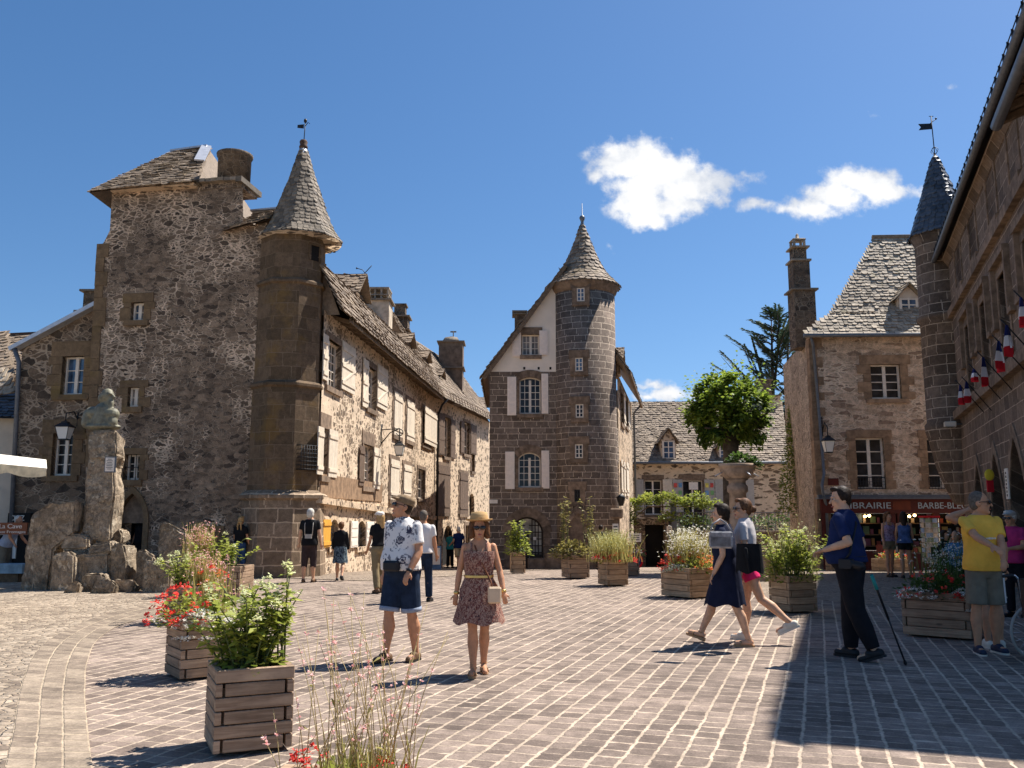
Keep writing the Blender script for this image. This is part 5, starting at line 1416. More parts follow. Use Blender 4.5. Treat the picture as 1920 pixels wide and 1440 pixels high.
m.tube([WT.P(.1, ZG + .4, .36), WT.P(.1 + n_ * .46, ZG + .4, .36)], .012, 5); m.build('roof_railing', M_iron, RTn)
# nearer lower eave with its timber soffit
ug, zg_ = WT.hit(1868, 236, .7)
m = MB(); m.tube([WT.P(ug, zg_, .7), WT.P(WT.L, zg_, .7)], .10, 10); NG = m.build('lower_gutter', M_zincdark, TN)
m = MB()
for i in range(int((WT.L - ug - .2) / .55)): u = ug + .15 + i * .55; m.beam(WT.P(u, zg_ + .02, .62), WT.P(u, zg_ + .25, 0), .1, .12, tone=rnd.random())
m.hexa([WT.P(ug, zg_ + .1, .66), WT.P(WT.L, zg_ + .1, .66), WT.P(WT.L, zg_ + .33, 0), WT.P(ug, zg_ + .33, 0), WT.P(ug, zg_ + .14, .66), WT.P(WT.L, zg_ + .14, .66), WT.P(WT.L, zg_ + .37, 0), WT.P(ug, zg_ + .37, 0)]); m.build('timber_soffit', M_timber, TN)
# corner turret
c = atY(1776, 620, 28.2); rt = .80
z3, z2, z1_, z0_ = atY(1760, 432, 27.6).z, atY(1760, 592, 27.6).z, atY(1770, 792, 27.4).z, atY(1790, 940, 27.4).z
m = MB(); m.lathe([(.12, z0_ - .1), (.22, z0_), (.40, z0_ + .45), (.62, z0_ + 1.1), (.78, z1_ - .5), (.86, z1_ - .2), (.88, z1_), (.80, z1_ + .1), (.80, z2 - .12), (.88, z2 - .05), (.90, z2 + .08), (.80, z2 + .2), (.80, z3 - .35), (.84, z3 - .2), (.95, z3)], (c.x, c.y, 0), 36)
TT = m.build('corner_turret', M_town_turret, TN)
za = atY(1760, 287, 28).z
m = MB(); tile_cone(m, (c.x + .03, c.y, 0), [(1.06, z3 - .03), (.92, z3 + .2), (.66, z3 + 1.0), (.22, za - .42), (.05, za)], exp=.16, wid=.2, th=.028, facets=8, frot=R(-35), seed=130); cn = m.build('cone_roof', M_slate_blue, TT)
m = MB(); m.lathe([(.19, za - .34), (.03, za + .04)], (c.x + .03, c.y, 0), 12); m.build('spire_tip', M_rust, cn)
zt = atY(1757, 213, 28).z; m = MB(); X = c.x + .03
m.tube([(X, c.y, za - .05), (X - .03, c.y, zt)], .018, 6)
for k in range(4): 
    a = k * PI / 2 + .5; m.tube([(X + .14 * math.cos(a) * math.sin(q * .8), c.y + .14 * math.sin(a) * math.sin(q * .8), za + .03 + q * .07) for q in range(5)], .009, 5)
wprism(m, Wall((X - .6, c.y), (X + .6, c.y)), [(.12, zt - .5), (.58, zt - .46), (.58, zt - .26), (.12, zt - .28), (.2, zt - .39)], -.012, .012)
m.tube([(X - .1, c.y, zt - .28), (X + .12, c.y, zt - .1)], .014, 5); m.ell((X + .13, c.y, zt - .09), (.035, .035, .035)); m.tube([(X - .1, c.y, zt), (X + .05, c.y, zt)], .012, 5)
m.build('weather_vane', M_iron, cn)
# floodlight, banners on the arcade
u, z = WT.hit(1805, 795); m = MB(); pc = WT.P(u, z, .35)
fl = thing('floodlight', 'pale box floodlight fixed under the ledge at the turret foot', 'floodlight', pc)
m.box(pc, (.34, .22, .17), rz=R(-20)); m.build('housing', M_whitewall, fl, bevel=.02); m = MB(); m.tube([pc, WT.P(u, z, .02)], .03, 6); m.build('bracket', M_zincdark, fl); m = MB(); m.box(pc + Vector((-.1, -.1, -.09)), (.28, .2, .01)); m.build('lens', M_glasspale, fl)

# ------------------------------------------------------------------ monument and boulders
def rock_mesh(mb, outline, Y, depth, seed, rough=.05, cuts=3, taper=.8):
    """solid boulder: front outline (px at distance Y) swept back by depth, chipped and roughened"""
    rg = random.Random(seed); bm = bmesh.new(); Y -= 1.15
    f = [atY(x, y, Y + rg.uniform(0, .08)) for x, y in outline]
    for p, (x_, y_) in zip(f, outline):
        if y_ >= 1076 and y_ >= max(q[1] for q in outline) - 6: p.z = min(p.z, -.06)
    cx = sum((p for p in f), Vector()) / len(f)
    b_ = [cx + (p - cx) * taper + Vector((rg.uniform(-.05, .05), depth, rg.uniform(-.03, .03))) for p in f]
    for p in b_: 
        if abs(p.z) < .35 and min(q.z for q in f) < .1: p.z = min(p.z, .0)
    vf = [bm.verts.new(p) for p in f]; vb = [bm.verts.new(p) for p in b_]
    n = len(f)
    bm.faces.new(vf); bm.faces.new(vb[::-1])
    for i in range(n): bm.faces.new([vf[(i + 1) % n], vf[i], vb[i], vb[(i + 1) % n]])
    bmesh.ops.recalc_face_normals(bm, faces=bm.faces)
    bmesh.ops.bevel(bm, geom=bm.edges[:], offset=.045, segments=2, affect='EDGES')
    bmesh.ops.triangulate(bm, faces=bm.faces[:])
    for _ in range(cuts):
        es = [e for e in bm.edges if e.calc_length() > .13]
        if es: bmesh.ops.subdivide_edges(bm, edges=es, cuts=1)
        bmesh.ops.triangulate(bm, faces=[q for q in bm.faces if len(q.verts) > 3])
    pass
    bm.normal_update()
    for v in bm.verts:
        d = (noise.fractal(v.co * 2.6 + Vector((seed, 0, 0)), 1.0, 2.0, 4) * rough * .8 + noise.cell(v.co * 3.1 + Vector((seed, 3, 0))) * rough * .35 + noise.noise(v.co * 11) * rough * .25)
        v.co += v.normal * d
    bm.verts.index_update()
    mb.mesh([v.co.copy() for v in bm.verts], [tuple(v.index for v in q.verts) for q in bm.faces], .5, False)
    bm.free()
MO = thing('monument', 'rough stone pillar carrying a bearded bust, with a small plaque', 'monument', atY(185, 1090, 20.4))
mb = MB(); rock_mesh(mb, [(151, 1014), (157, 900), (164, 860), (163, 815), (170, 806), (217, 806), (218, 850), (212, 870), (214, 930), (206, 1014)], 21.3, .62, 3, .05, 4, .85); mb.build('pillar', M_monu, MO)
mb = MB(); p = atY(207, 871, 20.08); mb.box(p, (.24, .03, .36), rz=R(18)); pq = mb.build('plaque', M_zincdark, MO); mb = MB(); mb.box(p + Vector((-.005, -.018, 0)), (.19, .012, .31), rz=R(18)); mb.build('plaque_panel', M_white, pq)
mb = MB(); p = atY(207, 871, 20.08)
for k, w_ in enumerate((.08, .13, .10, .14, .12, .14, .09)): mb.box(p + Vector((-.01, -.026, .12 - k * .037)), (w_, .006, .012), rz=R(18))
mb.build('plaque_text', M_iron, pq)
bs = atY(193, 806, 20.42); mb = MB(); U = 1.0
def bl(x, y, z): return bs + Vector((x, y, z))
mb.ell(bl(0, 0, .07), (.42, .28, .10)); mb.cap(bl(-.28, 0, .38), bl(.22, -.05, .36), .17, .16); mb.cap(bl(-.02, 0, .15), bl(-.02, 0, .42), .26, .22); mb.cap(bl(-.33, 0, .36), bl(-.36, -.02, .16), .15, .14); mb.cap(bl(.2, -.03, .38), bl(.25, -.1, .16), .13, .12)
mb.cap(bl(.02, 0, .5), bl(.05, -.01, .62), .11, .10); mb.ell(bl(.06, -.02, .80), (.155, .135, .175)); mb.ell(bl(.14, -.04, .66), (.09, .085, .16)); mb.cap(bl(.17, -.06, .62), bl(.17, -.08, .38), .075, .05); mb.cap(bl(.2, -.05, .80), bl(.235, -.06, .76), .03, .035); mb.ell(bl(.03, -.14, .79), (.03, .02, .045)); mb.ell(bl(.17, -.1, .83), (.04, .05, .02)); mb.ell(bl(-.04, 0, .75), (.12, .12, .13))
mb.build('bust', M_bust, MO, remesh=.017, smooth_it=1)
for i, (nm, lab, ol, Y, d, sd) in enumerate((
    ('boulder', 'tall slanted standing slab left of the monument pillar', [(38, 1091), (46, 1040), (58, 962), (97, 938), (110, 942), (145, 934), (140, 1000), (100, 1030), (92, 1091)], 21.0, .7, 11),
    ('boulder', 'tall leaning slab right of the monument beside the flower planters', [(291, 1084), (297, 990), (303, 978), (318, 981), (350, 998), (354, 1020), (350, 1092), (300, 1092)], 21.2, .5, 12),
    ('boulder', 'squat block at the front left foot of the monument', [(92, 1091), (98, 1040), (128, 1032), (140, 1040), (140, 1091)], 20.7, .6, 13),
    ('boulder', 'wide dark hollowed block in the middle of the monument base', [(136, 1082), (138, 1042), (160, 1040), (205, 1036), (206, 1082)], 20.9, .6, 14),
    ('boulder', 'rounded upright block right under the monument pillar', [(203, 1083), (206, 1030), (216, 1016), (232, 1018), (239, 1050), (238, 1083)], 20.8, .7, 15),
    ('boulder', 'square block perched high at the left foot of the pillar', [(114, 1031), (118, 1002), (150, 1001), (166, 1008), (165, 1029)], 21.0, .6, 16),
    ('boulder', 'flat block lying across the base just below the pillar', [(162, 1042), (168, 1018), (208, 1015), (212, 1036)], 20.95, .7, 17),
    ('boulder', 'small upright stone between monument and leaning slab', [(254, 1086), (256, 1032), (274, 1032), (289, 1044), (286, 1088)], 20.9, .45, 18),
    ('boulder', 'low rectangular block in front of the leaning slab', [(266, 1094), (270, 1052), (300, 1050), (322, 1060), (316, 1100), (285, 1100)], 20.2, .6, 19),
    ('boulder', 'flat stone lying at the front of the monument base', [(112, 1098), (135, 1086), (150, 1089), (148, 1100)], 20.1, .5, 20),
    ('boulder', 'broad flat rounded stone at the front centre of the base', [(164, 1099), (178, 1087), (205, 1086), (220, 1095), (214, 1102), (170, 1102)], 20.0, .6, 21),
    ('boulder', 'thin flat step stone under the hollowed block', [(138, 1088), (155, 1077), (188, 1074), (205, 1080), (200, 1090)], 20.4, .6, 22),
    ('boulder', 'low pale stone at the right end of the base', [(208, 1094), (215, 1083), (245, 1084), (256, 1090), (250, 1097)], 20.3, .5, 23),
    ('boulder', 'small round stone behind the pillar on its right', [(210, 1020), (214, 992), (224, 990), (230, 1004), (229, 1022)], 22.2, .5, 24))):
    mb = MB(); rock_mesh(mb, ol, Y, d, sd, .045, 3); o = mb.build(nm, M_monu, None); tag(o, lab, 'boulder', 'boulders around the monument')

# ------------------------------------------------------------------ plants
M_leafl = leafmat('yellow_green_leaf', (.12, .165, .022), (.40, .42, .08), .4)
M_leafd = leafmat('dark_green_leaf', (.025, .055, .012), (.10, .16, .03), .3)
M_leafv = leafmat('vine_leaf', (.10, .14, .02), (.34, .36, .07), .4)
M_grass = leafmat('lavender_stem', (.26, .24, .06), (.48, .42, .15), .35)
M_silver = leafmat('silver_leaf', (.25, .29, .22), (.50, .52, .42), .2)
M_redf = leafmat('red_petal', (.55, .02, .02), (.85, .10, .06), .25)
M_orf = leafmat('orange_petal', (.75, .16, .03), (.85, .30, .08), .25)
M_whitef = leafmat('white_petal', (.70, .66, .55), (.85, .82, .74), .25)
M_creamf = leafmat('cream_flower', (.50, .52, .22), (.75, .74, .45), .3)
M_pinkf = leafmat('pink_petal', (.75, .32, .30), (.85, .62, .58), .3)
M_stem = simple('green_stem', (.10, .12, .04), .7, .3, 10)
M_stembr = simple('brown_stem', (.14, .085, .05), .8, .3, 10)
M_needle = leafmat('blue_green_needle', (.025, .05, .03), (.12, .17, .10), .2)
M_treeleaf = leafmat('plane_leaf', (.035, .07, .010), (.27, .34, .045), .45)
M_bark = simple('tree_bark', (.085, .065, .05), .95, .4, 6, .8)
M_soil = simple('potting_soil', (.03, .022, .016), .95, .4, 15, .6)
M_planter = wood('planter_boards', (.23, .155, .108), (.40, .29, .21))
M_planter2 = wood('light_planter_boards', (.32, .21, .125), (.50, .355, .235))

def leaf(mb, p, d, L, W_, tone, rg, droop=.25):
    d = Vector(d).normalized(); s = d.cross(Vector((rg.uniform(-.4, .4), rg.uniform(-.4, .4), 1))).normalized(); n = s.cross(d)
    p = Vector(p); m_ = p + d * L * .5; t_ = p + d * L - Vector((0, 0, L * droop))
    mb.add([p, m_ + s * W_ * .5 - n * W_ * .1, t_, m_ - s * W_ * .5 - n * W_ * .1], None, tone)
def rdir(rg, zmin=-1.0):
    while True:
        v = Vector((rg.uniform(-1, 1), rg.uniform(-1, 1), rg.uniform(-1, 1)))
        if .05 < v.length < 1 and v.normalized().z >= zmin: return v.normalized()
def petals(mb, c, r_, n, rg, sz):
    for _ in range(n):
        d = rdir(rg, -.3); leaf(mb, Vector(c) + d * r_ * rg.uniform(.3, 1), rdir(rg, -.4), sz * rg.uniform(.7, 1.3), sz * .8, rg.random(), rg, .1)

class Plant:
    def __init__(s, name, label, cat, loc, seed, group=None):
        s.root = thing(name, label, cat, loc, 0, group); s.o = Vector(loc); s.rg = random.Random(seed); s.m = {}
    def mb(s, k):
        if k not in s.m: s.m[k] = MB()
        return s.m[k]
    def done(s, spec):
        for k in list(s.m):
            nm, mat = spec[k[0] if isinstance(k, tuple) else k]
            if s.m[k].f:
                o_ = s.m[k].build(nm, mat, s.root)
                if k in ('red', 'orange', 'pink', 'white', 'cream'): o_['kind'] = 'stuff'
        return s.root
    def bush(s, cx, cy, r_, h, nst, leaves, L, flower=None, nf=0, fr=.05, lean=.5, z0=0.0):
        rg = s.rg
        for i in range(nst):
            a = rg.uniform(0, 2 * PI); b0 = s.o + Vector((cx + rg.gauss(0, r_ * .25), cy + rg.gauss(0, r_ * .25), z0)); hh = h * rg.uniform(.55, 1.05); sp = r_ * rg.uniform(.2, 1.1)
            tip = b0 + Vector((sp * math.cos(a), sp * math.sin(a), hh)); mid = b0.lerp(tip, .5) + Vector((-sp * .15 * math.cos(a), -sp * .15 * math.sin(a), hh * .1))
            P_ = lambda t: b0 * (1 - t) ** 2 + mid * 2 * t * (1 - t) + tip * t * t
            s.mb('stem').tube([P_(q / 4) for q in range(5)], [.008, .007, .006, .005, .004], 4)
            for k in range(leaves):
                t = rg.uniform(.12, 1.0) ** .8; p = P_(t); d = Vector((math.cos(rg.uniform(0, 6.3)), math.sin(rg.uniform(0, 6.3)), rg.uniform(-.1, .7)))
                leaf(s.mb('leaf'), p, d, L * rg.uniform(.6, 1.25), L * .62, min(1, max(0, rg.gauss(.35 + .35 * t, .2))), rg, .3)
            if flower and i < nf: petals(s.mb((flower, len(s.m))), tip + Vector((0, 0, fr * .5)), fr, int(26), rg, fr * .62)
    def mound(s, cx, cy, rx, ry, h, n, L, key='leaf', z0=0.0, lo=.1):
        rg = s.rg
        for _ in range(n):
            d = rdir(rg, -.05); q = rg.uniform(.55, 1.0); p = s.o + Vector((cx + d.x * rx * q, cy + d.y * ry * q, z0 + d.z * h * q))
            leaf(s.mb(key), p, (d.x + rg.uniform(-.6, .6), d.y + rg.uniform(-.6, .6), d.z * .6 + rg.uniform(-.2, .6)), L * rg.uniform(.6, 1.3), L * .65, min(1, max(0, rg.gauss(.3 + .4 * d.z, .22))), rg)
    def blooms(s, key, cx, cy, rx, ry, h, n, fr, np_=8, z0=0.0):
        rg = s.rg
        for _ in range(n):
            d = rdir(rg, 0.0); p = s.o + Vector((cx + d.x * rx, cy + d.y * ry, z0 + d.z * h)); petals(s.mb((key, len(s.m)) if n <= 50 else key), p, fr, np_, rg, fr * 1.1)
    def grassy(s, cx, cy, r_, h, n, key='grass', w_=.008, lean=.35, fl=None, nfl=2, fr=.02, z0=0.0):
        rg = s.rg
        for _ in range(n):
            a = rg.uniform(0, 6.3); b0 = s.o + Vector((cx + rg.gauss(0, r_ * .35), cy + rg.gauss(0, r_ * .35), z0)); hh = h * rg.uniform(.5, 1.05); ln = hh * lean * rg.uniform(.1, 1)
            tip = b0 + Vector((ln * math.cos(a), ln * math.sin(a), hh)); mid = b0.lerp(tip, .5) + Vector((-ln * .12 * math.cos(a), -ln * .12 * math.sin(a), hh * .06)); sd = Vector((-math.sin(a), math.cos(a), 0)) * w_
            if rg.random() < .5: sd = Vector((1, 0, 0)) * w_
            tn = rg.random()
            s.mb(key).add([b0 - sd, b0 + sd, mid + sd * .8, mid - sd * .8], None, tn); s.mb(key).add([mid - sd * .8, mid + sd * .8, tip + sd * .2, tip - sd * .2], None, tn)
            if fl:
                for _k in range(nfl):
                    t = rg.uniform(.6, 1.02); p = b0.lerp(tip, t) + Vector((rg.gauss(0, .012), rg.gauss(0, .012), 0)); petals(s.mb(fl), p, fr * .5, 5, rg, fr)
SPEC = dict(stem=('stem', M_stem), leaf=('foliage', M_leafl), dark=('foliage', M_leafd), grass=('foliage', M_grass), silver=('trailing_foliage', M_silver), red=('red_flower', M_redf), orange=('orange_flower', M_orf), white=('white_flower', M_whitef), cream=('flower_head', M_creamf), pink=('pink_flower', M_pinkf))

def planter_box(name, label, pxl, pxc, pxr, pyb, h, mat, courses=5, group='wooden flower planters on the square', smax=2.0, fixed=None):
    C = ground_at(pxc, pyb); best = None
    for ti in range(1, 89):
        th = R(ti)
        for si in range(20, int(smax * 50)):
            s = si / 50; l = proj(C + Vector((-s * math.cos(th), s * math.sin(th), 0)))[0]; r_ = proj(C + Vector((s * math.sin(th), s * math.cos(th), 0)))[0]
            e = abs(l - pxl) + abs(r_ - pxr)
            if best is None or e < best[0]: best = (e, th, s)
    if fixed: best = (0, R(fixed[0]), fixed[1])
    e, th, s = best
    dl = Vector((-math.cos(th), math.sin(th), 0)); dr = Vector((math.sin(th), math.cos(th), 0))
    ctr = C + dl * s / 2 + dr * s / 2; ctr.z = gz(ctr.x, ctr.y)
    t = thing(name, label, 'planter', ctr, -th, group)
    mb = MB(); t_ = .045; ch = (h - .03) / courses; a = s / 2
    rg = random.Random(int(pxc))
    for k in range(courses):
        z0 = .03 + k * ch; z1 = z0 + ch - .008; ext = .012
        for sx in (-1, 1):
            fl = a if k % 2 == 0 else a - t_ - .018
            oo = ext if k % 2 == 0 else 0
            mb.box((0, sx * (a - t_ / 2), (z0 + z1) / 2), (2 * fl + 2 * oo * 0, t_, z1 - z0), tone=rg.random())
            fl2 = a if k % 2 == 1 else a - t_ - .018
            mb.box((sx * (a - t_ / 2), 0, (z0 + z1) / 2), (t_, 2 * fl2, z1 - z0), tone=rg.random())
    for sx in (-1, 1):
        for sy in (-1, 1): mb.box((sx * (a - .09), sy * (a - .09), h / 2), (.07, .07, h - .04), tone=.2)
    # uv along the boards
    mb.build('boards', mat, t, local=True, bevel=.004)
    m2 = MB(); m2.box((0, 0, h - .09), (2 * a - .1, 2 * a - .1, .08)); m2.build('soil', M_soil, t, local=True)
    return t, ctr, s, th
PL = {}
def pbox(k, *a, **kw): PL[k] = planter_box('wooden_planter', *a, **kw)
pbox('P1', 'nearest square wooden planter at lower left with a tall leafy shrub', 382, 398, 545, 1424, .57, M_planter, courses=6)
pbox('P2', 'brown wooden planter right behind the nearest one, red flowers on top', 308, 336, 440, 1280, .58, M_planter, courses=6)
pbox('P3', 'wooden planter mostly hidden behind red flowers at left', 308, 338, 400, 1172, .55, M_planter)
pbox('P4', 'reddish wooden planter beyond the leaning slab, rose bush on top', 362, 448, 456, 1122, .62, M_planter)
pbox('P5', 'wooden planter before the pointed tower door with a thin climbing shrub', 1053, 1066, 1105, 1086, .62, M_planter)
pbox('P6', 'wooden planter with a tall lavender clump near the tower', 1121, 1138, 1179, 1100, .62, M_planter2)
pbox('P7', 'large pale wooden planter with orange and red flowers, left of the two women', 1240, 1294, 1350, 1124, .60, M_planter2)
pbox('P8', 'wooden planter with a bushy pale green hydrangea, half in shadow', 1443, 1481, 1534, 1151, .62, M_planter2)
pbox('P9', 'long dark wooden planter in shade by the wheelchair', 1692, 1822, 1850, 1203, .60, M_planter, smax=1.6)
pbox('P10', 'small wooden planter with a green bush in front of the arched glazed door', 956, 958, 985, 1076, .62, M_planter2)
pbox('P11', 'wooden planter behind the lavender planter, red flowers showing', 1168, 1172, 1187, 1080, .62, M_planter)
pbox('P12', 'brown planter against the long house behind the blonde walker', 700, 716, 722, 1064, .9, M_planter)
pbox('P0', 'planter just below the picture edge full of pink stems and red flowers', 0, 0, 0, 1440, .50, M_planter, fixed=(4, .8)) if False else None
def soil(k, dz=-.08): 
    t, c, s, th = PL[k]; 
    return c, s
def top(k, h=.5): t, c, s, th = PL[k]; return Vector((c.x, c.y, c.z + h)), s
o, s = top('P1', .49); p = Plant('leafy_shrub', 'tall yellow-green hydrangea shrub in the nearest planter', 'shrub', o, 1)
p.bush(.02, 0, .34, .60, 34, 30, .085, 'cream', 20, .04); p.bush(.2, .05, .16, .82, 5, 24, .08, 'cream', 5, .05); p.mound(0, 0, .24, .22, .22, 260, .08); p.done(SPEC)
o, s = top('P2', .5); p = Plant('bedding_flowers', 'red begonias and white alyssum in the second planter', 'flowers', o, 2)
p.mound(-.12, 0, .34, .32, .34, 420, .075); p.blooms('red', -.18, -.08, .34, .3, .38, 80, .034, 9); p.mound(.12, -.26, .3, .16, .16, 600, .035, 'silver', .02); p.blooms('white', .12, -.3, .3, .14, .14, 90, .02, 7); p.blooms('white', .1, -.36, .25, .06, .02, 40, .02, 7, -.1); p.grassy(.1, .14, .25, .66, 60, 'grass', .005, .3, 'pink', 1, .018); p.blooms('white', -.36, -.12, .1, .2, .1, 30, .02, 7); p.done(SPEC)
o, s = top('P3', .48); p = Plant('rose_bush', 'pale yellow roses and grasses over the hidden planter at left', 'rose bush', o, 3)
p.bush(-.1, 0, .35, .55, 18, 20, .09, 'cream', 12, .06); p.grassy(.22, .05, .36, .58, 170, 'grass', .007, .3, 'pink', 2, .02); p.blooms('red', .38, -.1, .26, .2, .35, 16, .035, 8); p.blooms('orange', .3, -.1, .3, .2, .3, 16, .03, 7); p.done(SPEC)
o, s = top('P4', .55); p = Plant('rose_bush', 'bright green rose bush with one cream bloom beyond the leaning slab', 'rose bush', o, 4)
p.bush(-.05, -.1, .6, .62, 16, 22, .12, 'cream', 3, .07); p.grassy(-.55, 0, .4, .9, 200, 'grass', .008, .35, 'pink', 2, .025); p.blooms('red', -.45, -.2, .3, .2, .2, 12, .04, 8); p.done(SPEC)
o, s = top('P5', .55); p = Plant('climbing_shrub', 'thin reddish climbing shrub above a low bush by the pointed door', 'shrub', o, 5)
p.mound(-.1, 0, .55, .4, .42, 520, .13); SP5 = dict(SPEC); p.bush(-.28, .1, .18, 1.75, 7, 26, .10); p.bush(.42, .1, .16, 1.7, 6, 26, .10); SP5['leaf'] = ('foliage', leafmat('olive_red_leaf', (.13, .12, .03), (.36, .30, .09), .35)); p.done(SP5)
o, s = top('P6', .55); p = Plant('lavender_clump', 'tall yellow-green lavender clump edged with red and pink flowers', 'plant', o, 6)
p.grassy(0, 0, .60, .74, 700, 'grass', .006, .6, 'cream', 1, .02); p.mound(0, 0, .4, .35, .5, 160, .09); p.blooms('red', 0, -.1, .55, .3, .22, 34, .05, 8); p.blooms('pink', -.3, -.2, .25, .15, .12, 20, .05, 8); p.done(SPEC)
o, s = top('P7', .52); p = Plant('bedding_flowers', 'orange and red flowers under feathery pale grasses in the large planter', 'flowers', o, 7)
p.mound(0, 0, .5, .5, .28, 520, .08); p.blooms('orange', .15, 0, .5, .45, .34, 90, .035, 8); p.blooms('red', -.35, -.05, .28, .3, .32, 40, .04, 8); p.mound(-.3, -.3, .3, .2, .14, 420, .04, 'silver'); p.grassy(0, .1, .5, .85, 420, 'grass', .006, .45, 'white', 2, .028); p.done(SPEC)
o, s = top('P8', .54); p = Plant('leafy_shrub', 'wide bushy pale green hydrangea in the half shaded planter', 'shrub', o, 8)
p.bush(0, 0, .58, .85, 46, 30, .085, 'cream', 26, .045); p.mound(0, 0, .48, .42, .62, 900, .085); p.grassy(0, 0, .6, 1.05, 60, 'grass', .004, .45, 'cream', 2, .02); p.done(SPEC)
o, s = top('P9', .52); p = Plant('bedding_flowers', 'red begonias and white alyssum trailing over the shaded planter', 'flowers', o, 9)
p.mound(0, 0, .6, .5, .28, 700, .08, 'dark'); p.blooms('red', -.1, -.15, .55, .4, .32, 36, .04, 9); p.blooms('white', .25, -.45, .35, .25, .15, 110, .02, 7); p.blooms('white', -.5, -.3, .25, .25, .12, 60, .02, 7); p.blooms('white', .2, -.62, .2, .05, .02, 45, .02, 7, -.14); p.grassy(.1, .1, .5, .85, 160, 'grass', .005, .4, 'white', 2, .02); SP9 = dict(SPEC); SP9['grass'] = ('thin_stem', M_leafd); p.done(SP9)
o, s = top('P10', .55); p = Plant('leafy_shrub', 'small pointed green bush in front of the arched glazed door', 'shrub', o, 10)
p.bush(0, 0, .3, .95, 16, 24, .12); p.mound(0, 0, .38, .3, .5, 260, .12); p.done(SPEC)
o, s = top('P11', .55); p = Plant('bedding_flowers', 'red flowers in the planter behind the lavender', 'flowers', o, 11); p.mound(0, 0, .4, .3, .25, 160, .1); p.blooms('red', 0, 0, .4, .3, .3, 24, .05, 8); p.done(SPEC)
o, s = top('P12', .85); p = Plant('leafy_shrub', 'green bush in the planter against the long house', 'shrub', o, 12); p.bush(.1, 0, .3, .8, 12, 22, .11); p.mound(.1, 0, .3, .3, .4, 200, .11); p.done(SPEC)
# pink gaura in a planter just under the frame
c0 = atY(640, 1440, 3.62); c0.z = 0
t = thing('wooden_planter', 'planter at the very bottom edge holding pink stems and red flowers', 'planter', c0, R(-6), 'wooden flower planters on the square')
mb = MB()
for k in range(5):
    for sx in (-1, 1):
        mb.box((0, sx * .33, .08 + k * .1), (.7 if k % 2 else .6, .045, .092), tone=rnd.random()); mb.box((sx * .33, 0, .08 + k * .1), (.045, .6 if k % 2 else .7, .092), tone=rnd.random())
mb.build('boards', M_planter, t, local=True); mb = MB(); mb.box((0, 0, .49), (.6, .6, .06)); mb.build('soil', M_soil, t, local=True)
p = Plant('pink_gaura', 'airy stems with tiny pink flowers rising from the bottom edge', 'flowers', c0 + Vector((0, 0, .52)), 13)
rg = p.rg
for i in range(62):
    a = rg.uniform(0, 6.3); b0 = p.o + Vector((rg.gauss(.05, .13), rg.gauss(0, .1), 0)); hh = rg.uniform(.25, .62) if i > 20 else rg.uniform(.55, .78); ln = hh * rg.uniform(.05, .55); tip = b0 + Vector((ln * math.cos(a), ln * math.sin(a) * .6, hh)); mid = b0.lerp(tip, .55) + Vector((0, 0, hh * .08))
    p.mb('stem').tube([b0, mid, tip], [.0022, .0016, .001], 4, tone=rg.random())
    for k in range(rg.randint(1, 4)):
        q = mid.lerp(tip, rg.uniform(.2, 1.0)); petals(p.mb('pink'), q, .006, 5, rg, .013)
    if i % 2: leaf(p.mb('grass'), b0.lerp(mid, rg.random()), rdir(rg, .1), .06, .012, rg.random(), rg)
p.grassy(.08, 0, .22, .22, 150, 'grass', .004, .4); p.blooms('red', -.13, .0, .1, .12, .17, 44, .016, 9); p.blooms('red', .16, -.05, .14, .12, .13, 34, .016, 9); p.mound(0, 0, .25, .22, .10, 260, .05, 'leaf')
SPg = dict(SPEC); SPg['stem'] = ('stem', leafmat('pink_green_stem', (.42, .30, .13), (.55, .44, .2), .2)); p.done(SPg)

# ------------------------------------------------------------------ fountain, tree, conifer
fc = atY(1386, 1000, 23.4); fx, fy = fc.x, 23.4
FO = thing('stone_fountain', 'stone fountain with a wide raised bowl on a pedestal and a round basin below', 'fountain', (fx, fy, 0))
M_fount = simple('fountain_stone', (.34, .255, .20), .9, .35, 4, .5)
zb = lambda y: atY(1386, y, fy).z
mb = MB(); mb.lathe([(.30, 0), (.30, zb(1000)), (.24, zb(985)), (.22, zb(925)), (.27, zb(922)), (.27, zb(912)), (.22, zb(908)), (.22, zb(902)), (.30, zb(899))], (fx, fy, 0), 20); mb.build('pedestal', M_fount, FO)
mb = MB(); mb.lathe([(.16, zb(902)), (.26, zb(899)), (.38, zb(893)), (.44, zb(882)), (.44, zb(877)), (.47, zb(876)), (.47, zb(870)), (.40, zb(870)), (.38, zb(875)), (.05, zb(880))], (fx, fy, 0), 28); bw = mb.build('bowl', M_fount, FO)
for a in (R(10), R(190), R(-70)):
    mb = MB(); mb.tube([(fx + .42 * math.cos(a), fy + .42 * math.sin(a), zb(886)), (fx + .62 * math.cos(a), fy + .62 * math.sin(a), zb(893))], .016, 6); mb.build('spout', M_zinc, bw)
mb = MB(); mb.lathe([(1.15, 0), (1.15, .1), (1.02, .14), (1.02, .62), (1.12, .66), (1.12, .76), (.9, .76), (.88, .45), (.1, .45)], (fx, fy, 0), 8, rot=R(22), smooth=False); mb.build('basin', M_fount, FO)
mb = MB(); mb.lathe([(.87, .60), (.02, .61)], (fx, fy, 0), 8, rot=R(22)); mb.build('basin_water', M_glassblue, FO)
tr0 = atY(1376, 1040, 26.5); TRX, TRY = tr0.x, 26.5
TR = thing('plane_tree', 'round-headed pollarded tree with a thick trunk behind the fountain bowl', 'tree', (TRX, TRY, -.03))
zt = lambda y: atY(1376, y, TRY).z
rg = random.Random(5); mb = MB(); th_ = [(TRX, TRY, -.1), (TRX, TRY, zt(900)), (TRX + .02, TRY, zt(850)), (TRX + .05, TRY, zt(810))]
mb.tube(th_, [.30, .25, .23, .27], 12)
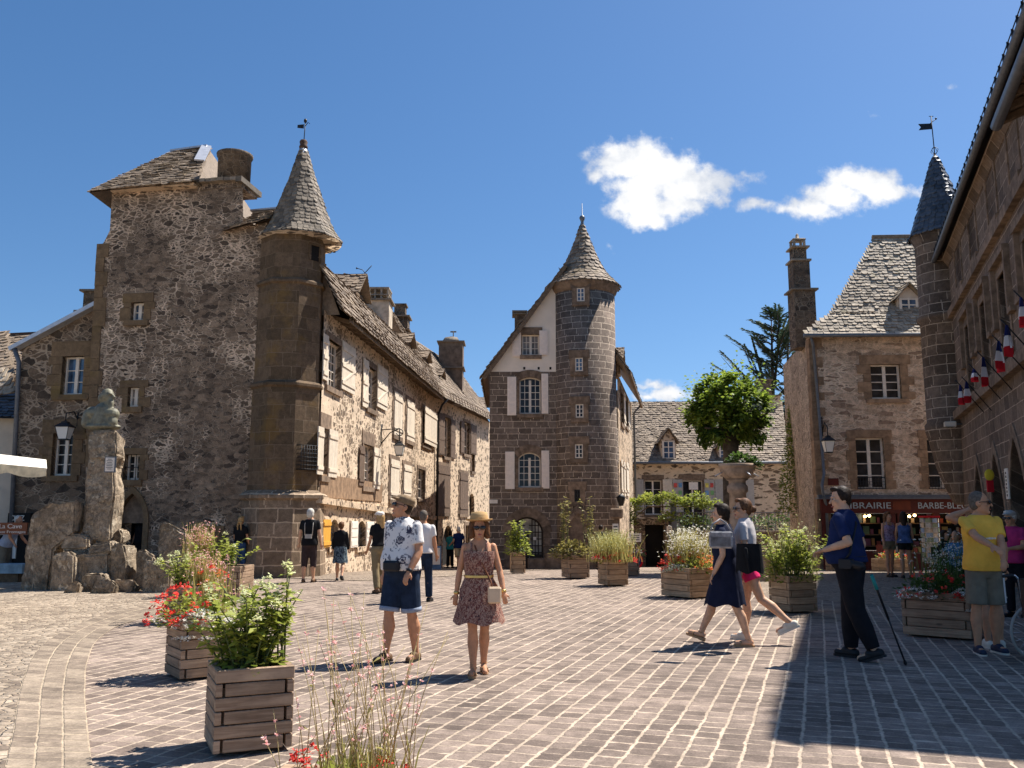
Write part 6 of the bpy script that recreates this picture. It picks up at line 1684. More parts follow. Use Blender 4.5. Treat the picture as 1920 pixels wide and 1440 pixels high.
cz = zt(778); RX, RZ = 1.25, 1.25
for i in range(13):
    a = rg.uniform(0, 6.3); e = rg.uniform(.1, 1.2); d = Vector((math.cos(a) * math.cos(e), math.sin(a) * math.cos(e), math.sin(e))); b0 = Vector((TRX + .05, TRY, zt(812))); q = b0 + d * rg.uniform(.9, 1.35)
    mb.tube([b0, b0.lerp(q, .5) + rdir(rg) * .12, q], [.11, .07, .025], 7)
mb.build('trunk', M_bark, TR)
mb = MB(); clumps = []
for i in range(185):
    d = rdir(rg, -.75); q = rg.uniform(.3, 1.0) ** .5; sh = Vector((1.17, 1.1, 1.28 if d.z > 0 else 1.15)); clumps.append((Vector((TRX + d.x * sh.x * q, TRY + d.y * sh.y * q, cz + d.z * sh.z * q)), d, rg.uniform(.16, .34)))
for c, d, r_ in clumps:
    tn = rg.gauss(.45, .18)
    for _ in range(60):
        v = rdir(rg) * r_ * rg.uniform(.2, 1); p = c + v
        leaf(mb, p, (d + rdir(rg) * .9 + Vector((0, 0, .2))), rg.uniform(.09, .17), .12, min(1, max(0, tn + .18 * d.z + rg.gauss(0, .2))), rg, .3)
for _ in range(90):
    d = rdir(rg, -.3); b0 = Vector((TRX + d.x * 1.08, TRY + d.y * 1.05, cz + d.z * 1.15)); L = rg.uniform(.2, .5)
    for k in range(7): leaf(mb, b0 + d * L * k / 6 + Vector((0, 0, .05 * k)), d + rdir(rg) * .8, rg.uniform(.08, .14), .10, rg.uniform(.4, 1), rg)
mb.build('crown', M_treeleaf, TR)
p = Plant('ivy_clump', 'dark green ivy clump growing in the fountain bowl', 'plant', (fx + .12, fy + .05, zb(872)), 21); p.mound(.0, 0, .40, .3, .34, 420, .12); p.mound(.3, -.1, .2, .2, .18, 120, .12); p.mound(.42, -.1, .06, .1, .18, 50, .1, z0=-.12); S_ = dict(SPEC); S_['leaf'] = ('foliage', M_leafd); p.done(S_)
# conifer far behind
cf = atY(1448, 800, 66); CF = thing('cedar_tree', 'tall sparse dark cedar rising behind the low house', 'tree', (cf.x, 66, -1.2))
rg = random.Random(9); mbt = MB(); mbn = MB(); ztop = lambda y: atY(1448, y, 66).z
def spray(b0, d, L, rg):
    d = d.normalized(); s = d.cross(Vector((0, 0, 1))).normalized()
    n = int(L * 22)
    for k in range(n):
        t = k / n; p = b0 + d * L * t + Vector((0, 0, -.10 * L * t * t + .18 * L * t))
        for sg in (-1, 1):
            q = (d * .8 + s * sg * rg.uniform(.5, 1.1) + Vector((0, 0, rg.uniform(-.25, .35)))); leaf(mbn, p + s * sg * .03, q, rg.uniform(.3, .62) * (1.1 - t * .5), .14, min(1, max(0, rg.gauss(.45, .25))), rg, .15)
for (x0, y0, x1, y1, r_) in ((1447, 860, 1446, 590, .26), (1470, 860, 1478, 600, .22), (1452, 720, 1462, 585, .12)):
    a, b_ = atY(x0, y0, 66), atY(x1, y1, 66 + rg.uniform(-1, 1)); mbt.tube([a, a.lerp(b_, .5) + Vector((.1, 0, 0)), b_], [r_, r_ * .6, .03], 8)
    for k in range(30):
        t = rg.uniform(.18, 1.0); p = a.lerp(b_, t); an = rg.uniform(0, 6.3); L = (1.25 - t) * rg.uniform(2.2, 4.2); d = Vector((math.cos(an), math.sin(an) * .6, rg.uniform(.25, .75)))
        if p.x + d.x * L > cf.x + 2.5: d.x *= .4
        mbt.tube([p, p + d.normalized() * L], [.05, .012], 5); spray(p + d.normalized() * L * .25, d, L * .85, rg)
b0 = atY(1446, 760, 66)
for (x, y) in ((1335, 690), (1352, 668), (1375, 690), (1395, 655), (1388, 720), (1410, 640), (1360, 705)):
    q = atY(x, y, 66 + rg.uniform(-1.5, 1.5)); d = q - b0; mbt.tube([b0, b0.lerp(q, .6) + Vector((0, 0, -.3)), q], [.07, .04, .012], 5); spray(b0 + d * .3, d, d.length * .72, rg)
mbt.build('trunk', M_bark, CF); mbn.build('crown', M_needle, CF)
# dark hedge behind between low house and bookshop
p = Plant('background_tree', 'dark bushy tree in the gap between low house and bookshop', 'tree', atY(1478, 900, 60), 31); p.mound(0, 0, 1.6, 1.2, 4.6, 1200, .35, 'leaf', -1); S_ = dict(SPEC); S_['leaf'] = ('crown', M_leafd); p.mb('stem').tube([p.o + Vector((0, 0, -3)), p.o + Vector((0, 0, 3))], [.2, .1], 6); S_['stem'] = ('trunk', M_bark); p.done(S_)

# ------------------------------------------------------------------ terrace wall, railing, vines
YT = 44.5
RW = thing('retaining_wall', 'low dark terrace wall with a black doorway below the vines', 'wall', (8.5, YT, -.7))
a = atY(1188, 1000, YT); b_ = atY(1545, 1000, YT); WR = Wall((a.x, YT), (b_.x, YT)); WR.rev = .5; zr = WR.hit(1350, 1000)[1]
rc = WR.rect(1210, 984, 1247, 1060); WR.holes.append(opening(rc[0], rc[2], -.9, rc[3]))
WR.finish([(0, -1.6), (WR.L, -1.6), (WR.L, zr), (rc[2] + .3, zr), (rc[2] + .3, rc[3] + .3), (0, rc[3] + .3)], M_rub_annex, 'wall', RW)
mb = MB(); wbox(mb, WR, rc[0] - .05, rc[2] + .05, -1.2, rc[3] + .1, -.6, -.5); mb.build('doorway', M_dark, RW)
mb = MB(); wbox(mb, WR, rc[2] + .3, WR.L, zr, zr + .1, -.5, .06); mb.build('coping', M_block, RW)
mb = MB(); q = [WR.P(rc[2] + .3, zr - .02, -.4), WR.P(WR.L, zr - .02, -.4), WR.P(WR.L, zr - .02, -12), WR.P(rc[2] + .3, zr - .02, -12)]; mb.add(q); tag(mb.build('terrace_path', M_peb2), kind='structure')
FE = thing('iron_railing', 'thin grey iron railing along the terrace above the retaining wall', 'railing', (10, YT, zr))
mb = MB(); u0 = WR.hit(1248, 980)[0]; zt_ = WR.hit(1400, 961)[1]
n = 46
for i in range(n + 1): u = u0 + (WR.L - u0) * i / n; mb.box(WR.P(u, (zr + zt_) / 2, .0), (.022, .022, zt_ - zr))
mb.build('bars', M_zincdark, FE); mb = MB(); mb.beam(WR.P(u0, zt_, 0), WR.P(WR.L, zt_, 0), .05, .04); mb.beam(WR.P(u0, zr + .2, 0), WR.P(WR.L, zr + .2, 0), .04, .03); mb.build('rails', M_zincdark, FE)
mb = MB(); mb.box(WR.P(WR.hit(1262, 970)[0], zr + .5, .1), (.28, .28, 1.9)); tag(mb.build('gate_post', M_zincdark, None, bevel=.02), 'grey gate post beside the dark terrace doorway', 'post')
p = Plant('climbing_vine', 'bright green climbing vine spilling over the terrace railing', 'vine', atY(1240, 945, YT - .2), 41)
for (x, y, rx, rz, n) in ((1185, 955, .6, .7, 380), (1215, 945, .7, .55, 380), (1248, 938, .75, .5, 380), (1280, 945, .8, .6, 380), (1310, 945, .8, .6, 420), (1335, 955, .6, .6, 220), (1245, 968, .6, .45, 200), (1176, 985, .35, 1.0, 260), (1295, 975, .7, .5, 200)):
    c = atY(x, y, YT - .1) - p.o
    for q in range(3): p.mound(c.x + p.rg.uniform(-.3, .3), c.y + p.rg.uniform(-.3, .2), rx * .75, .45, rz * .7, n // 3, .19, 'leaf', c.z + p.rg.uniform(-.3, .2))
S_ = dict(SPEC); S_['leaf'] = ('foliage', M_leafv); p.mb('stem').tube([atY(1176, 1050, YT), atY(1178, 980, YT), atY(1215, 950, YT), atY(1300, 950, YT)], .03, 6); S_['stem'] = ('stem', M_stembr); p.done(S_)
p = Plant('ivy_wall', 'green ivy climbing the bookshop side wall above the railing', 'vine', atY(1478, 950, 37), 42)
for i in range(26):
    y = 770 + i * 8; c = atY(1486 - i * .5 + p.rg.uniform(-2, 2), y, 38.3 - i * .03) - p.o; p.mound(c.x, c.y, .12 + .012 * i, .4, .35, 70, .15, 'leaf', c.z)
S_ = dict(SPEC); S_['leaf'] = ('foliage', M_leafv); p.done(S_)
p = Plant('terrace_bush', 'dark green bushes and shrubs growing behind the terrace railing', 'bush', atY(1420, 985, YT + .5), 43)
for x in range(1270, 1540, 22):
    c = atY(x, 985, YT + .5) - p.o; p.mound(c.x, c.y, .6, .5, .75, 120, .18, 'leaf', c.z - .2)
S_ = dict(SPEC); S_['leaf'] = ('foliage', M_leafd); p.done(S_)

# ------------------------------------------------------------------ lamps, flags, awning, signs and small things
M_lampglass, tl, bl_ = newmat('frosted_lamp_glass'); bl_.inputs['Base Color'].default_value = (.78, .74, .66, 1); bl_.inputs['Roughness'].default_value = .3
def lantern(label, top, h, Wp, bracket, k=1.0):
    """four sided street lantern hanging with its crown at 'top' (world point)"""
    t = thing('street_lantern', label, 'street lamp', top); m = MB()
    x, y, z = top
    w0, w1 = .17 * k, .105 * k
    m.lathe([(w1 * 1.35, z - h), (w0 * 1.35, z - .34 * h)], (x, y, 0), 4, rot=R(45), smooth=False); g = m.build('glass_shade', M_lampglass, t)
    m = MB(); m.lathe([(w0 * 1.5, z - .36 * h), (w0 * 1.5, z - .32 * h), (w0 * .75, z - .14 * h), (w0 * .6, z - .12 * h), (w0 * .62, z - .06 * h), (.03, z), (.012, z + .05)], (x, y, 0), 4, rot=R(45), smooth=False); m.lathe([(w1 * 1.45, z - h - .03), (w1 * 1.45, z - h), (.02, z - h)], (x, y, 0), 4, rot=R(45), smooth=False)
    for q in range(4):
        a = R(45) + q * PI / 2; m.tube([(x + w1 * 1.37 * math.cos(a), y + w1 * 1.37 * math.sin(a), z - h), (x + w0 * 1.37 * math.cos(a), y + w0 * 1.37 * math.sin(a), z - .34 * h)], .009, 5)
    m.build('lamp_cap', M_iron, t)
    m = MB(); 
    for pts in bracket: m.tube(pts, .02, 6)
    m.build('bracket', M_iron, t)
    return t
u, z = WAx.hit(123, 789, .55); c = WAx.P(u, z, .55)
lantern('black lantern with white glass on the annex wall, behind the monument', c, .52, WAx, [[c, c + Vector((0, 0, .22)), WAx.P(u, z + .3, .2), WAx.P(u, z + .1, .02)], [WAx.P(u, z + .3, .02), WAx.P(u, z - .1, .02)]], 1.15)
u, z = W2.hit(714, 812); un, zn = W2.hit(749, 828); c = W2.P(u + .1, W2.hit(714, 806)[1] - .55, 1.15)
u0_ = u; zb_ = W2.hit(714, 806)[1]
c = atY(749, 827, W2.P(u, 0).y - .3)
arm = [W2.P(u, zb_, .02), Vector((c.x, c.y, zb_ + .02))]
scr = [Vector((c.x, c.y, zb_)) + Vector((.0 + .12 * math.sin(q), 0, -.12 + .12 * math.cos(q))) for q in [i * .5 for i in range(10)]]
lantern('black lantern hanging from a long scrolled bracket on the long house', c, .50, W2, [arm, [W2.P(u, zb_ - .55, .02), W2.P(u, zb_ + .2, .02)], [W2.P(u, zb_ - .5, .02), W2.P(u, zb_ - .1, .35), arm[1]], scr, [c, Vector((c.x, c.y, zb_))]], 1.05)
u, z = WB.hit(1552, 816, .6); c = WB.P(u, z, .6)
lantern('black lantern with white glass beside the bookshop house drainpipe', c, .62, WB, [[c, c + Vector((0, 0, .3)), WB.P(u, z + .5, .3), WB.P(u, z + .2, .02)], [WB.P(u, z + .75, .02), WB.P(u, z, .02)]], 1.15)
m = MB(); p = atY(1157, 960, 35.4); tb_ = thing('stone_corbel', 'carved stone corbel with a dark lamp head at the round tower right side', 'corbel', (p.x, 35.9, 0))
m.box((p.x - .05, 35.95, p.z - .05), (.62, .8, .42)); m.box((p.x - .02, 36.0, p.z - 1.1), (.34, .5, 1.9)); m.build('block', M_block, tb_, bevel=.06); m = MB(); q = atY(1165, 938, 35.4); m.lathe([(.09, q.z - .22), (.17, q.z + .08), (.19, q.z + .12), (.02, q.z + .26)], (q.x, 35.5, 0), 6); m.build('lamp_head', M_iron, tb_)

# television aerial
p = atY(684, 532, 36); ae = thing('roof_aerial', 'thin forked television aerial above the long house dormer', 'aerial', p); m = MB(); q = lambda x, y: atY(x, y, 36)
m.tube([p, q(684, 512)], .02, 5); m.tube([q(684, 512), q(697, 498)], .018, 5); m.tube([q(684, 512), q(680, 506), q(669, 503)], .016, 5); m.ell(q(669, 503), (.04, .04, .04)); m.build('rods', M_iron, ae)

# flags
M_fb, M_fwh, M_fr = simple('flag_blue', (.012, .02, .11), .8, .1), simple('flag_white', (.80, .78, .78), .8, .05), simple('flag_red', (.52, .010, .020), .8, .1)
flagspec = [(0, 0, 1800, 722, 762, 16, 'blue hidden'), (0, 1, 1812, 716, 760, 12, ''), (1, 0, 1826, 692, 718, 18, ''), (1, 1, 1843, 670, 732, 26, ''), (2, 0, 1872, 640, 706, 18, ''), (2, 1, 1887, 610, 676, 24, ''), (3, 0, 1914, 558, 620, 20, ''), (3, 1, 1938, 520, 600, 24, '')]
flab = ['lowest tricolour flag, nearest the corner turret', 'narrow tricolour flag second from the corner turret', 'small half-hidden tricolour flag third from the turret', 'wide tricolour flag fourth from the turret, red tip spread', 'slim tricolour flag fifth from the turret', 'tricolour flag sixth from the turret with a large blue field', 'tricolour flag at the right edge showing mostly blue', 'tricolour flag past the right edge of the frame']
for i, (wi, s_, px_, y0, y1, wd, _) in enumerate(flagspec):
    d = .55; u, zt_ = WT.hit(px_, y0, d); zb_ = WT.hit(px_, y0 + (y1 - y0) * .92, d)[1]; wm = .85 * wd / FPX * WT.P(u, 0).y * 1.05
    t = thing('french_flag', flab[i], 'flag', WT.P(u, zt_, d), 0, 'tricolour flags on the town hall')
    m = MB(); m.tube([WT.P(u + .05, zt_ - .75, .05), WT.P(u, zt_, d), WT.P(u - .01, zt_ + .14, d + .1)], .014, 6); m.build('pole', M_iron, t)
    m = MB(); nv, nu = 14, 9; rg = random.Random(i); ph = rg.random() * 6; P_ = []
    ax = (WT.t * rg.uniform(-.3, .5) + WT.n * -.55 + Vector((-.8, -.2, 0))).normalized()
    for a in range(nv + 1):
        f = a / nv; row = []
        for b in range(nu + 1):
            g_ = b / nu - .5; sp = .25 + .75 * min(1, f * 1.5)
            off_ = ax * g_ * wm * sp + WT.n * (.08 * math.sin(g_ * 14 + ph) * sp) + WT.t * .05 * math.cos(g_ * 11 + ph)
            z = zt_ - (zt_ - zb_) * (f + .10 * g_ * f * (1 if s_ else -1) + .04 * math.sin(g_ * 9 + ph) * f)
            pt = WT.P(u, z, d) + off_; row.append(pt)
        P_.append(row)
    for a in range(nv):
        for b in range(nu): m.add([P_[a][b], P_[a][b + 1], P_[a + 1][b + 1], P_[a + 1][b]], None, .5, True, 0 if a < nv * .33 else 1 if a < nv * .66 else 2)
    m.build('cloth', [M_fb, M_fwh, M_fr], t)
# arcade signs
M_signyellow = simple('sign_yellow', (.72, .58, .05), .5, .05)
u, z = WT.hit(1888, 907, .05); t = thing('white_banner', 'narrow white vertical notice on the arcade pier', 'sign', WT.P(u, z, .05)); m = MB(); wbox(m, WT, u - .17, u + .17, z - .35, z + .35, .03, .06); m.build('panel', M_white, t)
m = MB()
for k in range(7): wbox(m, WT, u - .05, u + .06, z - .29 + k * .085, z - .24 + k * .085, .06, .066)
m.build('lettering', M_iron, t)
u, z = WT.hit(1847, 900, .4); t = thing('hanging_sign', 'small yellow and red hanging sign inside the first arch', 'sign', WT.P(u, z, .3)); c = WT.P(u, z, .3); m = MB(); m.ell(c + Vector((0, 0, .12)), (.12, .03, .14)); m.build('yellow_disc', M_signyellow, t); m = MB(); m.box(c + Vector((0, 0, -.15)), (.15, .04, .28)); m.build('red_panel', M_fr, t)

# awning, cafe signs, shop front at far left
M_canvas = simple('white_canvas', (.80, .76, .70), .8, .06, 3, .1)
aw = thing('white_awning', 'white canvas awning corner with scalloped edge at the left', 'awning', atY(40, 880, 14)); m = MB()
A1 = atY(88, 879, 13.4); zA = A1.z; yb = 16.2
tl_ = lambda x: (A1.x - x) * .09
ftop = [Vector((-14, 13.4, zA + tl_(-14))), A1, Vector((A1.x - 1.5, yb, zA + .32)), Vector((-14, yb, zA + .32 + tl_(-14)))]; m.add(ftop, None, .5); m.add([p + Vector((0, 0, -.02)) for p in ftop][::-1], None, .5); m.build('canopy', M_canvas, aw)
m = MB(); L = A1.x + 14; n = 72
for i in range(n):
    x0, x1 = -14 + L * i / n, -14 + L * (i + 1) / n; s0, s1 = (.11 + .045 * abs(math.sin(i * PI / 6))), (.11 + .045 * abs(math.sin((i + 1) * PI / 6)))
    m.add([(x0, 13.39, zA - s0 + tl_(x0)), (x1, 13.39, zA - s1 + tl_(x1)), (x1, 13.39, zA + .01 + tl_(x1)), (x0, 13.39, zA + .01 + tl_(x0))])
n = 20
for i in range(n):
    y0_, y1_ = 13.4 + 2.8 * i / n, 13.4 + 2.8 * (i + 1) / n; s0, s1 = (.11 + .045 * abs(math.sin(i * PI / 4))), (.11 + .045 * abs(math.sin((i + 1) * PI / 4))); h0, h1 = .32 * i / n, .32 * (i + 1) / n; xo0, xo1 = A1.x - 1.5 * i / n, A1.x - 1.5 * (i + 1) / n
    m.add([(xo0, y0_, zA + h0 - s0), (xo1, y1_, zA + h1 - s1), (xo1, y1_, zA + h1), (xo0, y0_, zA + h0)])
m.build('valance', simple('cream_valance', (.72, .62, .44), .8), aw); m = MB(); m.beam((-14, 13.45, zA - .03 + tl_(-14)), A1 + Vector((-.04, .05, -.03)), .04, .05); m.beam(A1 + Vector((-.04, .03, -.03)), (A1.x - 1.53, yb, zA + .28), .04, .05); m.beam((-11.8, 14.6, 0), (-11.8, 14.6, zA + .4), .06, .06); m.build('awning_frame', M_timber, aw)
M_signbrown = simple('sign_brown', (.23, .075, .03), .5, .1)
Wc = Wall(atY(-160, 990, 22.6).xy, atY(53, 990, 22.6).xy)
t = thing('cheese_shop_sign', 'brown board lettered La Cave aux Fromages at the left edge', 'sign', atY(20, 990, 22.6)); rc = Wc.rect(-60, 980, 52, 1002); m = MB(); wbox(m, Wc, rc[0], rc[2], rc[1], rc[3], 0, .05); m.build('board', M_signbrown, t)
text('lettering', 'La Cave', Wc, Wc.hit(1, 991)[0], Wc.hit(20, 990.5)[1], .115, .055, M_white, t, wide=Wc.hit(43, 991)[0] - Wc.hit(1, 991)[0]); text('lettering', 'Aux Fromages', Wc, Wc.hit(-3, 999)[0], Wc.hit(20, 999.5)[1], .07, .055, M_white, t, wide=Wc.hit(50, 991)[0] - Wc.hit(-3, 991)[0])
t = thing('cafe_sign', 'dark fascia with white capital letters CHEZ above the brown board', 'sign', atY(40, 970, 25)); ex2 = WAx; rc = WAx.rect(20, 962, 62, 980); m = MB(); wbox(m, WAx, rc[0], rc[2], rc[1], rc[3], 0, .12); m.build('fascia', M_dark, t); text('lettering', 'CHEZ', WAx, WAx.hit(25, 975)[0], WAx.hit(40, 976)[1], .155, .125, M_white, t, wide=WAx.hit(51, 975)[0] - WAx.hit(25, 975)[0])
t = thing('cafe_shop_front', 'dark open cafe front under the brown cheese board', 'shop front', atY(20, 1060, 25.3)); rc = WAx.rect(-40, 1003, 52, 1090); m = MB(); wbox(m, WAx, rc[0], rc[2], -.3, rc[3], 0, .06); m.build('opening', M_dark, t); m = MB(); rc = WAx.rect(20, 1005, 34, 1047); wbox(m, WAx, rc[0], rc[2], rc[1], rc[3], .06, .09); m.build('menu_board', M_white, t)
t = thing('market_table', 'low table under a blue cloth before the cafe front', 'table', atY(24, 1080, 22.5)); p = atY(24, 1070, 22.3); m = MB(); m.box((p.x, 22.3, .42), (.75, .6, .03)); m.box((p.x, 22.3, .33), (.8, .64, .22)); m.build('cloth', simple('blue_cloth', (.25, .36, .42)), t); m = MB(); m.box((p.x, 22.3, .15), (.5, .4, .3)); m.build('base', M_timber, t)
# gate signs near the terrace, no-parking disc
def signpost(label, x, y0, y1, wpx, Y, mat, name='notice_sign', cat='sign'):
    a = atY(x - wpx / 2, (y0 + y1) / 2, Y); b = atY(x + wpx / 2, (y0 + y1) / 2, Y); z0, z1 = atY(x, y1, Y).z, atY(x, y0, Y).z; t = thing(name, label, cat, ((a.x + b.x) / 2, Y, gz(0, Y))); m = MB(); m.box(((a.x + b.x) / 2, Y, (z0 + z1) / 2), (b.x - a.x, .03, z1 - z0)); m.build('panel', mat, t)
    m = MB(); m.box(((a.x + b.x) / 2, Y + .04, (gz(0, Y) + z1) / 2), (.05, .04, z1 - gz(0, Y))); m.build('post', M_zincdark, t)
    m = MB(); 
    for k in range(3): m.box(((a.x + b.x) / 2, Y - .018, z1 - (z1 - z0) * (.25 + .25 * k)), ((b.x - a.x) * .7, .004, (z1 - z0) * .09))
    m.build('lettering', M_iron, t); return t
signpost('white notice beside the vines left of the doorway, upper', 1191, 1000, 1016, 22, 36, M_white)
signpost('lower white notice just above the round no-parking sign', 1193, 1030, 1037, 24, 35.4, M_white)
signpost('small white notice at the right foot of the round tower', 1154, 982, 1004, 11, 34.6, M_white)
signpost('white square plaque with a dark ring on the gate post', 1255, 987, 999, 10, 44, M_white)
p = atY(1190, 1052, 30); t = thing('no_parking_sign', 'round red and dark blue no-parking sign behind the planters', 'sign', (p.x, 30, gz(0, 30))); Wn = Wall((p.x - 1, 30), (p.x + 1, 30))
disc = lambda r_, n=24: [(1 + r_ * math.cos(2 * PI * k / n), p.z + r_ * math.sin(2 * PI * k / n)) for k in range(n)]
m = MB(); wprism(m, Wn, disc(.28), 0, .02); m.build('red_rim', M_fr, t); m = MB(); wprism(m, Wn, disc(.21), 0, .026); m.build('blue_disc', M_fb, t); m = MB(); m.beam((p.x - .18, 29.97, p.z + .18), (p.x + .18, 29.97, p.z - .18), .008, .055, up=(0, 1, 0)); m.build('red_bar', M_fr, t); m = MB(); m.box((p.x, 30.04, (p.z + gz(0, 30)) / 2), (.05, .04, p.z - gz(0, 30))); m.build('post', M_zincdark, t)
# postcard rack, book table and flower box at the bookshop
cx_, cy_ = atY(1746, 1030, 29.5).x, 29.5; t = thing('postcard_rack', 'white wire spinner rack full of postcards by the bookshop', 'rack', (cx_, cy_, gz(0, 29.5))); g0 = gz(0, 29.5)
m = MB(); m.tube([(cx_, cy_, g0), (cx_, cy_, g0 + 1.75)], .025, 6); m.lathe([(.28, g0), (.28, g0 + .04), (.03, g0 + .06)], (cx_, cy_, 0), 12)
for k in range(9):
    z = g0 + .3 + k * .16; m.lathe([(.26, z), (.26, z + .012)], (cx_, cy_, 0), 8, caps=False)
m.build('wire_frame', M_white, t)
M_card = [simple('postcard_%s' % n_, c) for n_, c in (('grey', (.45, .44, .42)), ('green', (.25, .30, .2)), ('blue', (.3, .38, .48)), ('sand', (.55, .46, .36)))]
for q, mt in enumerate(M_card):
    rg = random.Random(q)
    for k in range(9):
        for a in range(8):
            if (k + a) % 4 == q: an = a * PI / 4 + .2; m = MB(); m.box((cx_ + .27 * math.cos(an), cy_ + .27 * math.sin(an), g0 + .38 + k * .16), (.02, .16, .13), rz=an); m.build('postcard', mt, t)
m = MB(); m.box((cx_, cy_, g0 + 1.78), (.5, .5, .06)); m.build('header', M_fr, t)
def crate(label, x, y, Y, w_, h_):
    p = atY(x, y, Y); g = gz(0, Y); t = thing('wooden_planter', label, 'planter', (p.x, Y, g), 0, 'wooden flower planters on the square'); m = MB()
    for k in range(3): 
        for sy in (-1, 1): m.box((0, sy * .25, .07 + k * h_ / 3), (w_, .04, h_ / 3 - .012), tone=rnd.random())
        for sx in (-1, 1): m.box((sx * (w_ / 2 - .02), 0, .07 + k * h_ / 3), (.04, .46, h_ / 3 - .012), tone=rnd.random())
    m.build('boards', M_planter2, t, local=True); m = MB(); m.box((0, 0, h_ - .03), (w_ - .08, .44, .04)); m.build('soil', M_soil, t, local=True)
    q = Plant('bedding_flowers', label.replace('wooden flower box', 'red and yellow flowers in the wooden box'), 'flowers', (p.x, Y, g + h_ - .02), int(x)); q.mound(0, 0, w_ * .5, .3, .22, 160, .08); q.blooms('red', 0, -.1, w_ * .45, .25, .25, 26, .04, 7); q.blooms('orange', .1, -.1, w_ * .4, .25, .25, 12, .04, 7); q.done(SPEC)
crate('wooden flower box in front of the bookshop window', 1672, 1056, 29.0, 1.1, .42); crate('wooden flower box at the left end of the bookshop', 1566, 1050, 31.0, .5, .5)
t = thing('notice_board', 'blue and white street notice board before the dark arched doorway', 'sign', atY(818, 1072, 33)); p = atY(818, 1055, 33); g = gz(0, 33); m = MB(); m.box((p.x, 33, g + .45), (.36, .05, .85)); m.build('frame', simple('notice_blue', (.10, .18, .30)), t); m = MB(); m.box((p.x, 32.97, g + .5), (.28, .012, .6)); m.build('poster', M_white, t)
# display table with books outside the shop
p = atY(1700, 1050, 31); t = thing('book_table', 'low table of colourful books below the bookshop window', 'table', (p.x, 31.6, gz(0, 31))); g = gz(0, 31.6); m = MB(); m.box((p.x, 31.6, g + .62), (1.6, .6, .05)); m.build('table_top', M_timber, t)
for sx in (-.7, .7):
    for sy in (-.22, .22): m = MB(); m.box((p.x + sx, 31.6 + sy, g + .3), (.06, .06, .6)); m.build('leg', M_timber, t)
for k in range(9):
    x = p.x - .7 + k * .17; m = MB(); hh = rnd.uniform(.12, .26); m.box((x, 31.5, g + .645 + hh / 2), (.13, .3, hh)); tag(m.build('book', BM_[k % 7], None), ['red', 'yellow', 'blue', 'cream', 'green', 'purple', 'orange'][k % 7] + (' book pile on the table outside the bookshop' if k < 7 else ' book pile at the right end of the bookshop table'), 'books', 'books on the outdoor table')

# wheelchair
wy = 9.85; wc = atY(1925, 1184, wy); WX = wc.x + .30
t = thing('wheelchair', 'empty-backed black wheelchair with a spoked wheel at the right edge', 'wheelchair', (WX, wy, 0), R(8))
M_tyre = simple('grey_tyre', (.30, .30, .30), .7, .1); M_chrome = simple('chrome_tube', (.62, .62, .64), .25, .05, 5, 0, 1.0, .5); M_seat = simple('black_vinyl', (.012, .012, .014), .5, .1)
def ring(m, c, r_, rt_, n=40): m.tube([(c[0] + r_ * math.cos(2 * PI * k / n), c[1], c[2] + r_ * math.sin(2 * PI * k / n)) for k in range(n + 1)], rt_, 8, caps=False)
for sy in (-.29, .29):
    m = MB(); ring(m, (0, sy, .31), .295, .016); w_ = m.build('wheel', M_tyre, t, local=True)
    m = MB(); ring(m, (0, sy - .045 * (1 if sy < 0 else -1), .31), .265, .009); m.build('push_rim', M_chrome, w_, local=True)
    m = MB(); 
    for k in range(18): a = k * PI / 9; m.tube([(0, sy + (.02 if k % 2 else -.02), .31), (.285 * math.cos(a), sy, .31 + .285 * math.sin(a))], .0025, 4)
    m.cap((0, sy - .03, .31), (0, sy + .03, .31), .025, .025); m.build('spokes', M_chrome, w_, local=True)
    m = MB(); ring(m, (.52, sy * .8, .09), .075, .016, 20); m.tube([(.52, sy * .8, .09), (.50, sy * .8, .24)], .012, 6); m.build('caster_wheel', M_tyre, t, local=True)
m = MB()
for sy in (-.23, .23): m.tube([(-.36, sy, .93), (-.24, sy, .94), (-.20, sy, .90), (-.16, sy, .50), (-.14, sy, .22), (.42, sy, .22), (.52, sy, .5), (-.15, sy, .5)], .013, 7); m.tube([(-.17, sy, .72), (.22, sy, .72), (.26, sy, .5)], .012, 7); m.tube([(.50, sy, .42), (.66, sy, .12)], .012, 7)
m.tube([(0, -.29, .31), (0, .29, .31)], .012, 6); m.build('frame', M_chrome, t, local=True)
m = MB(); m.box((.17, 0, .51), (.62, .44, .05)); m.build('seat', M_seat, t, local=True, bevel=.015); m = MB(); m.box((-.18, 0, .70), (.04, .46, .42)); m.build('backrest', M_seat, t, local=True, bevel=.015)
for sy in (-.23, .23): m = MB(); m.cap((-.38, sy, .93), (-.27, sy, .94), .018, .018); m.build('push_handle', M_seat, t, local=True)
for sy in (-.15, .15): m = MB(); m.box((.70, sy, .10), (.18, .14, .02)); m.build('footrest', M_seat, t, local=True)

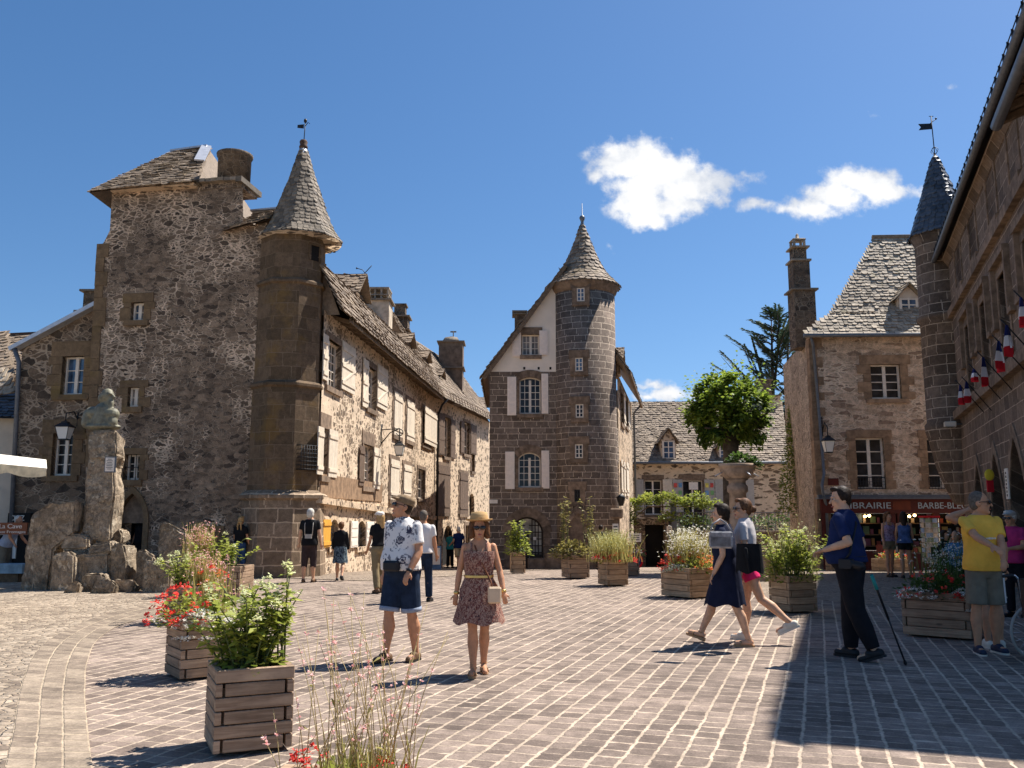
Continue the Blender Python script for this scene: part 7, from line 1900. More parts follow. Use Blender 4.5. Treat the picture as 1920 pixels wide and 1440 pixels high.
# ------------------------------------------------------------------ people
def skinmat(name, c):
    m, t, b = newmat(name)
    n = t.noise(t.coord('Object'), 14, 4, .6)
    t.put(b.inputs['Base Color'], scalec(t, c, t.ramp(n, .3, .7, .88, 1.1)))
    b.inputs['Roughness'].default_value = .55; b.inputs['Subsurface Weight'].default_value = .12; b.inputs['Subsurface Radius'].default_value = (.02, .008, .005)
    return m
M_skin = skinmat('tanned_skin', (.52, .27, .165)); M_skinp = skinmat('pale_skin', (.62, .37, .25)); M_skind = skinmat('brown_skin', (.30, .155, .095))
def cloth(name, c, var=.15, bump=.35): 
    m, t, b = newmat(name); o = t.coord('Object'); n = t.noise(o, 9, 4, .6); wr = t.noise(t.vmath('MULTIPLY', o, (1, 1, .55)), 11, 3, .55, dist=.6)
    t.put(b.inputs['Base Color'], scalec(t, c, t.ramp(n, .3, .7, 1 - var, 1 + var))); b.inputs['Roughness'].default_value = .9
    b.inputs['Specular IOR Level'].default_value = .15
    t.put(b.inputs['Normal'], t.bump(wr, bump, .03)); return m
C_black = cloth('black_cotton', (.012, .012, .013)); C_navy = cloth('navy_polo_cloth', (.012, .022, .075)); C_navyd = cloth('navy_dress_cloth', (.012, .015, .035)); C_darkt = cloth('dark_trouser_cloth', (.012, .012, .016)); C_denim = cloth('dark_denim', (.016, .028, .055), .3); C_jean = cloth('blue_denim', (.035, .075, .16), .3); C_cuff = cloth('denim_cuff', (.30, .34, .42)); C_grey = cloth('grey_tshirt_cloth', (.50, .48, .52), .1); C_yellow = cloth('yellow_tshirt_cloth', (.82, .47, .075), .08); C_khaki = cloth('khaki_cloth', (.24, .19, .115)); C_gshort = cloth('grey_short_cloth', (.17, .155, .125)); C_beige = cloth('beige_short_cloth', (.50, .36, .20)); C_white = cloth('white_shirt_cloth', (.74, .73, .76), .06); C_pink = cloth('hot_pink_cloth', (.80, .03, .14)); C_magenta = cloth('magenta_shirt_cloth', (.42, .03, .13)); C_bluet = cloth('blue_top_cloth', (.06, .10, .22), .35); C_lblue = cloth('light_blue_shirt', (.38, .44, .55)); C_teal = cloth('teal_cloth', (.03, .25, .27)); C_brownsh = cloth('dark_brown_short', (.045, .032, .035)); C_greyjacket = cloth('grey_check_jacket', (.28, .28, .31), .4)
M_hairb = simple('dark_brown_hair', (.030, .018, .012), .6, .4, 30, .5, spec=.15); M_hairbr = simple('chestnut_hair', (.13, .06, .028), .6, .4, 30, .5, spec=.15); M_hairbl = simple('blonde_hair', (.42, .26, .105), .5, .35, 30, .5, spec=.4); M_hairg = simple('white_hair', (.55, .53, .50), .6, .2, 30, .5); M_hairs = simple('cropped_grey_hair', (.12, .10, .085), .8, .3, 40, .4)
M_glassdark = simple('sunglass_lens', (.008, .008, .010), .12, .05, 5, 0, 0, .6); M_lip = simple('lips', (.36, .10, .085), .5, .1); M_eye = simple('eye_white', (.6, .57, .53), .3, .05); M_shoe = simple('brown_leather_shoe', (.13, .075, .04), .6, .25, 20, .3); M_shoeb = simple('black_shoe', (.012, .012, .013), .5, .2); M_shoew = simple('white_canvas_shoe', (.70, .66, .60), .7, .1); M_shoen = simple('navy_trainer', (.02, .03, .06), .6, .2); M_sandal = simple('tan_sandal', (.40, .25, .14), .6, .15); M_leather = simple('brown_strap_leather', (.20, .07, .03), .5, .2); M_bag = simple('cream_handbag_leather', (.62, .47, .34), .5, .1); M_gold = simple('gold_belt', (.65, .45, .16), .35, .1, 5, 0, .7, .5); M_cap = simple('tan_cap_cloth', (.22, .155, .095), .9, .2, 30, .3)
def strawmat():
    m, t, b = newmat('woven_straw'); o = t.coord('Object'); wv = t.new('ShaderNodeTexWave'); t.put(wv.inputs['Vector'], o); wv.inputs['Scale'].default_value = 60; wv.inputs['Distortion'].default_value = 3
    t.put(b.inputs['Base Color'], t.mix(wv.outputs['Fac'], (.38, .22, .09), (.68, .47, .24))); b.inputs['Roughness'].default_value = .8; t.put(b.inputs['Normal'], t.bump(wv.outputs['Fac'], .5, .004)); return m
M_straw = strawmat()
def floral():
    m, t, b = newmat('rose_print_cloth'); o = t.coord('Object'); x, y, z = t.sep(o); v = t.comb(t.math('MULTIPLY', x, 8.0), t.math('MULTIPLY', y, 1.0), t.math('MULTIPLY', z, 8.0))
    d = t.voro(v, 1.0, 'F1', '3D', rand=.8); cell = t.sep(t.voro(v, 1.0, 'F1', '3D', out=1, rand=.8)); wob = t.noise(o, 26, 2, .5); d2 = t.math('ADD', d, t.math('MULTIPLY', t.math('SUBTRACT', wob, .5), .30))
    ring = t.math('SINE', t.math('MULTIPLY', t.math('ADD', d2, t.math('MULTIPLY', wob, .2)), 46)); body = t.ramp(d2, .40, .44, 1, 0); petal = t.math('MULTIPLY', body, t.ramp(ring, -.55, -.2, .0, 1)); 
    lv = t.noise(o, 30, 2, .5); leafs = t.math('MULTIPLY', t.ramp(lv, .55, .58), t.ramp(d2, .62, .7, 1, 0)); mk = t.math('MAXIMUM', petal, t.math('MULTIPLY', leafs, .75))
    t.put(b.inputs['Base Color'], t.mix(mk, (.78, .76, .77), (.045, .045, .085))); b.inputs['Roughness'].default_value = .85; t.put(b.inputs['Normal'], t.bump(t.noise(o, 9, 3, .5), .35, .03)); return m
C_floral = floral()
def printed(name, a, b_, c, sc=55):
    m, t, b = newmat(name); o = t.vmath('MULTIPLY', t.coord('Object'), (1, 1, .6)); n = t.noise(o, sc, 4, .7, dist=1.5); n2 = t.noise(o, sc * .45, 3, .6, dist=2)
    q = t.mix(t.ramp(n, .46, .54), a, b_); q = t.mix(t.ramp(n2, .56, .64), q, c); t.put(b.inputs['Base Color'], q); b.inputs['Roughness'].default_value = .85; t.put(b.inputs['Normal'], t.bump(t.noise(o, 14, 3, .5), .3, .02)); return m
C_dress = printed('burgundy_print_cloth', (.15, .040, .034), (.38, .25, .20), (.06, .028, .035)); C_skirt = printed('swirl_skirt_cloth', (.02, .035, .06), (.16, .22, .27), (.012, .016, .03), 18); C_lilac = printed('lilac_print_cloth', (.22, .12, .22), (.42, .32, .42), (.06, .03, .07), 40)

TORSO_M = [(.80, .075, .085, .0), (.86, .150, .110, .005), (.94, .170, .120, .0), (1.06, .155, .112, -.005), (1.18, .165, .118, -.005), (1.30, .185, .125, -.005), (1.40, .178, .105, .0), (1.455, .120, .078, .005), (1.50, .066, .062, .005), (1.57, .056, .058, -.008)]
TORSO_F = [(.80, .075, .085, .0), (.86, .150, .110, .005), (.93, .170, .122, .005), (1.06, .128, .098, .0), (1.16, .135, .102, -.005), (1.27, .152, .122, -.018), (1.36, .152, .098, -.005), (1.43, .118, .072, .004), (1.475, .062, .056, .004), (1.56, .050, .052, -.006)]
def person(label, px, py, H, yaw, sex='m', lean=0.0, legs=None, arms=None, head=(0, 0), skin=None, top=None, bottom=None, dress=None, hair=None, hat=None, glasses=False, shoe=None, near=True, fat=0.0, foot_dz=0.0, loc=None, sit=False, extra=None, group=None, twist=0.0, topcut=0.0, hemz=.87, sleeve=.62, bag=None, shlen=.7):
    k = H / 1.75
    F_ = (sex == 'f'); T = TORSO_F if F_ else TORSO_M
    vx = .0085 if near else .016; skin = skin or M_skin
    sw = .155 if F_ else .178
    loc = Vector(loc) if loc is not None else ground_at(px, py)
    root = thing('person', label, 'person', loc, R(yaw), group); root.scale = (k, k, k)
    hip = Vector((0, 0, .92))
    ML = Matrix.Translation(hip) @ Matrix.Rotation(R(lean), 4, 'X') @ Matrix.Rotation(R(twist), 4, 'Z') @ Matrix.Translation(-hip)
    legs = legs or ((4, 4, 0), (-4, 4, 0)); arms = arms or (('s', 4, 8, 14), ('s', 4, 8, 14))
    body = MB(); joints = {}
    # legs: (swing forward deg, knee flexion deg, foot pitch deg[, spread])
    minz = 9; J = []
    for sx, L in ((-1, legs[0]), (1, legs[1])):
        a, f, p = R(L[0]), R(L[1]), R(L[2]); spd = R(L[3]) if len(L) > 3 else R(1.0)
        h = Vector((sx * .085, 0, .92)); kn = h + Vector((sx * math.sin(spd) * .44, -math.sin(a) * .44, -math.cos(a) * .44)); an = kn + Vector((sx * math.sin(spd) * .2, -math.sin(a - f) * .41, -math.cos(a - f) * .41))
        td = Vector((sx * .12, -math.cos(p), -math.sin(p))).normalized(); hd = Vector((0, -math.sin(p) * 1, math.cos(p) * -1))
        sole = an + Vector((0, -math.sin(p), -math.cos(p))) * .075
        J.append((h, kn, an, td)); toe = an + td * .16 + Vector((0, 0, -.06)); minz = min(minz, an.z - .085 * math.cos(p) , (an + td * .17).z - .07)
    dz = -minz + foot_dz
    if sit: dz = 0
    up = lambda v: ML @ Vector(v) + Vector((0, 0, dz))
    dn = lambda v: Vector(v) + Vector((0, 0, dz))
    tr = 1.0 + fat * .25
    for (h, kn, an, td) in J:
        body.cap(dn(h), dn(kn), .088 * tr, .053, 12); cb = an.lerp(kn, .68) + Vector((0, .018, 0)); body.cap(dn(kn), dn(cb), .051, .058 * tr, 12); body.cap(dn(cb), dn(an.lerp(kn, .2)), .059 * tr, .040, 12); body.cap(dn(an.lerp(kn, .2)), dn(an), .040, .036, 12)
        body.cap(dn(an + Vector((0, .02, -.03))), dn(an + td * .15 + Vector((0, 0, -.045))), .036, .030, 10)
    def ring(z, wx, wy, yo, infl=0.0, n=28):
        fb = fat * max(0, 1 - abs(z - 1.06) / .2)
        pts = []
        for q in range(n):
            t_ = 2 * PI * q / n; c, s = math.cos(t_), math.sin(t_)
            e = .8; x = math.copysign(abs(c) ** e, c) * (wx + infl + fb * .05); y = math.copysign(abs(s) ** e, s) * (wy + infl + (fb * .11 if s < 0 else fb * .02)) + yo
            if F_ and s < -.1 and 1.2 < z < 1.33: y -= .018 * (1 - abs(abs(c) - .5) * 2)
            pts.append(up((x, y, z)))
        return pts
    body.loft([ring(*r_, -.006 if .9 < r_[0] < 1.42 else 0) for r_ in T])
    AJ = []
    for sx, A in ((-1, arms[0]), (1, arms[1])):
        sh = Vector((sx * sw, .005, 1.415 if not F_ else 1.385))
        if A[0] == 's':
            s_, ab, e = R(A[1]), R(A[2]), R(A[3]); d1 = Vector((sx * math.sin(ab), -math.sin(s_) * math.cos(ab), -math.cos(s_) * math.cos(ab)))
            el = sh + d1 * .285; d2 = Vector((sx * math.sin(ab) * .6 - sx * (R(A[4]) if len(A) > 4 else 0), -math.sin(s_ + e), -math.cos(s_ + e))).normalized(); wr = el + d2 * .25; sh, el, wr = up(sh), up(el), up(wr)
        else:
            sh = up(sh); tgt = Vector(A[1]); 
            if A[0] == 'w': tgt = (Matrix.Rotation(-R(yaw), 4, 'Z') @ (Vector(A[1]) - loc)) / k
            hint = Vector(A[2]) if len(A) > 2 else Vector((sx * .4, .4, -.5)); d = tgt - sh; Ld = min(d.length, .53); dn_ = d.normalized(); ca = (.285 ** 2 + Ld ** 2 - .25 ** 2) / (2 * .285 * Ld); ca = max(-1, min(1, ca)); hp = (hint - dn_ * hint.dot(dn_)).normalized()
            el = sh + (dn_ * ca + hp * math.sqrt(max(0, 1 - ca * ca))) * .285; wr = sh + dn_ * Ld if Ld < d.length else tgt
        AJ.append((sh, el, wr)); m_ = .86 if F_ else 1.0
        body.cap(sh, el, .052 * m_, .041 * m_, 12); body.cap(el, el.lerp(wr, .35), .041 * m_, .043 * m_, 12); body.cap(el.lerp(wr, .35), wr, .043 * m_, .027 * m_, 12)
        d = (wr - el).normalized(); side = d.cross(Vector((0, -1, .15))).normalized() * (1 if sx > 0 else 1); nrm_ = side.cross(d)
        Mh = Matrix((side.to_4d()[:3], d[:], nrm_[:])).transposed().to_4x4(); Mh.translation = wr
        hm = .92 if F_ else 1.0
        body.ell(wr + d * .045 * hm, (.038 * hm, .050 * hm, .017 * hm), Mh.to_3x3().to_4x4())
        for q, (ox, ln) in enumerate(((-.028, .058), (-.010, .070), (.009, .066), (.026, .052))):
            b0 = wr + d * .082 * hm + side * ox * hm; cd = (d + nrm_ * (.45 if sx else 0) * (-1)).normalized(); b1 = b0 + cd * ln * .5 * hm; b2 = b1 + (d * .55 - nrm_ * .75).normalized() * ln * .55 * hm
            body.cap(b0, b1, .0088 * hm, .0082 * hm, 7); body.cap(b1, b2, .0082 * hm, .0068 * hm, 7)
        tb = wr + d * .025 + side * .030 * (-sx); tdv = (d * .7 + side * (-sx) * .6 - nrm_ * .3).normalized(); body.cap(tb, tb + tdv * .035, .011 * hm, .010 * hm, 7); body.cap(tb + tdv * .035, tb + tdv * .035 + (d - nrm_ * .4).normalized() * .028, .010 * hm, .008 * hm, 7)
    # head
    hc = up((0, -.018, 1.610 if not F_ else 1.592)); MH = Matrix.Translation(hc) @ Matrix.Rotation(R(head[0]), 4, 'Z') @ Matrix.Rotation(R(-head[1]), 4, 'X'); hp_ = lambda x, y, z: MH @ Vector((x, y, z))
    RH = MH.to_3x3().to_4x4(); fw = .94 if F_ else 1.0
    body.cap(up((0, .0, 1.47)), hc + Vector((0, .012, -.05)), .055 if not F_ else .046, .054 if not F_ else .047, 12)
    body.ell(hp_(0, .012, .032), (.077 * fw, .097, .101), RH, 16, 12); body.ell(hp_(0, -.020, -.035), (.061 * fw, .074, .090), RH, 16, 12); body.ell(hp_(0, -.068, -.100), (.030, .026, .024), RH)
    body.cap(hp_(0, -.098, .006), hp_(0, -.118, -.030), .009, .0135, 8); body.ell(hp_(0, -.086, .030), (.048, .016, .010), RH)
    for sx in (-1, 1): body.ell(hp_(sx * .078 * fw, .012, -.008), (.012, .021, .032), RH); body.ell(hp_(sx * .042, -.066, -.022), (.020, .020, .018), RH)
    B = body.build('body', skin, root, local=True, remesh=vx, smooth_it=2)
    m = MB(); m.ell(hp_(0, -.094, -.068), (.024, .010, .0075), RH); m.build('lips', M_lip, root, local=True)
    if not glasses:
        for sx in (-1, 1): m = MB(); m.ell(hp_(sx * .031, -.083, .008), (.014, .010, .009), RH); e_ = m.build('eye', M_eye, root, local=True); m = MB(); m.ell(hp_(sx * .031, -.0925, .008), (.0065, .003, .0065), RH); m.build('iris', M_iron, e_, local=True)
    else:
        m = MB()
        for sx in (-1, 1): m.ell(hp_(sx * .035, -.100, .008), (.033, .014, .023), RH); m.tube([hp_(sx * .066, -.092, .014), hp_(sx * .082, -.02, .014), hp_(sx * .08, .02, .004)], .004, 6)
        m.tube([hp_(-.012, -.108, .014), hp_(.012, -.108, .014)], .005, 6); m.build('sunglasses', M_glassdark, root, local=True)
    # hair
    if hair:
        st, hm_ = hair; m = MB()
        if st in ('short', 'bob', 'pony', 'braids', 'long', 'bun') and True:
            m.ell(hp_(0, .026, .046), (.088 * fw, .098, .101), RH, 16, 12); m.ell(hp_(0, .05, -.005), (.078, .068, .085), RH)
            m.ell(hp_(-.02, -.045, .112), (.06, .045, .030), RH)
            for sx in (-1, 1): m.ell(hp_(sx * .075 * fw, .02, .03), (.022, .05, .06), RH)
        if st == 'crop':
            m.ell(hp_(0, .022, .042), (.081, .095, .098), RH, 16, 12); m.ell(hp_(0, .045, -.01), (.074, .066, .07), RH)
        if st == 'white': m.ell(hp_(0, .03, .04), (.096, .105, .107), RH); m.ell(hp_(0, .06, -.02), (.09, .07, .085), RH)
        if st == 'bob':
            for sx in (-1, 1): m.cap(hp_(sx * .078, .0, .05), hp_(sx * .090, -.012, -.085), .040, .038)
            m.cap(hp_(0, .075, .03), hp_(0, .075, -.09), .06, .05); 
        if st in ('pony', 'bun'): m.ell(hp_(0, .135, .0), (.042, .045, .045), RH)
        if st == 'pony': m.cap(hp_(0, .15, -.01), hp_(0, .15, -.17), .035, .018)
        if st == 'long': m.cap(hp_(0, .07, .0), hp_(0, .085, -.2), .075, .06); [m.cap(hp_(sx * .07, .03, .0), hp_(sx * .08, .04, -.17), .035, .03) for sx in (-1, 1)]
        if st == 'braids':
            for sx in (-1, 1): m.tube([hp_(sx * .04, .11, -.02), hp_(sx * .05, .12, -.16), hp_(sx * .045 - .02, .11, -.33)], [.034, .028, .012], 8)
        m.build('hair', hm_, root, local=True, remesh=.011 if near else .018, smooth_it=1)
    if hat == 'straw':
        m = MB(); n = 24; rings = [[MH @ (Matrix.Rotation(R(-5), 4, 'X') @ Vector((r_ * 1.0 * math.cos(2 * PI * q / n), .01 + r_ * 1.15 * math.sin(2 * PI * q / n), z + .018 + (.02 * abs(math.cos(2 * PI * q / n)) ** 2 * (r_ > .12))))) for q in range(n)] for r_, z in ((.106, .056), (.140, .060), (.152, .060), (.153, .068), (.140, .068), (.107, .068), (.104, .11), (.090, .160), (.05, .168), (.01, .155))]
        m.loft(rings, caps=True); ht = m.build('straw_hat', M_straw, root, local=True); m = MB(); m.loft([[MH @ (Matrix.Rotation(R(-5), 4, 'X') @ Vector((r_ * math.cos(2 * PI * q / n), .01 + r_ * 1.15 * math.sin(2 * PI * q / n), z + .018))) for q in range(n)] for r_, z in ((.109, .068), (.1075, .095))], caps=False); m.build('hat_band', M_straw, ht, local=True)
    if hat in ('flat', 'cap', 'capwhite', 'capgrey'):
        m = MB(); m.ell(hp_(0, .012, .085), (.094, .115, .055), RH, 16, 10); m.ell(hp_(0, .02, .055), (.090, .106, .05), RH, 16, 10)
        m.ell(hp_(0, -.10, .072), (.070, .062, .013), RH); m.build('cap', M_cap if hat == 'flat' else M_white if hat == 'capwhite' else C_khaki if hat == 'cap' else M_shutgrey, root, local=True, remesh=.009 if near else .015, smooth_it=1)
    # clothes
    def upto(z0, z1, infl, extra_=None):
        zs = [z0] + [r_[0] for r_ in T if z0 + .015 < r_[0] < z1 - .015] + [z1]; rs = []
        for z in zs:
            for a_, b_ in zip(T, T[1:]):
                if a_[0] <= z <= b_[0]:
                    f = (z - a_[0]) / (b_[0] - a_[0]); rs.append((z,) + tuple(a_[i] + (b_[i] - a_[i]) * f for i in (1, 2, 3))); break
        return rs
    if top:
        mt, kind = top; m = MB(); infl = .016
        ztop = 1.485 if kind != 'tank' else 1.36
        rs = upto(hemz, ztop, infl); rr = []
        for i, (z, wx, wy, yo) in enumerate(rs):
            lo = max(0, (1.12 - z)) * .10 if kind != 'fitted' else 0
            if z < 1.0: wx, wy = max(wx, .150), max(wy, .105)
            rr.append(ring(z, wx, wy, yo, infl + lo + (.004 if i == 0 else 0)))
        m.loft(rr)
        if kind in ('tee', 'polo', 'fitted'):
            for sh, el, wr in AJ:
                e_ = sh.lerp(el, sleeve); d = (el - sh).normalized(); r0, r1 = (.060, .064) if not F_ else (.054, .054)
                m.tube([sh - d * .05, sh, sh.lerp(e_, .5), e_], [.035, r0, r0 * 1.0, r1], 14)
        if kind == 'long':
            for sh, el, wr in AJ: d = (el - sh).normalized(); m.tube([sh - d * .05, sh, el, el.lerp(wr, .8)], [.03, .060, .052, .040], 14)
        if kind == 'tank':
            for sx in (-1, 1): m.tube([up((sx * .09, -.10, 1.33)), up((sx * .085, -.04, 1.445)), up((sx * .09, .06, 1.40)), up((sx * .09, .09, 1.32))], .016, 8)
        if kind == 'polo': m.loft([ring(1.462, .082, .075, .004), ring(1.485, .074, .070, .002), ring(1.51, .070, .068, .0)])
        m.build('shirt', mt, root, local=True, remesh=.0105 if near else .018, smooth_it=2)
    if bottom:
        mt, kind = bottom; m = MB(); tl = {'shorts': .93, 'short_shorts': .45, 'trousers': 2.0, 'capri': 1.35}[kind]
        zs = [r_ for r_ in T if .79 < r_[0] < .99] + [(1.0, T[3][1] + .004, T[3][2] + .004, 0)]
        m.loft([ring(z, wx, wy, yo, .012) for z, wx, wy, yo in zs])
        cuffs = []
        for h, kn, an, td in J:
            w_ = .022 if kind != 'trousers' else .014
            if tl <= 1.0: e_ = h.lerp(kn, tl); pts = [h + Vector((0, 0, .05)), h, h.lerp(e_, .5), e_]; rad = [.06, .100 * tr, .094 * tr + w_ * .2, .072 + w_ + .012]
            else: t2 = min(1.0, tl - 1.0); e_ = kn.lerp(an, t2 * .98); pts = [h + Vector((0, 0, .05)), h, h.lerp(kn, .5), kn, kn.lerp(e_, .5), e_]; rad = [.06, .102 * tr, .092 * tr, .070 * tr + w_ * .5, .068 * tr + w_ * .5, .058 + w_ * .7]
            m.tube([dn(p) for p in pts], rad, 16); cuffs.append((dn(e_), (dn(e_) - dn(pts[-2])).normalized(), rad[-1]))
        m.build('trousers' if kind in ('trousers', 'capri') else 'shorts', mt, root, local=True, remesh=.0105 if near else .018, smooth_it=2)
        if extra == 'cuffs':
            for c, d, r_ in cuffs: m = MB(); m.tube([c - d * .045, c - d * .04, c + d * .004, c + d * .006], [r_ * .92, r_ * 1.05, r_ * 1.05, r_ * .9], 18); m.build('shorts_cuff', C_cuff, root, local=True)
        if kind in ('shorts', 'trousers') and near and top: m = MB(); m.loft([ring(.985, .163, .118, 0, .016 + fat * .01), ring(1.015, .160, .115, 0, .016 + fat * .01)], caps=False); m.build('belt', M_shoeb, root, local=True)
    if dress:
        mt, z0, wid_, kind = dress; m = MB(); n = 56; rows = []
        zs = [z0, z0 + .01, z0 + .12, z0 + .25, .92, 1.0, 1.055, 1.08, 1.14, 1.22, 1.28, 1.34] + ([1.40, 1.445, 1.475] if kind == 'sleeves' else [])
        if kind == 'skirt': zs = [z0, z0 + .01, z0 + .12, z0 + .22, .92, 1.0]
        sw_ = [(J[0][1].y + J[1][1].y) / 2, max(abs(J[0][1].y), abs(J[1][1].y))]
        for z in zs:
            rz = upto(max(.86, z), max(.87, z) + .2, 0)[0]; _, wx, wy, yo = rz; row = []; fb = fat * max(0, 1 - abs(z - 1.06) / .2); wx += fb * .05 + (.012 if z > 1.1 else 0); wy += fb * .07 + (.014 if z > 1.1 else 0)
            f = max(0, min(1, (1.04 - z) / (1.04 - z0))); wx, wy = max(wx, .15 if z < .93 else 0), max(wy, .115 if z < .93 else 0)
            if kind == 'shift' or kind == 'sleeves':
                if z > .95 and z < 1.2: wx += .03; wy += .03
            for q in range(n):
                t_ = 2 * PI * q / n; fold = 1 + f * (.035 * math.sin(9 * t_ + z * 3) + .022 * math.sin(17 * t_ + 1.3)); c, s = math.cos(t_), math.sin(t_)
                x = math.copysign(abs(c) ** .85, c) * (wx + .014 + f * wid_) * fold; y = math.copysign(abs(s) ** .85, s) * (wy + .014 + f * wid_ * .9 + f * sw_[1] * .35) * fold + yo + sw_[0] * f * .8; zo = f * .018 * math.sin(6 * t_ + .5) * (z < z0 + .05)
                row.append(up((x, y, z + zo)) if z > .95 else dn(Vector((x, y, z + zo)) + (ML @ Vector((0, 0, .95)) - Vector((0, 0, .95)))))
            rows.append(row)
        m.loft(rows, caps=False)
        if kind == 'sleeves':
            for sh, el, wr in AJ: d = (el - sh).normalized(); e_ = sh.lerp(el, .5); m.tube([sh - d * .05, sh, e_], [.03, .060, .062], 14)
        else:
            if kind != 'skirt':
                for sx in (-1, 1): m.tube([up((sx * .085, -.115, 1.33)), up((sx * .085, -.06, 1.425)), up((sx * .085, .03, 1.42)), up((sx * .085, .085, 1.33))], .011, 6)
                m.loft([ring(1.335, .15, .105, -.005, .012, 28), ring(1.345, .10, .07, -.0, .0, 28)])
        m.build('dress' if kind != 'skirt' else 'skirt', mt, root, local=True)
        if kind == 'strap': m = MB(); m.loft([ring(1.05, .132, .102, 0, .022), ring(1.075, .132, .102, 0, .022)], caps=False); m.build('belt', M_gold, root, local=True)
    if extra == 'print':
        m = MB(); rg = random.Random(4)
        for q in range(11): m.box(up((-.075 + q * .0155, -.152 - fat * .01, 1.235)), (.009, .012, rg.uniform(.012, .024)))
        m.build('chest_print', M_white, root, local=True)
    # shoes
    if shoe:
        sm, kind = shoe
        for h, kn, an, td in J:
            m = MB(); a = dn(an); pz = Vector((0, 0, -1)) - td * (-td.z); pz = (Vector((0, 0, -1)) + td * td.z).normalized()
            hl = a - td * .045 + pz * .05; toe = a + td * .155 + pz * .055
            if kind == 'sandal':
                sd = td.cross(pz).normalized(); rr = []
                for t_, w_ in ((-.065, .018), (-.05, .034), (.03, .034), (.11, .043), (.16, .036), (.185, .012)): c = a + td * t_ + pz * .072; rr.append([c - sd * w_ - pz * .012, c + sd * w_ - pz * .012, c + sd * w_ + pz * (.016 if t_ > 0 else .03), c - sd * w_ + pz * (.016 if t_ > 0 else .03)])
                m.loft(rr, smooth=False); q = a + td * .095 + pz * .05
                m.tube([q + sd * .045 + pz * .02, q + sd * .03 - pz * .028, q - sd * .03 - pz * .028, q - sd * .045 + pz * .02], .011, 7); q = a - pz * .0; m.tube([q + sd * .04 + td * .0, q + td * .045 - pz * .0, q - sd * .04, q - td * .045, q + sd * .04], .007, 6)
                m.build('sandal', sm, root, local=True)
            else:
                m.cap(hl, toe, .043, .038, 12); m.cap(hl - pz * .01, a + td * .06 + pz * .025, .042, .042, 12); m.cap(hl - pz * .045, a - td * .02 - pz * .01, .043, .046, 12) if kind == 'boot' else None
                sd = td.cross(pz).normalized(); m.build('shoe', sm, root, local=True, remesh=.010 if near else .016, smooth_it=1); rr = []; m = MB()
                for t_, w_ in ((-.09, .024), (-.06, .040), (.03, .040), (.11, .047), (.165, .040), (.195, .018)): c = a + td * t_ + pz * .082; rr.append([c - sd * w_ - pz * .012, c + sd * w_ - pz * .012, c + sd * w_ + pz * .012, c - sd * w_ + pz * .012])
                m.loft(rr, smooth=False); m.build('shoe_sole', M_shoew if kind == 'trainer' else M_shoeb if kind != 'boot' else sm, root, local=True)
    if bag == 'handbag':
        sh, el, wr = AJ[1]; w2 = wr + Vector((-.10, -.07, -.02)); m = MB(); m.box(w2, (.15, .07, .18)); hb = m.build('handbag', M_bag, root, local=True, bevel=.018)
        m = MB(); m.tube([up((-.07, .0, 1.46)), up((-.04, -.10, 1.38)), up((.03, -.15, 1.22)), up((.13, -.13, 1.02)), w2 + Vector((-.03, 0, .09))], .009, 6); m.tube([up((-.07, .0, 1.46)), up((-.02, .12, 1.32)), up((.12, .12, 1.08)), w2 + Vector((.03, .03, .09))], .009, 6); m.build('bag_strap', M_leather, root, local=True)
        for sh, el, wr in AJ: d = (wr - el).normalized(); m = MB(); m.tube([wr - d * .03, wr - d * .02, wr - d * .005, wr], [.029, .033, .033, .029], 12); m.build('bracelet', M_gold, root, local=True)
    if bag == 'waist':
        m = MB(); m.box(up((.02, -.135 - fat * .11, .99)), (.20, .07, .11)); m.build('waist_bag', M_seat, root, local=True, bevel=.02); sh, el, wr = AJ[1]; d = (wr - el).normalized(); m = MB(); m.tube([wr - d * .03, wr - d * .02, wr - d * .002, wr + d * .004], [.029, .033, .033, .029], 12); m.build('wristwatch', M_seat, root, local=True)
    if bag == 'straps':
        m = MB()
        for sx in (-1, 1): m.tube([up((sx * .09, -.10, 1.44)), up((sx * .09, .03, 1.49)), up((sx * .10, .135, 1.36)), up((sx * .09, .14, 1.1))], .010, 6)
        m.box(up((0, .15, 1.08)), (.16, .05, .10)); m.build('back_strap', M_shutgrey, root, local=True)
    if bag == 'camera':
        m = MB(); m.tube([up((-.12, -.02, 1.48)), up((.05, .14, 1.35)), up((.22, .10, 1.05)), up((.24, .04, .98))], .012, 6); m.build('camera_strap', M_shoeb, root, local=True); m = MB(); c = up((.25, .06, .95)); m.box(c, (.10, .13, .10)); m.cap(c + Vector((0, .05, 0)), c + Vector((0, .15, -.02)), .042, .045); m.build('camera', M_seat, root, local=True, remesh=.012)
    if bag == 'crossbody': m = MB(); m.tube([up((-.10, .0, 1.46)), up((-.02, -.12, 1.35)), up((.1, -.14, 1.1)), up((.18, -.08, .98))], .008, 6); m.build('bag_strap', M_leather, root, local=True)
    return root

# front couple
person('man in white rose-print polo, flat cap and dark denim shorts looking up to the left', 750, 1240, 1.83, -28, 'm', lean=-1, legs=((9, 6, 0, 3), (-6, 4, 0, 3)), arms=(('s', -14, 10, 22), ('s', 8, 13, 26, 14)), head=(-38, 16), top=(C_floral, 'polo'), bottom=(C_denim, 'shorts'), hair=('crop', M_hairb), hat='flat', glasses=True, shoe=(M_shoe, 'shoe'), fat=.75, extra='cuffs', bag='waist', hemz=.94, sleeve=.72)
person('woman in burgundy print dress, straw hat and sunglasses walking to the camera', 897, 1266, 1.60, 2, 'f', legs=((9, 8, 0, -2.5), (-7, 10, 12, -2.5)), arms=(('s', -6, 13, 14), ('s', 8, 16, 16)), head=(4, 0), fat=.3, dress=(C_dress, .56, .12, 'strap'), hair=('bob', M_hairbr), hat='straw', glasses=True, shoe=(M_sandal, 'sandal'), bag='handbag')
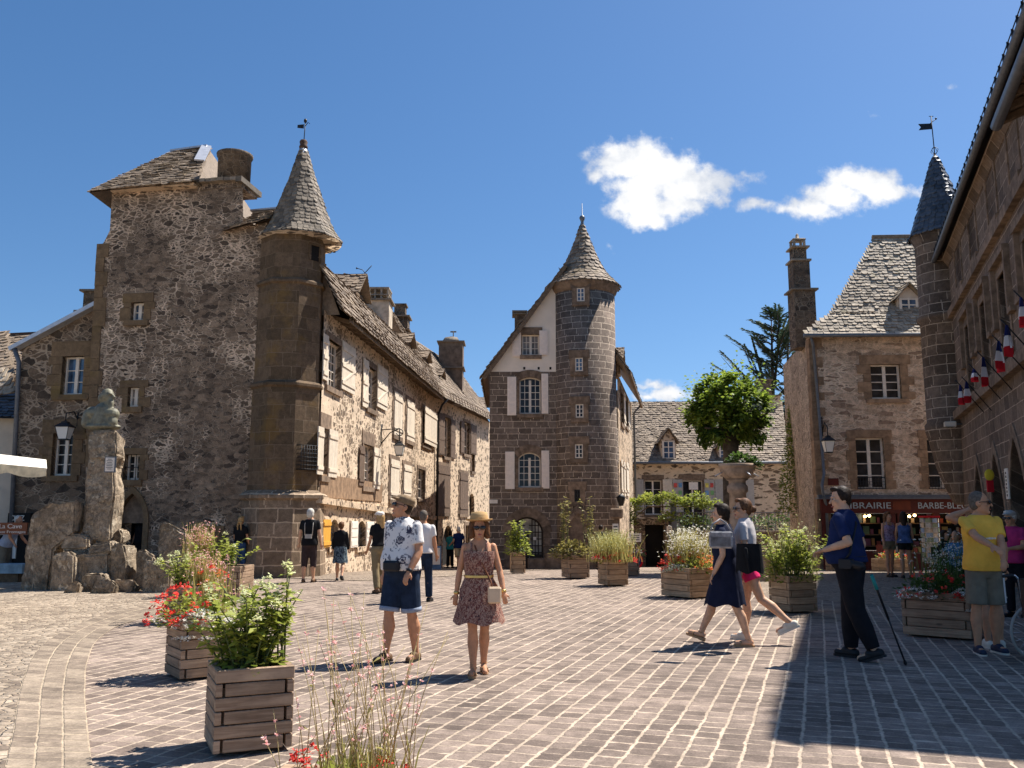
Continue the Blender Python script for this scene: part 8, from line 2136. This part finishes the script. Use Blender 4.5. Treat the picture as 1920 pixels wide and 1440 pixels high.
# two women right of centre
person('woman in navy shift dress with short dark hair striding left', 1368, 1209, 1.80, -112, 'f', lean=3, legs=((27, 5, -14), (-14, 6, 0)), arms=(('s', 10, 6, 20), ('s', 2, 10, 28)), head=(6, 2), dress=(C_navyd, .50, .055, 'sleeves'), hair=('short', M_hairb), shoe=(M_sandal, 'sandal'), skin=M_skinp)
person('woman in pale grey T-shirt with tied back hair beside the navy dress', 1408, 1203, 1.84, -118, 'f', lean=2, legs=((8, 4, 0), (-22, 30, 26)), arms=(('s', 12, 6, 30), ('s', -4, 8, 16)), head=(30, 0), top=(C_grey, 'fitted'), bottom=(C_pink, 'short_shorts'), hair=('bun', M_hairbr), glasses=True, shoe=(M_shoew, 'trainer'), skin=M_skinp, hemz=1.0)
# navy polo man, yellow T-shirt man and those behind
nv = person('man in navy polo and dark trousers seen from behind, camera at his hip', 1604, 1236, 1.92, -132, 'm', lean=4, legs=((8, 6, 0), (-9, 14, 20)), arms=(('s', -12, 12, 36), ('s', -22, 14, 98, 0)), head=(46, -4), top=(C_navy, 'polo'), bottom=(C_darkt, 'trousers'), hair=('short', M_hairb), shoe=(M_shoeb, 'shoe'), skin=M_skinp, fat=1.0, bag='camera', hemz=.95, glasses=False, sleeve=.78)
yl = person('man in yellow T-shirt, grey shorts and dark glasses pushing the wheelchair', 1856, 1226, 1.88, -4, 'm', lean=2, legs=((2, 4, 0, 3), (-4, 4, 0, 3)), arms=(('w', (WX - .37, wy - .25, .94)), ('w', (WX - .30, wy + .32, .95))), head=(62, 2), top=(C_yellow, 'tee'), bottom=(C_gshort, 'shorts'), hair=('crop', M_hairs), glasses=True, shoe=(M_shoen, 'trainer'), fat=.25, hemz=.88, sleeve=.7, extra='print')
p_ = atY(1858, 1180, 11.2); p_.z = 0
person('person in black top with one arm raised behind the yellow T-shirt', 0, 0, 1.78, 175, 'm', loc=p_ + Vector((.02, 0, 0)), arms=(('s', 4, 8, 20), ('t', (.20, .02, 1.64), (.9, .1, -.3))), head=(0, 0), top=(C_black, 'tee'), bottom=(C_white, 'shorts'), hair=('short', M_hairb), shoe=(M_shoew, 'trainer'))
p_ = atY(1908, 1130, 14.5); p_.z = 0
person('person in magenta shirt and grey cap at the right edge', 0, 0, 1.68, -60, 'm', loc=p_, arms=(('s', 14, 8, 70, 30), ('s', 14, 8, 70, 30)), top=(C_magenta, 'tee'), bottom=(C_darkt, 'trousers'), hair=('short', M_hairg), hat='capgrey', glasses=True, shoe=(M_shoeb, 'shoe'), near=False)
# in front of the bookshop
person('woman in lilac print camisole and tiny shorts facing us before the bookshop', 1671, 1082, 1.74, 14, 'f', arms=(('s', 4, 10, 18), ('s', 6, 14, 30, 40)), top=(C_lilac, 'tank'), bottom=(C_khaki, 'short_shorts'), hair=('long', M_hairbr), shoe=(M_shoeb, 'shoe'), near=False, hemz=.94, bag='crossbody', head=(14, 0))
person('dark-haired woman in blue vest and black shorts seen from behind by the bookshop', 1701, 1084, 1.74, 160, 'f', arms=(('s', 6, 8, 20), ('s', 12, 10, 34, 20)), top=(C_bluet, 'tank'), bottom=(C_black, 'short_shorts'), hair=('long', M_hairb), shoe=(M_shoeb, 'shoe'), near=False, hemz=.90)
def seat_person(label, px, py, Y, yaw, topm, hair, sex='m'):
    p = atY(px, py, Y); p.z = 0
    g = person(label, 0, 0, 1.72, yaw, sex, loc=p + Vector((0, 0, -.42)), legs=((84, 88, 0, 6), (84, 88, 0, 6)), arms=(('s', 30, 12, 60, 20), ('s', 30, 12, 60, 20)), top=(topm, 'tee'), bottom=(C_darkt, 'trousers'), hair=hair, shoe=(M_shoeb, 'shoe'), near=False, sit=True, hemz=.93)
    c = thing('cafe_chair', 'dark bistro chair under the ' + label.split(' sitting')[0].replace('person', 'sitter'), 'chair', p, R(yaw)); m = MB(); m.box((0, .02, .44), (.42, .42, .035)); m.build('seat', M_seat, c, local=True); m = MB(); m.box((0, .23, .72), (.40, .03, .30)); m.build('backrest', M_seat, c, local=True)
    for sx in (-.18, .18):
        for sy in (-.16, .22): m = MB(); m.tube([(sx, sy, .43), (sx * 1.1, sy * 1.1, 0)], .014, 6); m.build('leg', M_seat, c, local=True)
seat_person('person in bright blue shirt sitting in the shade by the arcade', 1797, 1070, 19.5, -50, cloth('bright_blue_shirt', (.05, .16, .33)), ('crop', M_hairs))
seat_person('person in black sitting beside the postcard rack', 1775, 1070, 21.5, 20, C_black, ('bob', M_hairb), 'f')
# left and middle distance
person('white-haired man in black shirt and long dark shorts seen from behind', 578, 1092, 1.79, 180, 'm', legs=((3, 4, 0, 2), (-3, 4, 0, 2)), arms=(('s', 2, 11, 12), ('s', 2, 11, 12)), top=(C_black, 'tee'), bottom=(C_brownsh, 'capri'), hair=('white', M_hairg), shoe=(M_shoe, 'shoe'), near=False, hemz=.86, bag='straps', skin=M_skinp)
person('short woman in black top and swirl print skirt walking away', 637, 1089, 1.48, 184, 'f', legs=((-16, 20, 20), (10, 5, 0)), arms=(('s', 2, 10, 16), ('s', 2, 12, 20)), top=(C_black, 'long'), dress=(C_skirt, .52, .06, 'skirt'), hair=('short', M_hairbr), shoe=(M_shoeb, 'shoe'), near=False, hemz=.97, skin=M_skinp, fat=.5)
person('girl with blonde braids in black T-shirt and jeans, back to us by the tower', 447, 1083, 1.62, 172, 'f', arms=(('s', 4, 12, 20), ('s', 10, 8, 46, 20)), top=(C_black, 'tee'), bottom=(C_jean, 'trousers'), hair=('braids', M_hairbl), shoe=(M_shoew, 'trainer'), near=False, hemz=.98)
person('blonde woman in black T-shirt, khaki trousers and pale cap holding out a phone', 709, 1112, 1.72, -150, 'f', legs=((8, 6, 0), (-8, 8, 4)), arms=(('s', 42, 28, 16), ('s', 8, 8, 20)), head=(20, 0), top=(C_black, 'tee'), bottom=(C_khaki, 'trousers'), hair=('long', M_hairbl), hat='capwhite', shoe=(M_shoe, 'shoe'), near=False, hemz=.98)
person('person in white T-shirt and navy trousers walking away behind the rose-print shirt', 792, 1129, 1.72, 172, 'm', legs=((12, 6, 0), (-14, 16, 12)), arms=(('s', 4, 8, 14), ('s', -6, 14, 18)), top=(C_white, 'tee'), bottom=(C_denim, 'trousers'), hair=('crop', M_hairs), shoe=(M_shoeb, 'shoe'), near=False, hemz=.92)
person('man in navy shirt and beige shorts walking up the shaded street', 860, 1066, 1.72, -152, 'm', loc=Vector((atY(859, 1050, 36).x, 36, gz(0, 36))), legs=((22, 8, 0), (-18, 24, 20)), arms=(('s', -10, 14, 70), ('s', -12, 14, 70)), top=(C_navy, 'tee'), bottom=(C_beige, 'shorts'), hair=('crop', M_hairg), shoe=(M_shoeb, 'shoe'), near=False)
person('person in teal shirt in the shade just left of the beige shorts', 0, 0, 1.60, 160, 'f', loc=Vector((atY(844, 1050, 39).x, 39, gz(0, 39))), top=(C_teal, 'tee'), bottom=(C_darkt, 'trousers'), hair=('short', M_hairb), shoe=(M_shoeb, 'shoe'), near=False)
person('grey-haired person in light blue shirt stooping at the far left cafe', 0, 0, 1.70, 80, 'm', lean=26, loc=Vector((atY(8, 1060, 23).x, 23, 0)), arms=(('s', 40, 8, 30), ('s', 40, 8, 30)), top=(C_lblue, 'tee'), bottom=(C_gshort, 'trousers'), hair=('crop', M_hairg), shoe=(M_shoeb, 'shoe'), near=False)
person('person in dark clothes half hidden inside the gothic doorway', 0, 0, 1.66, -30, 'm', loc=Vector(W1.P((gd[0] + gd[2]) / 2 + .05, 0, -.42)), top=(C_black, 'tee'), bottom=(C_darkt, 'trousers'), hair=('short', M_hairb), shoe=(M_shoeb, 'shoe'), near=False)
person('person in dark clothes standing behind the lavender planter by the tower', 0, 0, 1.66, 150, 'f', loc=Vector((atY(1127, 1040, 33.5).x, 33.5, gz(0, 33.5))), top=(C_denim, 'tee'), bottom=(C_darkt, 'trousers'), hair=('short', M_hairb), shoe=(M_shoeb, 'shoe'), near=False)
# monopod of the navy man, jackets carried by the two women
a, b_ = atY(1634, 1078, 9.55), atY(1697, 1232, 9.85); b_.z = .02
t = thing('monopod', 'thin dark monopod with a turquoise collar trailing behind the navy polo', 'monopod', (b_.x, b_.y, 0)); m = MB(); m.tube([a, a.lerp(b_, .5)], .014, 8); m.tube([a.lerp(b_, .5), b_], .010, 8); m.build('shaft', M_shoeb, t); m = MB(); m.tube([a, a.lerp(b_, .16)], .019, 8); m.build('collar', C_teal, t); m = MB(); m.cap(b_ + Vector((-.005, 0, .02)), b_, .017, .019); m.build('rubber_foot', M_shoeb, t)
c = atY(1352, 1012, 10.5); t = thing('shoulder_bag', 'grey checked shoulder bag on the back of the navy dress', 'bag', c, R(-22)); m = MB(); m.box((0, 0, 0), (.27, .05, .20)); m.box((0, -.005, -.02), (.28, .04, .15)); m.build('pouch', C_greyjacket, t, local=True, bevel=.02); m = MB(); m.tube([(-.12, .01, .10), (-.10, .04, .18), (-.02, .10, .24)], .010, 6); m.tube([(.12, .01, .10), (.06, .05, .19), (-.02, .10, .24)], .010, 6); m.build('strap', C_greyjacket, t, local=True)
c = atY(1405, 1046, 11.05); t = thing('tied_jacket', 'black jacket tied round the waist of the woman in grey', 'jacket', c, R(-28)); m = MB(); n = 30
m.loft([[Vector(((.150 + .02 * f) * math.cos(2 * PI * q / n), (.120 + .02 * f) * math.sin(2 * PI * q / n), .17 - .34 * f + .02 * math.sin(5 * 2 * PI * q / n) * f)) for q in range(n)] for f in (0, .05, .35, .7, 1)], caps=False); m.build('jacket_body', C_black, t, local=True); m = MB(); m.cap((0, -.17, .11), (.04, -.18, -.16), .022, .016); m.build('sleeve', C_black, t, local=True)

# ------------------------------------------------------------------ warm tint put into most base colours to offset the sky's blue light
WARM = (1.04, 0.985, 0.88)
KEEP = ('leaf', 'petal', 'flag', 'glass', 'grass', 'needle', 'flower', 'foliage', 'lens', 'bulb', 'lavender', 'poster', 'navy', 'denim', 'blue', 'pink', 'water', 'zinc', 'chrome', 'magenta', 'slate_blue', 'blue_slate', 'iron', 'black')
for nm_, m_ in MATS.items():
    if any(k in nm_ for k in KEEP): continue
    t_ = NT(m_.node_tree); b_ = m_.node_tree.nodes.get('Principled BSDF'); inp = b_.inputs['Base Color']
    if inp.links:
        src = inp.links[0].from_socket; nd_ = t_.new('ShaderNodeVectorMath', operation='MULTIPLY'); t_.nt.links.new(src, nd_.inputs[0]); nd_.inputs[1].default_value = WARM; t_.nt.links.new(nd_.outputs[0], inp)
